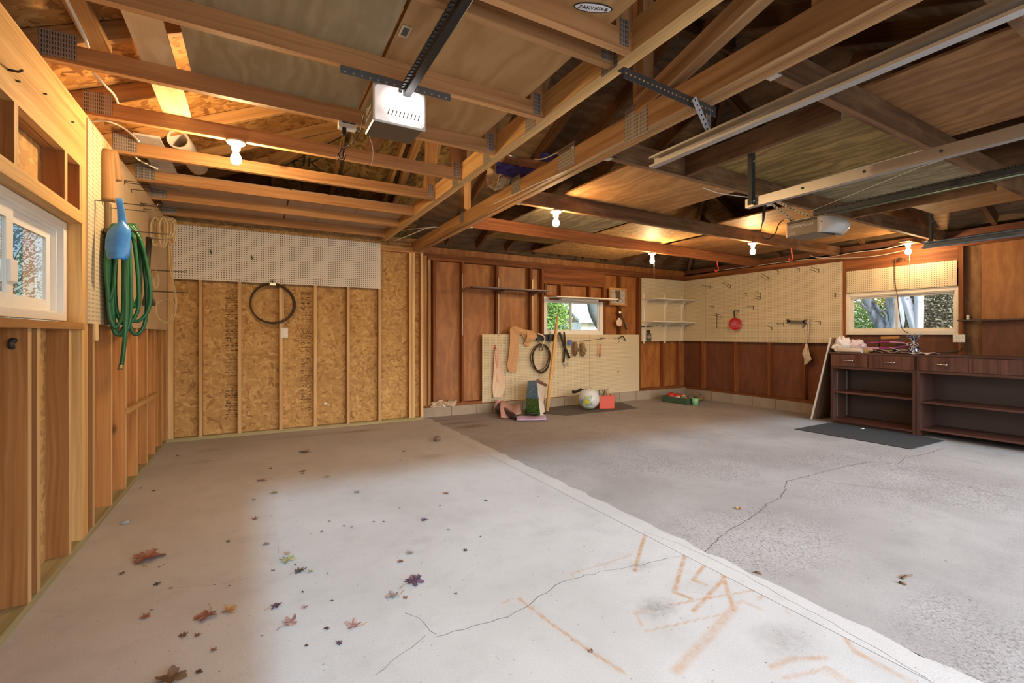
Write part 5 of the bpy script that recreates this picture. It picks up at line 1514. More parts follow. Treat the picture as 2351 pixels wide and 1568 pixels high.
ws2 = thing('wall_shelf', 'white shelf board jutting out above the small back window', 'shelf', (5.0, 6.4, 1.87))
zw = onY(1258, 687, DO).z + .02
obj('board', MB().box(4.30, 5.62, DO - .26, DO - .015, zw, zw + .02), M['shelf_white'], ws2, bevel=.002)
obj('cleat', MB().box(4.52, 5.30, DO - .10, DO - .016, zw - .035, zw - .001), M['shelf_white'], ws2)
for x in (4.40, 5.44): obj('shelf_bracket', MB().box(x - .08, x + .08, DO - .06, DO - .016, zw - .028, zw - .001), M['red_wood'], ws2)
# framed picture: a plain dark shape on a grey ground
pc0, pc1 = onY(1398, 660, DO - .01), onY(1438, 702, DO - .01)
t = thing('framed_picture', 'small wood-framed picture beside the small back window', 'picture', (pc0.x, DO, pc1.z))
x0, x1, z0, z1 = pc0.x, pc1.x, pc1.z, pc0.z
fb = MB(); k = .035
fb.box(x0, x1, DO - .025, DO - .002, z1 - k, z1); fb.box(x0, x1, DO - .025, DO - .002, z0, z0 + k); fb.box(x0, x0 + k, DO - .025, DO - .002, z0 + k, z1 - k); fb.box(x1 - k, x1, DO - .025, DO - .002, z0 + k, z1 - k)
obj('frame', fb, M['pine'], t, bevel=.002)
pt_ = NT('picture_print'); nz = pt_.noise(pt_.uv(), 26, 4, .7).outputs[0]
pt_.set(Base_Color=pt_.ramp(nz, [(.35, (.22, .20, .19)), (.6, (.58, .56, .52))]), Roughness=.3)
po = obj('print', MB().box(x0 + k, x1 - k, DO - .012, DO - .004, z0 + k, z1 - k), pt_.m, t)
sh_ = MB(); xm_, zm_ = (x0 + x1) / 2, (z0 + z1) / 2
sh_.prism([(xm_ - .06, DO - .0122, zm_ + .11), (xm_ + .05, DO - .0122, zm_ + .12), (xm_ + .07, DO - .0122, zm_), (xm_ + .03, DO - .0122, zm_ - .06), (xm_ + .02, DO - .0122, zm_ - .11), (xm_ - .03, DO - .0122, zm_ - .08), (xm_ - .05, DO - .0122, zm_)], (0, -.0005, 0))
obj('dark_shape', sh_, plain('print_brown', (.12, .075, .05), .4), po)
# round pale dial and the ladle
q = onY(1420.5, 741, DO - .03)
t = thing('round_dial', 'round cream dial hanging under the framed picture', 'dial', q)
obj('case', MB().lathe([(0, .022), (.062, .022), (.070, .016), (.070, 0), (0, 0)], q, (0, -1, 0), 28), plain('cream_enamel', (.72, .58, .45), .45), t)
obj('centre_pin', MB().lathe([(0, .027), (.006, .026), (.006, .02), (0, .02)], q, (0, -1, 0), 10), M['wire'], t)
obj('hanging_loop', MB().box(q.x - .022, q.x + .022, q.y - .02, q.y, q.z + .065, q.z + .088), M['white_warm'], t, bevel=.006)
t = thing('ladle', 'dark metal ladle hanging beside the round cream dial', 'ladle', onY(1430, 735, DO - .02))
obj('handle', MB().tube(smooth_path([onY(1427, 722, DO - .02), onY(1432, 738, DO - .02), onY(1438, 756, DO - .02)], 4), [.010] * 4 + [.014] * 4 + [.018], 8), M['steel_dark'], t)
obj('bowl', MB().ball(onY(1424, 717, DO - .03), .045, 14, (.9, .55, 1.05)), M['chrome'], t)
# white shelves in the far corner
for i, (py, lab) in enumerate(((688, 'upper white shelf on white brackets in the far corner'), (740, 'lower white shelf on white brackets in the far corner'))):
    z = onY(1472, py, DO).z
    t = thing('wall_shelf', lab, 'shelf', (7.0, 6.4, z), 'white shelves in the far corner')
    obj('board', MB().box(6.43, 7.565, DO - .30, DO - .035, z, z + .018), M['shelf_white'], t, bevel=.002)
    for x in (6.47, 7.03, 7.50):
        br = MB().prism([(x - .008, DO - .028, z - .001), (x - .008, DO - .25, z - .001), (x - .008, DO - .25, z - .012), (x - .008, DO - .10, z - .035), (x - .008, DO - .028, z - .15)], (.016, 0, 0))
        obj('shelf_bracket', br, M['white'], t)
for i, x in enumerate((6.47, 7.03, 7.50)):
    tag(obj('wall_rail', MB().box(x - .012, x + .012, DO - T6 - .02, DO - T6, 1.03 if i < 2 else 1.07, 1.98), M['white']), ['white slotted upright rail at the window end of the white shelves', 'white slotted upright rail at the middle of the white shelves', 'white slotted upright rail at the corner end of the white shelves'][i], 'rail', 'white shelf uprights')
# spray bottle and tools under the shelves
q = onY(1490, 782, DO - .05)
t = thing('spray_bottle', 'dark spray bottle hanging below the lower white shelf', 'bottle', q)
obj('body', MB().lathe([(0, 0), (.040, 0), (.046, .012), (.046, .11), (.030, .145), (.016, .155), (.016, .175), (0, .175)], q, (0, 0, 1), 18), plain('dark_grey_bottle', (.06, .055, .05), .4), t)
obj('label', MB().lathe([(.0465, .04), (.0465, .10)], q, (0, 0, 1), 18), plain('grey_label', (.24, .22, .20), .5), t)
nzl = MB(); nzl.box(q.x - .045, q.x + .018, q.y - .014, q.y + .014, q.z + .175, q.z + .20); nzl.box(q.x - .03, q.x - .022, q.y - .008, q.y + .008, q.z + .13, q.z + .175)
obj('trigger', nzl, M['black'], t, bevel=.003)
tag(obj('flat_tool', MB().beam(onY(1473, 750, DO - .05), onY(1499, 749, DO - .05), .03, .018), M['steel_dark'], bevel=.004), 'dark flat tool lying on hooks above the spray bottle', 'tool')
def hook_y(px, py, dx, lab, L=.10, r=.0032, mat=None, grp='hooks below the white shelves', Yw=DO):
    p = onY(px, py, Yw - T6)
    mb = MB().tube([p + Vector((0, .004, 0)), p + Vector((dx, -L, -.004)), p + Vector((dx * 1.05, -L - .006, .016))], r, 6)
    mb.tube([p + Vector((0, -.003, .004)), p + Vector((0, -.003, -.026))], r * 1.2, 6)
    return tag(obj('peg_hook', mb, mat or M['wire']), lab, 'hook', grp)
hook_y(1521, 748, .08, 'wire hook below the lower white shelf beside its middle bracket')
hook_y(1541, 748, .10, 'wire hook below the lower white shelf, between two brackets')
hook_y(1562, 748, .12, 'wire hook below the lower white shelf nearest the corner')
hook_y(1507, 746, .0, 'long drooping wire hook beside the spray bottle', .06)

# ---- low pegboard: towels, cord, straps, gloves
def cloth(name, lab, cat, outline_l, outline_r, depth0, mat, seed, fold=.02, nu=14, nv=26, Yw=None, thick=.006):
    """hanging cloth: left and right outlines (image points measured on the wall plane), folds rolling in depth"""
    Yw = Yw if Yw is not None else DO - T6 - .03
    t = thing(name, lab, cat, onY(*outline_l[-1], Yw))
    r = random.Random(seed); ph = r.uniform(0, 6)
    def samp(pl, v):
        q = v * (len(pl) - 1); i = min(len(pl) - 2, int(q)); f_ = q - i
        return pl[i][0] + (pl[i + 1][0] - pl[i][0]) * f_, pl[i][1] + (pl[i + 1][1] - pl[i][1]) * f_
    def fn(s, v):
        a, b = samp(outline_l, v), samp(outline_r, v)
        p = onY(a[0] + (b[0] - a[0]) * s, a[1] + (b[1] - a[1]) * s, Yw)
        d = fold * (.5 + .5 * math.sin(ph + s * 5.0 + v * 2.4)) * (.35 + .65 * v) + fold * .25 * math.sin(s * 11 + v * 7 + ph) * (.3 + v)
        return p + Vector((0, -max(0, d) - depth0 * math.sin(math.pi * min(1, v * 1.5)), 0))
    mats = mat if isinstance(mat, list) else [mat]
    mb = MB().grid(fn, nu, nv)
    o = obj('cloth', mb, mats[0], t, solid=thick, sub=1)
    return t
pinkc = NT('pink_cream_cloth'); vv = pinkc.n('SeparateXYZ', {0: pinkc.uv()})
nz = pinkc.noise(pinkc.uv(), 7, 3, .6).outputs[0]
pinkc.set(Base_Color=pinkc.ramp(pinkc.math('ADD', vv.outputs[1], pinkc.math('MULTIPLY', nz, .3)), [(.25, (.72, .47, .38)), (.95, (.76, .62, .47))]), Roughness=.9)
tanc = plain('tan_terry', (.58, .345, .19), .95, 0, .12, 40)
t = cloth('hanging_cloth', 'pale pink and cream cloth hanging from a red hook on the low pegboard', 'cloth', [(1136, 797), (1132, 825), (1131, 860), (1129, 890), (1131, 914)], [(1140, 797), (1148, 830), (1158, 870), (1160, 885), (1150, 912)], .01, pinkc.m, 1, .035)
fold_ = cloth('hanging_cloth', 'tmp', 'cloth', [(1137, 799), (1135, 830), (1134, 870)], [(1140, 799), (1143, 838), (1146, 880)], .03, plain('pink_cloth_fold', (.70, .42, .33), .9), 5, .02)
for ch_ in kids(fold_):
    ch_.name = 'front_fold'; ch_.location = ch_.location + (fold_.location - t.location); ch_.parent = t
bpy.data.objects.remove(fold_)
tag(obj('peg_hook', MB().tube([onY(1139, 792, DO - T6) + Vector((0, .004, 0)), onY(1137, 794, DO - .09), onY(1136, 797, DO - .10), onY(1139, 802, DO - .07)], .006, 7), plain('red_plastic', (.62, .045, .02), .4)), 'red hook holding the pale pink cloth', 'hook')
hook_y(1152, 793, -.05, 'wire double hook beside the red hook of the pink cloth', .09, grp='hooks on the low pegboard')
cl2 = cloth('hanging_towel', 'tan towel draped over hooks on the low pegboard', 'towel', [(1170, 754), (1168, 785), (1165, 815), (1163, 840), (1166, 854)], [(1190, 750), (1190, 782), (1188, 815), (1187, 840), (1184, 854)], .03, tanc, 2, .03)
arm = cloth('hanging_towel', 'x', 'towel', [(1172, 752), (1180, 748), (1195, 755), (1210, 757), (1222, 760)], [(1180, 775), (1188, 768), (1196, 768), (1206, 785), (1229, 777)], .03, tanc, 6, .03)
for ch_ in kids(arm):
    ch_.name = 'draped_end'; ch_.location = ch_.location + (arm.location - cl2.location); ch_.parent = cl2
bpy.data.objects.remove(arm)
tl = cloth('hanging_towel', 'x', 'towel', [(1207, 758), (1205, 775), (1202, 790), (1208, 795)], [(1224, 760), (1230, 773), (1222, 784), (1212, 796)], .05, tanc, 8, .02)
for ch_ in kids(tl):
    ch_.name = 'draped_end'; ch_.location = ch_.location + (tl.location - cl2.location); ch_.parent = cl2
bpy.data.objects.remove(tl)
# tool rack and cord
t = thing('tool_rack', 'black tool rack on the low pegboard beside the tan towel', 'rack', onY(1243, 776, DO - .03))
rk = MB(); rk.box(onY(1228, 776, DO).x, onY(1266, 776, DO).x, DO - .06, DO - T6 - .001, onY(1240, 782, DO).z, onY(1240, 768, DO).z)
obj('back_bar', rk, M['black'], t, bevel=.006)
obj('end_block', MB().box(onY(1254, 776, DO).x, onY(1266, 776, DO).x, DO - .10, DO - .061, onY(1240, 784, DO).z, onY(1240, 767, DO).z), M['black'], t, bevel=.008)
tag(obj('white_handle', MB().tube(smooth_path([onY(1234, 766, DO - .09), onY(1244, 769, DO - .10), onY(1251, 777, DO - .10), onY(1246, 790, DO - .09), onY(1246, 802, DO - .08)], 4), [.014] * 8 + [.011] * 9, 8), plain('ivory_plastic', (.66, .55, .42), .5)), 'ivory curved handle hanging in front of the black tool rack', 'tool handle')
t = thing('extension_cable', 'brown electric cable coiled on the low pegboard beside the leaning stick', 'cable', onY(1242, 820, DO - .04))
mb = MB(); r = random.Random(5)
for k in range(5):
    dx, dy = r.uniform(-3, 3), r.uniform(-4, 8); Y = DO - .03 - .012 * k
    P = [onY(1242 + dx, 790, Y), onY(1228 + dx, 800, Y), onY(1221 + dx, 818, Y), onY(1226 + dx, 840 + dy * .5, Y), onY(1240 + dx, 850 + dy, Y), onY(1256 + dx, 838 + dy, Y), onY(1262 + dx * .5, 815, Y), onY(1255 + dx, 798, Y)]
    mb.tube(smooth_path(P, 6, True), .0065, 7, closed=True)
mb.tube(smooth_path([onY(1242, 792, DO - .06), onY(1236, 786, DO - .06), onY(1232, 778, DO - .05)], 4), .006, 7)
obj('loops', mb, plain('brown_cable', (.055, .032, .02), .5), t)
obj('knot', MB().tube(smooth_path([onY(1240, 788, DO - .09), onY(1246, 800, DO - .095), onY(1242, 806, DO - .095), onY(1238, 800, DO - .095), onY(1246, 790, DO - .09)], 5), .007, 7), plain('brown_cable_tie', (.08, .05, .03), .5), t)
# leaning stick
fl = onF(1256, 944)
t = thing('leaning_stick', 'long pale wooden stick leaning against the low pegboard', 'stick', fl)
topp = onY(1281, 718, DO - .05)
obj('shaft', MB().tube([fl + Vector((0, 0, .0)), fl.lerp(topp, .3), fl.lerp(topp, .7), fl.lerp(topp, .93), topp], [.031, .030, .027, .020, .009], 12), M['pine_pale'], t)
# black straps, gloves and small hanging things
strapm = plain('black_webbing', (.022, .018, .015), .8)
t = thing('webbing_strap', 'black webbing strap hanging slanted, right of the leaning stick', 'strap', onY(1297, 800, DO - .06))
def band(pts, wd, mat, parent, name='band', th=.006):
    mb = MB().ribbon(smooth_path(pts, 4), wd, th, (1, 0, 0))
    return obj(name, mb, mat, parent)
band([onY(1284, 763, DO - .05), onY(1291, 782, DO - .07), onY(1298, 800, DO - .07), onY(1308, 823, DO - .05)], .045, strapm, t)
t = thing('webbing_strap', 'black webbing strap hanging straight with a metal buckle', 'strap', onY(1296, 800, DO - .04))
band([onY(1295, 762, DO - .045), onY(1297, 785, DO - .05), onY(1296, 810, DO - .05), onY(1294, 832, DO - .045)], .032, strapm, t)
obj('buckle', MB().box(onY(1292, 834, DO).x, onY(1300, 834, DO).x, DO - .06, DO - .045, onY(1295, 838, DO).z, onY(1295, 832, DO).z), M['galv'], t, bevel=.003)
glm = plain('work_leather', (.22, .135, .07), .85, 0, .2, 12)
def glove(lab, px, py, sc, mat, seed, lean=0):
    """a limp work glove hanging cuff up: cuff, palm, four fingers and a thumb"""
    o = onY(px, py, DO - .06); t = thing('work_glove', lab, 'glove', o)
    def q(dx, dz, dy=0): return o + Vector((dx * sc + lean * dz, -.01 + dy, dz * sc))
    pm = MB(); pm.tube([q(0, 0), q(0, -.05), q(0, -.10), q(.003, -.16), q(.003, -.185)], [.030 * sc, .040 * sc, .042 * sc, .046 * sc, .038 * sc], 12)
    obj('palm', pm, mat, t)
    for k, (fx, L) in enumerate(((-.032, .075), (-.011, .09), (.011, .085), (.032, .065))):
        fm = MB().tube([q(fx, -.17), q(fx * 1.1, -.17 - L * .5, -.008), q(fx * 1.05, -.17 - L, .004)], [.012 * sc, .0115 * sc, .007 * sc], 8)
        obj('finger', fm, mat, t)
    obj('thumb', MB().tube([q(.036, -.10), q(.062, -.135, -.012), q(.066, -.175, -.006)], [.013 * sc, .012 * sc, .007 * sc], 8), mat, t)
    return t
glove('brown leather work glove hanging beside the black straps', 1320, 785, .95, glm, 1)
glove('brown and grey work glove hanging beside the long thin rod', 1337, 786, .95, plain('worn_leather', (.27, .19, .11), .85, 0, .3, 10), 2, -.05)
tag(obj('blue_tag', MB().prism([onY(1306, 779, DO - .06), onY(1315, 783, DO - .06), onY(1313, 794, DO - .06), onY(1305, 792, DO - .06)], (0, .006, 0)), plain('blue_packet', (.10, .16, .45), .5)), 'small blue packet hanging between the straps and the gloves', 'packet')
tag(obj('thin_rod', MB().tube([onY(1330, 784, DO - .09), onY(1390, 777, DO - .09)], .005, 7), M['wire']), 'long thin dark rod lying across hooks on the low pegboard', 'rod')
t = thing('red_pull_tool', 'small red-handled tool hanging from the thin rod on the low pegboard', 'tool', onY(1377, 800, DO - .08))
obj('handle', MB().tube([onY(1378, 790, DO - .08), onY(1377, 816, DO - .08)], [.010, .014], 8), plain('faded_red', (.58, .13, .08), .5), t)
obj('hanging_loop', MB().tube([onY(1377, 780, DO - .08), onY(1378, 790, DO - .08)], .004, 6), M['cable_white'], t)
obj('tip', MB().tube([onY(1377, 816, DO - .08), onY(1377, 820, DO - .08)], [.012, .010], 8), M['black'], t)
hook_y(1411, 777, -.02, 'wire hook at the upper edge of the low pegboard below the round dial', .07, grp='hooks on the low pegboard')
hook_y(1421, 783, -.03, 'short dark hook just below the upper edge hook under the dial', .05, grp='hooks on the low pegboard')
tag(obj('hand_pruner', MB().tube(smooth_path([onY(1420, 778, DO - .05), onY(1430, 772, DO - .06), onY(1436, 783, DO - .05)], 4), .009, 7), M['steel_dark']), 'dark curved pruner hanging under the round cream dial', 'tool')
for px, py, lab in ((1379, 776, 'small dark hook above the red-handled tool'), (1418, 853, 'single dark peg in the middle of the pegboard behind the globe ball')):
    hook_y(px, py, 0, lab, .03, .005, grp='hooks on the low pegboard')

# ================================================================== LARGE PEGBOARD ON THE RIGHT WALL
def zpx(x, y): return (1450 + x / 4.126, 580 + y / 4.126)
def hook_x(b, L, dz, lab, pair=False, lip=.018, r=.0034, dy=0.0, mat=None):
    p = onX(*b, RW - T6)
    pts = [p + Vector((.004, 0, 0)), p + Vector((-L * .5, dy * .5, dz * .6)), p + Vector((-L, dy, dz)), p + Vector((-L - .004, dy, dz + lip))]
    mb = MB().tube(pts, r, 6)
    if pair: mb.tube([q + Vector((0, .02, -.035)) for q in pts], r, 6)
    mb.tube([p + Vector((-.003, 0, .02)), p + Vector((-.003, 0, -.04))], r * 1.3, 6)
    return tag(obj('peg_hook', mb, mat or M['wire']), lab, 'hook', 'hooks on the large pegboard')
HK = [((745, 322), .26, .01, 'wire hook at the upper corner end of the large pegboard', 0), ((940, 316), .20, .07, 'bent double hook high up, second from the corner end', 1),
      ((1300, 240), .18, .05, 'bent double hook in the upper middle of the large pegboard', 1), ((1390, 185), .10, .06, 'single hook near the top edge of the large pegboard', 0),
      ((1590, 158), .16, .03, 'dark hook near the top edge toward the long window', 0), ((1775, 165), .20, .03, 'double hook in the top corner toward the long window', 1),
      ((1225, 392), .14, .03, 'upper hook of the stacked pair in the middle of the large pegboard', 0), ((1090, 388), .16, .01, 'hook left of the stacked pair in the middle of the large pegboard', 0),
      ((1225, 422), .16, .01, 'lower double hook of the stacked pair in the middle', 1), ((782, 512), .14, -.005, 'hook above the hanging wire, near the corner end', 0), ((1155, 515), .18, 0, 'hook just right of the red pan handle', 0),
      ((858, 596), .26, .04, 'long double hook that holds the hanging wire', 1), ((1014, 550), .12, -.005, 'hook that holds the red pan', 0),
      ((1440, 672), .18, -.01, 'low hook beside the grey wrench', 0), ((1330, 715), .12, .03, 'lowest hook on the large pegboard', 0), ((1790, 658), .28, .02, 'long brown hook right of the mesh bag string', 0), ((1932, 398), .02, 0, 'short dark stub near the window edge of the large pegboard', 0),
      ((1640, 650), .10, .01, 'hook that holds the mesh bag string', 0)]
for b, L, dz, lab, pr_ in HK: hook_x(zpx(*b), L, dz, lab, bool(pr_))
p = onX(*zpx(858, 596), RW - T6) + Vector((-.15, 0, .026)); q = p + Vector((0, 0, -.27))
tag(obj('hanging_wire', MB().tube([p, q], .006, 6), M['wire']), 'thick straight wire hanging down from the long double hook', 'wire')
# red pan
pc_ = onX(*zpx(977, 676), RW - .10)
t = thing('red_pan', 'round red pan hanging on the large pegboard', 'pan', pc_)
ax = Vector((-.62, -.72, .0)).normalized(); redm = plain('red_enamel', (.42, .012, .014), .35)
pr_ = MB().lathe([(0, .004), (.03, .004), (.06, .006), (.088, .012), (.104, .030), (.110, .030), (.100, -.004), (0, -.006)], pc_, ax, 32)
obj('dish', pr_, redm, t)
for rr in (.03, .055, .078): obj('raised_ring', MB().tube([pc_ + ax * .008 + (ax.orthogonal().normalized() * math.cos(a * math.pi / 14) + ax.cross(ax.orthogonal().normalized()) * math.sin(a * math.pi / 14)) * rr for a in range(28)], .003, 5, closed=True), plain('dark_red_enamel', (.25, .008, .01), .35), t)
obj('handle', MB().beam(pc_ + Vector((0, 0, .10)), onX(*zpx(972, 552), RW - .10), .028, .012, (1, 0, 0)), plain('green_black_handle', (.03, .04, .03), .4), t, bevel=.003)
obj('hanging_ring', MB().tube([onX(*zpx(972, 552), RW - .10), onX(*zpx(1000, 550), RW - .06), onX(*zpx(1012, 552), RW - .03)], .005, 6), M['wire'], t)
# wrench and pliers
wm = plain('grey_tool_steel', (.16, .16, .17), .4, .7)
a, b = onX(*zpx(1490, 652), RW - .09), onX(*zpx(1640, 655), RW - .09)
t = thing('wrench', 'grey double-ended wrench lying on hooks of the large pegboard', 'wrench', a)
obj('shaft', MB().beam(a, b, .014, .036), wm, t, bevel=.004)
for c in (a, b):
    e = MB(); d = (b - a).normalized(); s = 1 if c is b else -1
    e.beam(c + Vector((0, 0, .018)), c + d * s * .035 + Vector((0, 0, .030)), .014, .018); e.beam(c + Vector((0, 0, -.018)), c + d * s * .035 + Vector((0, 0, -.030)), .014, .018); e.lathe([(0, -.007), (.030, -.007), (.030, .007), (0, .007)], c, (1, 0, 0), 14)
    obj('jaw', e, wm, t)
tag(obj('pliers', MB().beam(onX(*zpx(1620, 710), RW - .06), onX(*zpx(1655, 668), RW - .06), .014, .022), wm, bevel=.003), 'short dark pliers below the grey wrench', 'pliers')
# mesh bag on a string
t = thing('mesh_bag', 'pale mesh bag hanging on a twisted string below the large pegboard', 'bag', onX(*zpx(1660, 1060), RW - .08))
bagm = NT('pale_mesh'); nz = bagm.noise(bagm.obj(), 30, 3, .7).outputs[0]
bagm.set(Base_Color=bagm.ramp(nz, [(.33, (.42, .27, .17)), (.5, (.68, .58, .45)), (.75, (.75, .66, .53))]), Roughness=.85)
st_ = MB(); pa_ = onX(*zpx(1665, 655), RW - .09); pb_ = onX(*zpx(1655, 860), RW - .05)
st_.tube(smooth_path([pa_, pa_.lerp(pb_, .3) + Vector((0, .02, 0)), pa_.lerp(pb_, .6), pb_], 5), .009, 6); st_.tube(smooth_path([pa_ + Vector((0, -.015, 0)), pa_.lerp(pb_, .4) + Vector((0, -.02, 0)), pb_], 5), .007, 6)
obj('string', st_, bagm.m, t)
obL = [zpx(*v) for v in ((1653, 862), (1640, 900), (1615, 955), (1632, 1010), (1636, 1066))]; obR = [zpx(*v) for v in ((1663, 862), (1678, 910), (1690, 960), (1708, 1010), (1660, 1055))]
def fnb(s, v):
    q = v * 4; i = min(3, int(q)); f_ = q - i
    a = onX(obL[i][0] + (obL[i + 1][0] - obL[i][0]) * f_, obL[i][1] + (obL[i + 1][1] - obL[i][1]) * f_, RW - .05); b = onX(obR[i][0] + (obR[i + 1][0] - obR[i][0]) * f_, obR[i][1] + (obR[i + 1][1] - obR[i][1]) * f_, RW - .05)
    return a.lerp(b, s) + Vector((-.05 * math.sin(math.pi * s) * math.sin(math.pi * min(1, v + .1)) - .008 * math.sin(s * 17 + v * 6), 0, 0))
obj('pouch', MB().grid(fnb, 12, 16), bagm.m, t, solid=.004)
# red J hooks under the joists
redp = plain('red_vinyl_hook', (.55, .05, .03), .4)
for px, py, Y, lab in ((1647, 615, 4.86, 'red vinyl hook hanging under the reddish joist near the far corner'), (1818, 590, 3.66, 'red vinyl hook hanging under the knotty grey joist end')):
    p = onY(px - 1, py - 12, Y)
    mb = MB().tube(smooth_path([Vector((p.x, p.y, ZO + .005)), onY(px, py - 8, Y), onY(px + 2, py + 3, Y), onY(px - 3, py + 9, Y), onY(px - 7, py + 4, Y)], 5), .0075, 8)
    tag(obj('screw_hook', mb, redp), lab, 'hook', 'red hooks under the joists')

# ================================================================== RIGHT WALL: SHELF, OUTLET, CORDS
t = thing('wall_shelf', 'thin dark shelf beside the long right window', 'shelf', (7.5, 1.6, 1.37))
zs_ = onX(2195, 738, RW).z
obj('board', MB().box(RW - .12, RW + .03, .55, 2.30, zs_, zs_ + .018), plain('dark_brown_laminate', (.06, .035, .028), .4), t, bevel=.002)
for y in (2.24, 1.2): obj('shelf_clip', MB().box(RW + .008, RW + .0285, y - .012, y + .012, zs_ + .02, zs_ + .075), M['white_warm'], t)
outlet('wall_outlet', 'cream four-socket outlet box below the corner of the long right window', onX(2202, 777, RW - .001), (0, -1, 0), (-1, 0, 0), .115, .095, 2, 2)
cable('appliance_cable', 'thin brown cable hanging down in front of the long right window', [onX(2085, 600, RW + .001), onX(2070, 592, RW - .02), onX(2056, 598, RW - .02), onX(2054, 640, RW - .02), onX(2060, 680, RW - .03), onX(2066, 730, RW - .03), onX(2072, 755, RW - .03), onX(2084, 765, RW - .04)], .005, plain('brown_cord', (.10, .055, .035), .5))
cable('appliance_cable', 'dark cord trailing from the four-socket outlet along the wall', [onX(2214, 786, RW + .0), onX(2211, 797, RW - .02), onX(2205, 805, RW - .02), onX(2190, 808, RW - .02), onX(2150, 809, RW - .02)], .006, M['black'])
# ================================================================== WORK COUNTER AND CABINETS
XC = 7.06
ZC = .955
cabw = wood('walnut_laminate', (.165, .075, .055), (.085, .038, .030), .4, 48, 0, 5, .08)
cabd = wood('dark_walnut_laminate', (.12, .06, .048), (.065, .033, .028), .42, 48, 0, 5, .06)
cabb = plain('brown_hardboard', (.085, .058, .05), .55)
YL = onX(1907, 880, XC).y; YD = onX(2103, 900, XC).y; YR = .95
def fz(x=XC): return floor_z(x)
ZF = fz()
def cab_z(py, px=2090): return onX(px, py, XC).z
def drawer(parent, y0, y1, z0, z1):
    d = obj('drawer', MB().box(XC - .016, XC, y0, y1, z0, z1, 2), cabw, parent, bevel=.002)
    yc = (y0 + y1) / 2; zc = (z0 + z1) / 2
    h = MB()
    h.tube([(XC - .016, yc - .055, zc), (XC - .036, yc - .055, zc), (XC - .042, yc - .046, zc), (XC - .042, yc + .046, zc), (XC - .036, yc + .055, zc), (XC - .016, yc + .055, zc)], .0065, 8)
    obj('handle', h, M['chrome'], d)
    return d
zt = ZC - .020
zd0 = onX(2000, 845, XC).z; zrail = zd0 - .03
def cabinet(label, y0, y1, zbot, kick, split, shelf_z, std):
    t = thing('base_cabinet', label, 'cabinet', ((XC + 7.58) / 2, (y0 + y1) / 2, ZF))
    th = .03
    zb_ = zbot
    obj('side_panel', MB().box(XC, 7.55, y1 - th, y1, ZF if kick else ZF + .0, zt, 2), cabd, t)
    obj('side_panel', MB().box(XC, 7.55, y0, y0 + th, ZF, zt, 2), cabd, t)
    obj('back_panel', MB().box(7.530, 7.545, y0 + th, y1 - th, zb_ + .02, zd0 - .02, 1), cabb, t)
    obj('front_rail', MB().box(XC, XC + .02, y0 + th, y1 - th, zrail, zd0, 1), cabw, t)
    obj('bottom_board', MB().box(XC + .002, 7.545, y0 + th, y1 - th, zb_, zb_ + .022, 1), cabw, t)
    obj('shelf', MB().box(XC + .03, 7.529, y0 + th, y1 - th, shelf_z, shelf_z + .022, 1), cabw, t)
    if kick: obj('kick_board', MB().box(XC + .05, XC + .066, y0 + th, y1 - th, ZF, zb_, 1), cabd, t)
    for a, b in ((y0 + .012, split - .004), (split + .004, y1 - .012)): drawer(t, a, b, zd0 + .004, zt - .006)
    if std:
        for x in (XC + .10, XC + .36): obj('shelf_standard', MB().box(x, x + .014, y1 - th - .006, y1 - th, zb_ + .05, zrail - .05), M['galv'], t)
    return t
cabinet('dark walnut base cabinet standing on the black mat', YD + .006, YL, onX(2000, 978, XC).z, True, onX(1994, 830, XC).y, onX(2000, 910, XC).z, True)
cabinet('dark walnut base cabinet nearer the doorway, below the thin dark shelf', YR, YD - .004, onX(2200, 1000, XC).z, False, onX(2224, 835, XC).y, onX(2200, 935, XC).z, False)
ctop = MB().box(XC - .022, 7.58, YR - .01, YL + .01, zt, ZC, 1)
tag(obj('countertop', ctop, cabd, bevel=.002), 'long dark countertop lying over both walnut cabinets', 'countertop')
# board leaning against the end of the counter
f0 = onF(1884, 968)
f0 = Vector((XC + .02, YL + .27, fz()))
top_z = onX(1914, 775, XC).z
lb = thing('leaning_board', 'white-edged brown board leaning on the end of the counter', 'board', (XC + .25, YL + .2, fz()))
a, b = Vector((0, YL + .28, fz())), Vector((0, YL + .018, top_z))
mb = MB(); mb.beam(Vector((XC + .28, a.y, a.z)), Vector((XC + .28, b.y, b.z)), .46, .016, (0, 1, 0))
obj('board_face', mb, wood('brown_board', (.33, .19, .12), (.20, .10, .06), .6), lb)
mb = MB(); mb.beam(Vector((XC + .042, a.y, a.z)), Vector((XC + .042, b.y, b.z)), .015, .020, (0, 1, 0))
obj('white_edge', mb, M['white_warm'], lb)

# ---- things on the counter
def on_counter(px, py, X=7.18): # point seen at px,py resting on the counter top
    return onZ(px, py, ZC)
def crumple(c, sz, seed, n=18, amp=.25, flat_=.0):
    """crumpled lump resting on its base"""
    r = random.Random(seed); mb = MB(); c = Vector(c)
    ph = [(r.uniform(2, 5), r.uniform(0, 6), r.uniform(2, 6), r.uniform(0, 6)) for _ in range(4)]
    m = n // 2
    for i in range(m + 1):
        p = math.pi * i / m
        for k in range(n):
            t = 2 * math.pi * k / n
            e = 1 + amp * sum(math.sin(a * t + b) * math.sin(d * p + f) for a, b, d, f in ph) / 2 + r.uniform(-amp, amp) * .35
            v = Vector((math.sin(p) * math.cos(t) * sz[0], math.sin(p) * math.sin(t) * sz[1], math.cos(p) * sz[2])) * e
            v.z = max(v.z, -sz[2] * .62)
            mb.v.append(c + v + Vector((0, 0, sz[2] * .62)))
    for i in range(m):
        for k in range(n):
            k2 = (k + 1) % n
            mb.face([i * n + k, (i + 1) * n + k, (i + 1) * n + k2, i * n + k2], [(k / n, i / m)] * 4, False)
    return mb
whitebag = plain('white_plastic_film', (.82, .80, .84), .3)
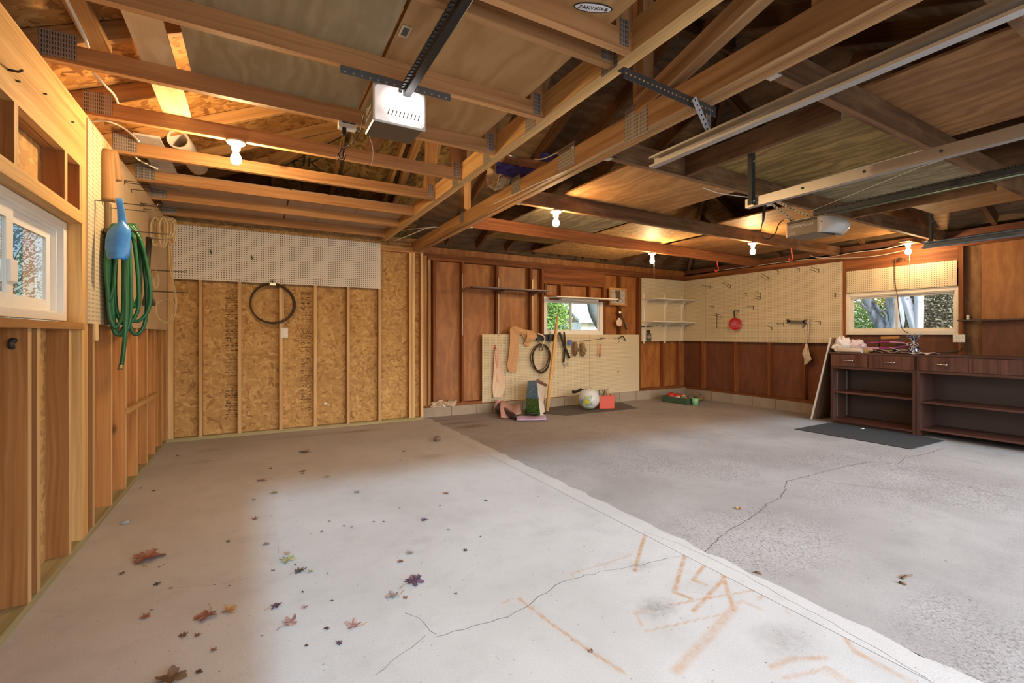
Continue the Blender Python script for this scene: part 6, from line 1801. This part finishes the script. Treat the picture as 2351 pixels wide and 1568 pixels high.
def cpt(px, X): # counter point at image column px and depth X
    p = onX(px, 800, X); return Vector((X, p.y, ZC))
tag(obj('plastic_bag', crumple(cpt(1934, 7.25), (.14, .11, .125), 1, 22, .22), whitebag), 'white crumpled plastic bag at the far end of the counter', 'bag')
tag(obj('plastic_bag', crumple(cpt(1966, 7.34), (.11, .11, .10), 2, 22, .25), plain('lilac_plastic_film', (.74, .70, .78), .3)), 'pale lilac crumpled plastic bag beside the paper tube on the counter', 'bag')
q = cpt(1927, 7.12)
tag(obj('plastic_cup', MB().lathe([(0, 0), (.028, 0), (.037, .085), (.035, .085), (.026, .004), (0, .004)], q, (0, 0, 1), 20), clear_plastic('cloudy_plastic', (.82, .80, .76), .55)), 'small cloudy plastic cup on the counter in front of the white bag', 'cup')
a = cpt(1981, 7.12); 
pr = MB().lathe([(.030, 0), (.030, .30), (.020, .30), (.020, 0), (.030, 0)], a + Vector((-.02, 0, .031)), (.05, 1, 0), 20)
tag(obj('paper_roll', pr, plain('white_paper', (.78, .76, .74), .6)), 'white rolled paper with an open dark end lying on the counter', 'roll')
hc = cpt(2027, 7.30); hm = NT('hoop_plastic'); wv_ = hm.n('SeparateXYZ', {0: hm.uv()}).outputs[0]
hm.set(Base_Color=hm.ramp(hm.math('FRACT', hm.math('MULTIPLY', wv_, 1.3)), [(.0, (.30, .02, .22)), (.5, (.30, .03, .25)), (.55, (.55, .33, .62)), (.95, (.58, .36, .64))]), Roughness=.3)
RX = .26
hp = [hc + Vector((.20 * math.cos(a), RX * math.sin(a), .055 + .075 * (1 + math.cos(a)) * .5 + .012)) for a in [2 * math.pi * i / 48 for i in range(48)]]
tag(obj('hoop', MB().tube(hp, .009, 8, True), hm.m), 'purple and lilac plastic hoop lying over the clutter on the counter', 'hoop')
def paper(px0, px1, X0, X1, z, lab, mat, nm='paper_sheet', th=.002, lift=.02, seed=0, cat='paper'):
    p0, p1 = cpt(px0, X0), cpt(px1, X0); r = random.Random(seed); k = r.uniform(0, 6)
    def fn(s, t_):
        return (X0 + (X1 - X0) * t_, p0.y + (p1.y - p0.y) * s + .03 * t_, ZC + z + lift * (1 - t_) * abs(math.sin(2.2 * s + k)) + lift * .6 * t_ * abs(math.sin(3 * s)))
    return tag(obj(nm, MB().grid(fn, 10, 6), mat, solid=th), lab, cat)
paper(2004, 2060, 7.10, 7.34, .006, 'open glossy magazine under the purple hoop on the counter', plain('magazine_print', (.38, .33, .25), .3, 0, .6, 14), 'magazine', .006, .055, 3, 'magazine')
paper(2040, 2074, 7.12, 7.36, .03, 'dark printed catalogue leaning on the magazine on the counter', plain('catalogue_print', (.26, .26, .24), .3, 0, .8, 22), 'magazine', .006, .045, 4, 'magazine')
paper(1996, 2026, 7.09, 7.22, .004, 'small torn pink and white paper in front of the magazine', plain('torn_paper', (.74, .66, .68), .6, 0, .1, 20), 'paper_sheet', .002, .03, 5)
paper(2068, 2112, 7.09, 7.34, .003, 'white paper sheet under the blue tinsel weight on the counter', M['white'], 'paper_sheet', .002, .02, 6)
paper(2108, 2145, 7.10, 7.36, .002, 'white paper envelope at the clear end of the counter clutter', plain('envelope_paper', (.80, .76, .80), .5), 'paper_sheet', .003, .035, 7)
tag(obj('yellow_block', crumple(cpt(1992, 7.24), (.06, .07, .045), 7, 14, .2), plain('yellow_cream_wrap', (.70, .55, .28), .5)), 'small crumpled yellow wrapper under the hoop on the counter', 'wrapper')
# tinsel weight
q = cpt(2098, 7.22) + Vector((0, 0, .012))
t = thing('tinsel_weight', 'navy and silver tinsel balloon weight standing on the counter papers', 'balloon weight', q)
tin = NT('navy_tinsel'); vo = tin.n('TexVoronoi', {'Vector': tin.obj(), 'Scale': 85.0})
tin.set(Base_Color=tin.ramp(tin.n('SeparateColor', {0: vo.outputs['Color']}).outputs[0], [(.55, (.02, .035, .12)), (.62, (.75, .78, .85))]), Roughness=.2, Metallic=.6)
obj('wrapped_base', MB().lathe([(0, 0), (.052, 0), (.056, .03), (.045, .08), (.022, .115), (.016, .125), (.024, .15), (.032, .175)], q, (0, 0, 1), 22), tin.m, t)
r = random.Random(21); fr_ = MB()
for k in range(95):
    a = r.uniform(0, 6.28); L = r.uniform(.05, .15)
    p = q + Vector((0, 0, .13)); e = p + Vector((math.cos(a) * L * .55, math.sin(a) * L * .55, L * r.uniform(.5, 1.0)))
    fr_.tube([p, (p + e) / 2 + Vector((0, 0, .015)), e], .0022, 4)
obj('tinsel_fringe', fr_, tin.m, t)
rb = MB()
for s in (-1, 1): rb.tube(smooth_path([q + Vector((-.02, 0, .12)), q + Vector((-.03, s * .03, .13)), q + Vector((-.035, s * .055, .115)), q + Vector((-.03, s * .05, .095)), q + Vector((-.02, s * .015, .115))], 5), .003, 5)
obj('ribbon', rb, M['white'], t)
# orange wooden bar with dark ends behind the clutter
t = thing('bow_saw', 'orange wooden bar with two dark legs propped behind the counter clutter', 'saw', cpt(2045, 7.50))
p0, p1 = cpt(2023, 7.5), cpt(2068, 7.5)
obj('bar', MB().beam(p0 + Vector((0, 0, .20)), p1 + Vector((0, 0, .21)), .018, .034), M['pine'], t)
obj('leg', MB().tube([p0 + Vector((0, 0, .215)), p0 + Vector((0, .02, .17)), p0 + Vector((0, .03, .004))], [.009, .011, .008], 8), M['steel_dark'], t)
obj('leg', MB().tube([p1 + Vector((0, 0, .225)), p1 + Vector((0, .03, .12)), p1 + Vector((0, .05, .004))], [.012, .012, .008], 8), M['steel_dark'], t)
# black mat
def floor_sheet(name, label, cat, pts, mat, th=.008):
    P = [onF(*p) + Vector((0, 0, .002)) for p in pts]
    n = (P[1] - P[0]).cross(P[2] - P[0])
    if n.z < 0: P = P[::-1]
    mb = MB().prism(P, (0, 0, th))
    mb.uv = [[(mb.v[k].x, mb.v[k].y) for k in f] for f in mb.f]
    return tag(obj(name, mb, mat), label, cat)
matm = NT('black_speckled_mat'); nz = matm.noise(matm.uv(), 160, 3, .7).outputs[0]
matm.set(Base_Color=matm.ramp(nz, [(.45, (.022, .022, .024)), (.72, (.06, .06, .062)), (.80, (.20, .20, .20))]), Roughness=.85)
floor_sheet('floor_mat', 'black speckled mat under the walnut cabinet', 'mat', [(1824, 986), (1902, 972), (1975, 976), (2168, 1013), (2092, 1032)], matm.m, .006)
p = onF(1980, 986)
tag(obj('paper_scrap', MB().box(p.x - .02, p.x + .02, p.y - .015, p.y + .015, p.z + .009, p.z + .017), M['white'], bevel=.002), 'small white scrap lying on the black mat by the cabinet', 'scrap')
# grey mat along the curb
floor_sheet('floor_mat', 'dark grey mat along the block curb under the globe ball', 'mat', [(1238, 941), (1300, 930), (1428, 925), (1463, 938), (1302, 955), (1250, 950)], plain('grey_mat', (.10, .09, .085), .9, 0, .2, 30), .005)

# ================================================================== THINGS ALONG THE OLD BACK WALL
bc = onF(1352, 941)
depth = (bc - Vector((0, 0, bc.z))).length
F_ = bc.x * SN + bc.y * CS
rb_ = 24.5 / FPX * F_
t = thing('beach_ball', 'inflated globe ball with coloured continents on the grey mat', 'ball', bc)
gl = NT('globe_print'); n1 = gl.noise(gl.map(gl.obj(), (1, 1, 1), (3.3, 1.1, 7.2)), 6.5, 4, .55).outputs[0]; n2 = gl.noise(gl.obj(), 9.0, 1, .5).outputs[1]
land = gl.ramp(n1, [(.50, (0, 0, 0)), (.515, (1, 1, 1))])
hue = gl.ramp(gl.n('SeparateColor', {0: n2}).outputs[0], [(.38, (.55, .60, .10)), (.44, (.62, .52, .08)), (.47, (.30, .50, .16)), (.52, (.52, .45, .62)), (.56, (.10, .33, .50)), (.62, (.60, .35, .18))])
gl.set(Base_Color=gl.mix(land, (.60, .66, .73), hue), Roughness=.25)
ctr = bc + Vector((0, 0, rb_ + .009))
obj('ball_skin', MB().ball(ctr, rb_, 32), gl.m, t)
obj('valve', MB().lathe([(0, .012), (.010, .010), (.014, 0), (0, 0)], ctr + Vector((-.3, -.45, .84)).normalized() * rb_ * .998, Vector((-.3, -.45, .84)), 12), M['white'], t)
# red crate
ca, cb_ = onF(1377, 940), onF(1410, 939)
wv = (cb_ - ca).length; H_ = wv * .82
t = thing('red_crate', 'red plastic crate beside the globe ball', 'crate', (ca + cb_) / 2)
u = (cb_ - ca).normalized(); n_ = Vector((-u.y, u.x, 0)); z0 = ca.z + .009
if n_.y < 0: n_ = -n_
redc = plain('red_crate_plastic', (.60, .085, .055), .4); dp = wv * 1.1
ce = (ca + cb_) / 2 + n_ * dp / 2
for nm, c, sx, sy in (('front_wall', ce - n_ * dp / 2, wv, .012), ('back_wall', ce + n_ * dp / 2, wv, .012), ('side_wall', ce - u * (wv / 2), .012, dp), ('side_wall', ce + u * (wv / 2), .012, dp)):
    obj(nm, MB().obox(Vector((c.x, c.y, z0 + H_ / 2)), u, n_, (0, 0, 1), sx, sy, H_), redc, t, bevel=.003)
obj('base', MB().obox(Vector((ce.x, ce.y, z0 + .006)), u, n_, (0, 0, 1), wv, dp, .012), redc, t)
obj('rim', MB().obox(Vector((ce.x, ce.y, z0 + H_)) - n_ * (dp / 2 + .006), u, n_, (0, 0, 1), wv + .02, .012, .022), redc, t, bevel=.003)
green_p = plain('teal_plastic', (.10, .22, .19), .35); brown_p = plain('brown_jar', (.20, .12, .07), .4)
for k, (s, d, m, lab) in enumerate(((-.32, -.2, green_p, 'teal plastic bottle lying in the red crate'), (.05, .1, M['chrome'], 'shiny can standing in the red crate'), (.3, -.1, M['tubing'], 'clear bottle leaning in the red crate'), (-.1, -.35, brown_p, 'brown jar standing in the red crate'))):
    c = Vector((ce.x, ce.y, z0 + .02)) + u * s * wv * .8 + n_ * d * dp * .8
    tl = thing('bottle' if k != 1 else 'tin_can', lab, 'bottle' if k != 1 else 'can', c)
    ax = Vector((.06 * (k - 1.5), .03, 1)).normalized(); hh_ = H_ + .05 + .012 * k
    obj('body', MB().lathe([(0, 0), (.029, 0), (.031, hh_ * .7), (.022, hh_ * .85), (.014, hh_ * .9), (.014, hh_), (0, hh_)], c, ax, 16), m, tl)
    obj('cap', MB().lathe([(0, hh_), (.017, hh_), (.017, hh_ + .016), (0, hh_ + .016)], c, ax, 14), M['white'] if k % 2 else green_p, tl)
# blue and green soil bag
g0, g1 = onF(1205, 951), onF(1240, 958)
t = thing('soil_bag', 'upright blue and green garden bag standing before the low pegboard', 'bag', (g0 + g1) / 2)
bm_ = NT('garden_bag_print'); uvz = bm_.n('SeparateXYZ', {0: bm_.uv()})
nz = bm_.noise(bm_.map(bm_.uv(), (14, 14, 1)), 1.0, 4, .7).outputs[0]
leafy = bm_.ramp(nz, [(.35, (.012, .06, .015)), (.55, (.05, .22, .04)), (.7, (.30, .42, .20))])
bluep = bm_.ramp(bm_.noise(bm_.map(bm_.uv(), (9, 30, 1)), 1.0, 2, .6).outputs[0], [(.60, (.035, .24, .52)), (.66, (.75, .62, .55))])
bm_.set(Base_Color=bm_.mix(bm_.ramp(bm_.math('ADD', uvz.outputs[1], bm_.math('MULTIPLY', nz, .12)), [(.545, (1, 1, 1)), (.56, (0, 0, 0))]), bluep, leafy), Roughness=.25)
topL, topR = onY(1211, 874, g0.y), onY(1232, 873, g1.y); hb_ = topL.z - g0.z
def bagf(s, v):
    w0 = g0.lerp(g1, s); wt = topL.lerp(topR, s); p = Vector((w0.x, w0.y, g0.z + .004)).lerp(Vector((wt.x, wt.y, wt.z)), v)
    bul = .055 * math.sin(math.pi * min(1, s * 1.0)) * (1 - v) ** .6 + .010 * math.sin(s * 13 + v * 9)
    return p + Vector((0, -bul, 0))
mbf = MB().grid(bagf, 14, 18)
obj('printed_front', mbf, bm_.m, t, solid=.004)
whitefoil = plain('white_bag_side', (.66, .60, .55), .3, 0, .12, 14)
tr2 = onY(1255, 878, g0.y + .05)
def bags(s, v):
    a = g1 + Vector((0, 0, .004)); b = g1 + Vector((.16, .18, .004)); ta = topR; tb = tr2 + Vector((.06, .12, 0))
    e = a.lerp(b, s); f_ = ta.lerp(tb, s)
    p = e.lerp(Vector((f_.x, f_.y, f_.z - .06 * s)), v); p += Vector((.03 * math.sin(math.pi * s) * (1 - v), -.04 * math.sin(math.pi * s) * (1 - v) + .015 * math.sin(9 * v + 5 * s), 0))
    return p
obj('white_side', MB().grid(bags, 10, 16), whitefoil, t, solid=.004)
obj('rolled_top', MB().tube([topR + Vector((.03, .02, -.015)), tr2 + Vector((.03, .06, -.05))], [.028, .02], 10), plain('maroon_print', (.20, .08, .06), .4), t)
# folded pink and lilac bags on the floor
p0 = onF(1180, 955)
t = thing('folded_mat', 'crumpled pink padded sheet lying on the floor by the curb', 'folded sheet', p0)
pk = plain('dusty_pink_fabric', (.52, .30, .25), .85, 0, .12, 9)
A, B, C_, D_ = onF(1148, 950), onF(1192, 946), onF(1198, 955), onF(1150, 964)
bk = onY(1150, 926, onF(1150, 938).y), onY(1186, 922, onF(1190, 938).y)
def pkf(s, v):
    a = Vector(A).lerp(Vector(B), s) + Vector((0, .04, .17 - .06 * s)); b = Vector(D_).lerp(Vector(C_), s) + Vector((0, 0, .02))
    p = a.lerp(b, v); p.z += .03 * math.sin(s * 7 + v * 2) * (1 - v * .5) + .05 * math.sin(math.pi * v) * .5
    return (p.x, p.y, max(p.z, floor_z(p.x) + .012))
obj('padded_cloth', MB().grid(pkf, 18, 14), pk, t, solid=.012)
t = thing('lilac_bag', 'flat lilac and black plastic bag in front of the pink padded sheet', 'bag', onF(1220, 965))
lil = plain('lilac_plastic', (.46, .34, .55), .35, 0, .12, 8)
q0, q1, q2, q3 = onF(1183, 960), onF(1186, 968), onF(1254, 967), onF(1252, 959)
def lf2(s, v):
    p = Vector(q1).lerp(Vector(q2), s).lerp(Vector(q0).lerp(Vector(q3), s), v)
    return (p.x, p.y, floor_z(p.x) + .020 + .022 * math.sin(math.pi * v) * (1 + .4 * math.sin(s * 9)) )
obj('flat_sheet', MB().grid(lf2, 16, 8), lil, t, solid=.010)
obj('black_flap', MB().tube([onF(1206, 958) + Vector((0, 0, .045)), onF(1230, 957) + Vector((0, 0, .048)), onF(1252, 955) + Vector((0, 0, .04))], [.016, .019, .014], 10), M['black'], t)
rll = thing('rolled_bag', 'black and pink rolled bag lying beside the lilac bag', 'bag', onF(1150, 955))
ra, rb2 = onF(1143, 950), onF(1184, 964)
obj('roll_body', MB().tube(smooth_path([ra + Vector((0, .02, .07)), ra.lerp(rb2, .35) + Vector((0, .0, .075)), ra.lerp(rb2, .7) + Vector((0, 0, .055)), rb2 + Vector((0, 0, .04))], 4), [.045, .055, .06, .06, .058, .055, .055, .05, .05, .045, .04, .036, .034], 14), plain('black_print_plastic', (.045, .03, .035), .35, 0, .8, 14), rll)
obj('pink_end', MB().tube(smooth_path([ra + Vector((-.02, .06, .03)), ra + Vector((-.01, .03, .13)), ra + Vector((.03, .05, .17)), ra + Vector((.09, .10, .12))], 5), [.03] * 8 + [.04] * 8, 12), plain('pink_print_plastic', (.52, .30, .36), .35, 0, .4, 12), rll)
# rags on the curb
for i, (px, py, sx, lab) in enumerate(((1008, 931, .10, 'dirty cream rag lying on the block curb, nearest the strand board wall'), (1033, 932, .085, 'dirty cream rag lying on the block curb, nearer the low pegboard'))):
    p = onY(px, py, DO - .02); p.z = CURB
    tag(obj('rag', crumple(p, (sx * 1.05, .05, .045), 30 + i, 18, .5), plain('soiled_cloth_%d' % i, (.55, .44, .33), .9, 0, .4, 22)), lab, 'rag')
dbm = plain('dried_dirt', (.16, .12, .085), .95, 0, .5, 30)
# tray of toys near the far corner
k0, k1 = onF(1532, 926), onF(1604, 931)
t = thing('toy_tray', 'dark green plastic tray full of bits near the far corner', 'tray', onF(1568, 926))
tg = plain('dark_green_plastic', (.045, .10, .06), .4)
cT = onF(1562, 924); uu = (onF(1592, 930) - onF(1536, 922)).normalized(); nn = Vector((-uu.y, uu.x, 0)); w_, d_, h_ = .52, .34, .10
obj('tray_base', MB().obox(cT + Vector((0, 0, .012)), uu, nn, (0, 0, 1), w_, d_, .012), tg, t)
for c, sx, sy in ((cT - nn * d_ / 2, w_, .012), (cT + nn * d_ / 2, w_, .012), (cT - uu * w_ / 2, .012, d_), (cT + uu * w_ / 2, .012, d_)):
    obj('tray_side', MB().obox(c + Vector((0, 0, .01 + h_ / 2)), uu, nn, (0, 0, 1), sx, sy, h_), tg, t, bevel=.004)
TOY = [(-.17, -.03, .075, (.55, .03, .03), 'red ball with white patch in the green tray'), (-.06, .02, .070, (.50, .04, .03), 'bright red ball in the middle of the green tray'), (-.16, .125, .055, (.68, .56, .46), 'cream ball at the back of the green tray'),
       (.03, .06, .060, (.62, .30, .25), 'pinkish ball beside the red ball in the green tray'), (.10, -.04, .055, (.10, .30, .14), 'green ball at the near side of the green tray'), (.16, .08, .062, (.14, .10, .08), 'dark brown ball in the green tray')]
for a, b, r_, col, lab in TOY:
    c = cT + uu * a + nn * b + Vector((0, 0, .022 + r_))
    tag(obj('toy_ball', MB().ball(c, r_, 18), plain('toy_%s' % lab.split()[0], col, .4, 0, .25, 10)), lab, 'ball', 'bits in the green tray')
for a, b, col, lab in ((-.02, -.10, (.60, .52, .42), 'white box lying across the front of the green tray'), (.15, -.10, (.42, .07, .05), 'red box at the front corner of the green tray')):
    c = cT + uu * a + nn * b + Vector((0, 0, .075))
    tag(obj('small_box', MB().obox(c, (uu + Vector((0, 0, .25))).normalized(), nn, uu.cross(nn), .13, .06, .075), plain('box_%s' % lab.split()[0], col, .5, 0, .2, 20), bevel=.003), lab, 'box')
c = onF(1596, 930)
t = thing('green_cup', 'light green plastic cup standing beside the dark green tray', 'cup', c)
obj('cup_wall', MB().lathe([(0, .003), (.048, .003), (.056, .115), (.052, .115), (.045, .010), (0, .010)], c + Vector((0, 0, .001)), (0, 0, 1), 20), plain('light_green_plastic', (.22, .50, .26), .35), t)
tag(obj('brown_ball', crumple(onF(1606, 920) , (.09, .07, .075), 44, 16, .15), plain('brown_leather', (.20, .12, .06), .6)), 'brown lumpy pouch behind the green cup at the curb', 'pouch')

# ================================================================== FALLEN LEAVES AND STONES
LC = {'red': ((.17, .06, .04), (.29, .125, .085)), 'brown': ((.075, .042, .024), (.16, .09, .05)), 'tan': ((.28, .18, .10), (.42, .29, .17)), 'purple': ((.04, .016, .035), (.12, .06, .10)), 'olive': ((.20, .19, .085), (.33, .31, .16)),
      'dark': ((.035, .024, .018), (.085, .055, .038)), 'pink': ((.20, .105, .095), (.36, .21, .19)), 'grey': ((.15, .115, .10), (.27, .22, .195)), 'orange': ((.27, .14, .05), (.42, .25, .10))}
LM = {}
for k, (a, b) in LC.items():
    t = NT('leaf_' + k); t.set(Base_Color=t.ramp(t.noise(t.obj(), 24, 4, .7).outputs[0], [(.35, a), (.65, b)]), Roughness=.75); LM[k] = t.m
def leaf(px, py, wpx, col, label, seed, group=None, stem=True, curl=1.0):
    p = onF(px, py); F = p.x * SN + p.y * CS
    L = max(.014, wpx * F / FPX) * .56
    r = random.Random(seed * 7 + 1)
    t = thing('fallen_leaf', label, 'leaf', p, group)
    rot = r.uniform(0, 6.28); lob = r.choice((5, 5, 7)); mb = MB(); n = 54; rings = 5
    k1, k2 = r.uniform(0, 6.28), r.uniform(0, 6.28); ca = r.uniform(0, 6.28)
    mb.v.append(Vector((0, 0, 0)))
    for i in range(1, rings + 1):
        for j in range(n):
            a = 2 * math.pi * j / n
            rad = L * (.34 + .46 * abs(math.cos(a * lob / 2)) ** 1.5 + .12 * math.cos(a) + .07 * math.sin(17 * a + k1)) * i / rings
            x, y = rad * math.cos(a), rad * math.sin(a)
            d = x * math.cos(ca) + y * math.sin(ca)
            # the leaf rolls up about an axis as it dries
            q = curl * 2.1 * d / L; xx = d if abs(q) < 1e-4 else math.sin(q) / (curl * 2.1) * L
            lift = (1 - math.cos(q)) / (curl * 2.1) * L + L * .16 * math.sin(lob * a + k2) * (i / rings) ** 2
            e = -x * math.sin(ca) + y * math.cos(ca)
            mb.v.append(Vector((xx * math.cos(ca) - e * math.sin(ca), xx * math.sin(ca) + e * math.cos(ca), lift)))
    for j in range(n): mb.face([0, 1 + j, 1 + (j + 1) % n], [(0, 0)] * 3, True)
    for i in range(rings - 1):
        for j in range(n):
            a, b = 1 + i * n + j, 1 + i * n + (j + 1) % n
            mb.face([a, a + n, b + n, b], [(0, 0)] * 4, True)
    mn = min(v.z for v in mb.v); cr, sr = math.cos(rot), math.sin(rot)
    mb.v = [p + Vector((v.x * cr - v.y * sr, v.x * sr + v.y * cr, (v.z - mn) * .6 + .002)) for v in mb.v]
    obj('blade', mb, LM[col], t)
    if stem and L > .03:
        a = rot; b = p + Vector((0, 0, .006))
        obj('stem', MB().tube(smooth_path([b - Vector((math.cos(a), math.sin(a), 0)) * L * .3, b - Vector((math.cos(a), math.sin(a), 0)) * L * .8, b - Vector((math.cos(a + .3), math.sin(a + .3), -.1)) * L * 1.35], 4), .0014, 5), LM['tan'], t)
    return t
def z4(x, y): return 250 + x * .3942, 950 + y * .3942
LEAVES = [(225, 850, 190, 'red', 'long curled red-brown leaf in the tan-lit strip below the left studs'), (72, 933, 42, 'brown', 'small brown leaf near the left wall plate, below the long curled one'), (282, 995, 52, 'dark', 'dark upright leaf alone in the tan-lit strip'),
          (698, 745, 32, 'dark', 'small dark crumpled leaf in the tan-lit strip, near the bright edge'), (1145, 225, 80, 'grey', 'grey-brown leaf near the strand board wall, straight below the outlet'), (1127, 338, 42, 'red', 'dark red leaf between the grey-brown leaf and the slab middle'),
          (897, 390, 62, 'pink', 'pale pink leaf at the far bright edge of the new slab'), (1270, 370, 42, 'olive', 'small green leaf on the far bright floor'), (965, 462, 52, 'olive', 'olive leaf lying flat on the far bright edge'),
          (1445, 460, 44, 'grey', 'small grey-pink curled leaf in the middle of the bright floor'), (1963, 467, 44, 'red', 'small red leaf near the patched joint strip'), (850, 616, 42, 'red', 'thin reddish leaf lying across the bright edge'),
          (918, 763, 52, 'grey', 'faint grey flat leaf just inside the bright edge'), (1040, 818, 46, 'tan', 'tan leaf standing behind the pale green leaf'), (1040, 852, 112, 'olive', 'pale green-tan leaf in front of the tan one'),
          (1112, 922, 84, 'dark', 'dark brown crumpled leaf next to a pale green one'), (1178, 922, 46, 'olive', 'small pale green leaf touching the dark brown crumpled leaf'), (1770, 985, 140, 'purple', 'large purple many-lobed leaf on the bright floor'),
          (1660, 1065, 92, 'grey', 'grey-green folded leaf in front of the large purple leaf'), (1730, 1076, 42, 'red', 'small maroon leaf beside the grey-green folded leaf'), (1700, 865, 46, 'brown', 'small brown leaf behind the large purple leaf'),
          (1757, 815, 52, 'grey', 'grey two-lobed leaf farther behind the large purple leaf'), (2075, 800, 36, 'dark', 'small dark curled leaf near the middle of the bright slab'), (1840, 622, 46, 'purple', 'thin purple-grey leaf far behind the large purple leaf'),
          (970, 1127, 82, 'purple', 'grey-maroon leaf near the bright edge, beside the orange stemmed leaf'), (1140, 1133, 46, 'pink', 'small flat maroon oval leaf in front of the dark crumpled leaf'), (1050, 1226, 122, 'pink', 'long pink folded leaf pointing along the faint crack'),
          (1270, 1255, 46, 'purple', 'small maroon leaf between the two pink leaves'), (1430, 1240, 102, 'pink', 'pink ribbed leaf beside the peeled concrete patch'), (1345, 1340, 52, 'purple', 'maroon leaf in front of the pink ribbed leaf'), (1152, 1355, 32, 'dark', 'dark narrow leaf in front of the long pink leaf'),
          (570, 1180, 142, 'red', 'large ribbed red-brown leaf beside the orange stemmed leaf'), (700, 1150, 92, 'orange', 'orange-brown leaf with a long stem at the bright edge'), (205, 1190, 66, 'red', 'red folded leaf close to the left wall plate'),
          (430, 1297, 62, 'brown', 'brown curled leaf in front of the large ribbed leaf'), (612, 1380, 48, 'red', 'red upright leaf near the bottom of the tan-lit strip'), (516, 1295, 44, 'brown', 'thin brown leaf sliver beside the brown curled leaf'),
          (350, 1560, 190, 'brown', 'biggest brown ribbed leaf closest to the camera'), (520, 1510, 52, 'dark', 'small dark leaf touching the biggest leaf')]
for i, (x, y, wd_, c, lab) in enumerate(LEAVES):
    leaf(*z4(x, y), wd_ * .3942, c, lab, i + 1, 'fallen leaves on the slab', True, random.Random(i).uniform(.45, .95))
leaf(1697, 1169, 20, 'orange', 'small orange leaf on the pitted old slab', 71, 'fallen leaves on the slab'); leaf(1357, 1497, 18, 'pink', 'small pink leaf lying on the long rust line', 72, 'fallen leaves on the slab')
r = random.Random(77)
CR = [(400, 245), (185, 435), (262, 450), (1700, 270), (1722, 220), (1930, 538), (1298, 1092), (1131, 1040), (2024, 1052), (700, 1005), (360, 1018), (290, 895), (318, 882), (1130, 351), (940, 320), (1368, 655), (1540, 632), (1600, 632), (1415, 663), (1693, 552), (1980, 678), (2165, 718), (1275, 932), (845, 502), (958, 916), (250, 1145), (1088, 880), (2195, 510), (1240, 690), (1285, 628)]
for i, (x, y) in enumerate(CR):
    leaf(*z4(x, y), r.uniform(7, 11), r.choice(('dark', 'brown', 'grey')), 'tiny dry leaf crumb scattered on the new slab', 100 + i, 'tiny leaf crumbs on the new slab', False)
for (x0, y0, x1, y1, lab) in ((2072, 1331, 2094, 1323, 'short thick brown twig on the old slab, the farther of two'), (2064, 1339, 2082, 1345, 'short brown twig on the old slab in front of the other one'), (1733, 1316, 1750, 1320, 'small dark twig on the patched joint strip')):
    a, b = onF(x0, y0), onF(x1, y1)
    tag(obj('twig', MB().tube([a + Vector((0, 0, .006)), a.lerp(b, .5) + Vector((0, .004, .007)), b + Vector((0, 0, .006))], [.005, .006, .004], 7), LM['brown']), lab, 'twig')
p = onF(1004, 1013)
tag(obj('stone', MB().ball(p + Vector((0, 0, .03)), .042, 14, (1.05, .9, .72)), plain('brown_stone', (.17, .12, .09), .9, 0, .3, 20)), 'rounded brown stone on the slab near the patched joint strip', 'stone')
p = onF(287, 1203)
tag(obj('chalk_piece', MB().tube([p + Vector((-.02, 0, .009)), p + Vector((.02, .005, .009))], .009, 10), plain('grey_blue_chalk', (.35, .42, .44), .9)), 'stub of grey-blue chalk near the left wall plate', 'chalk')
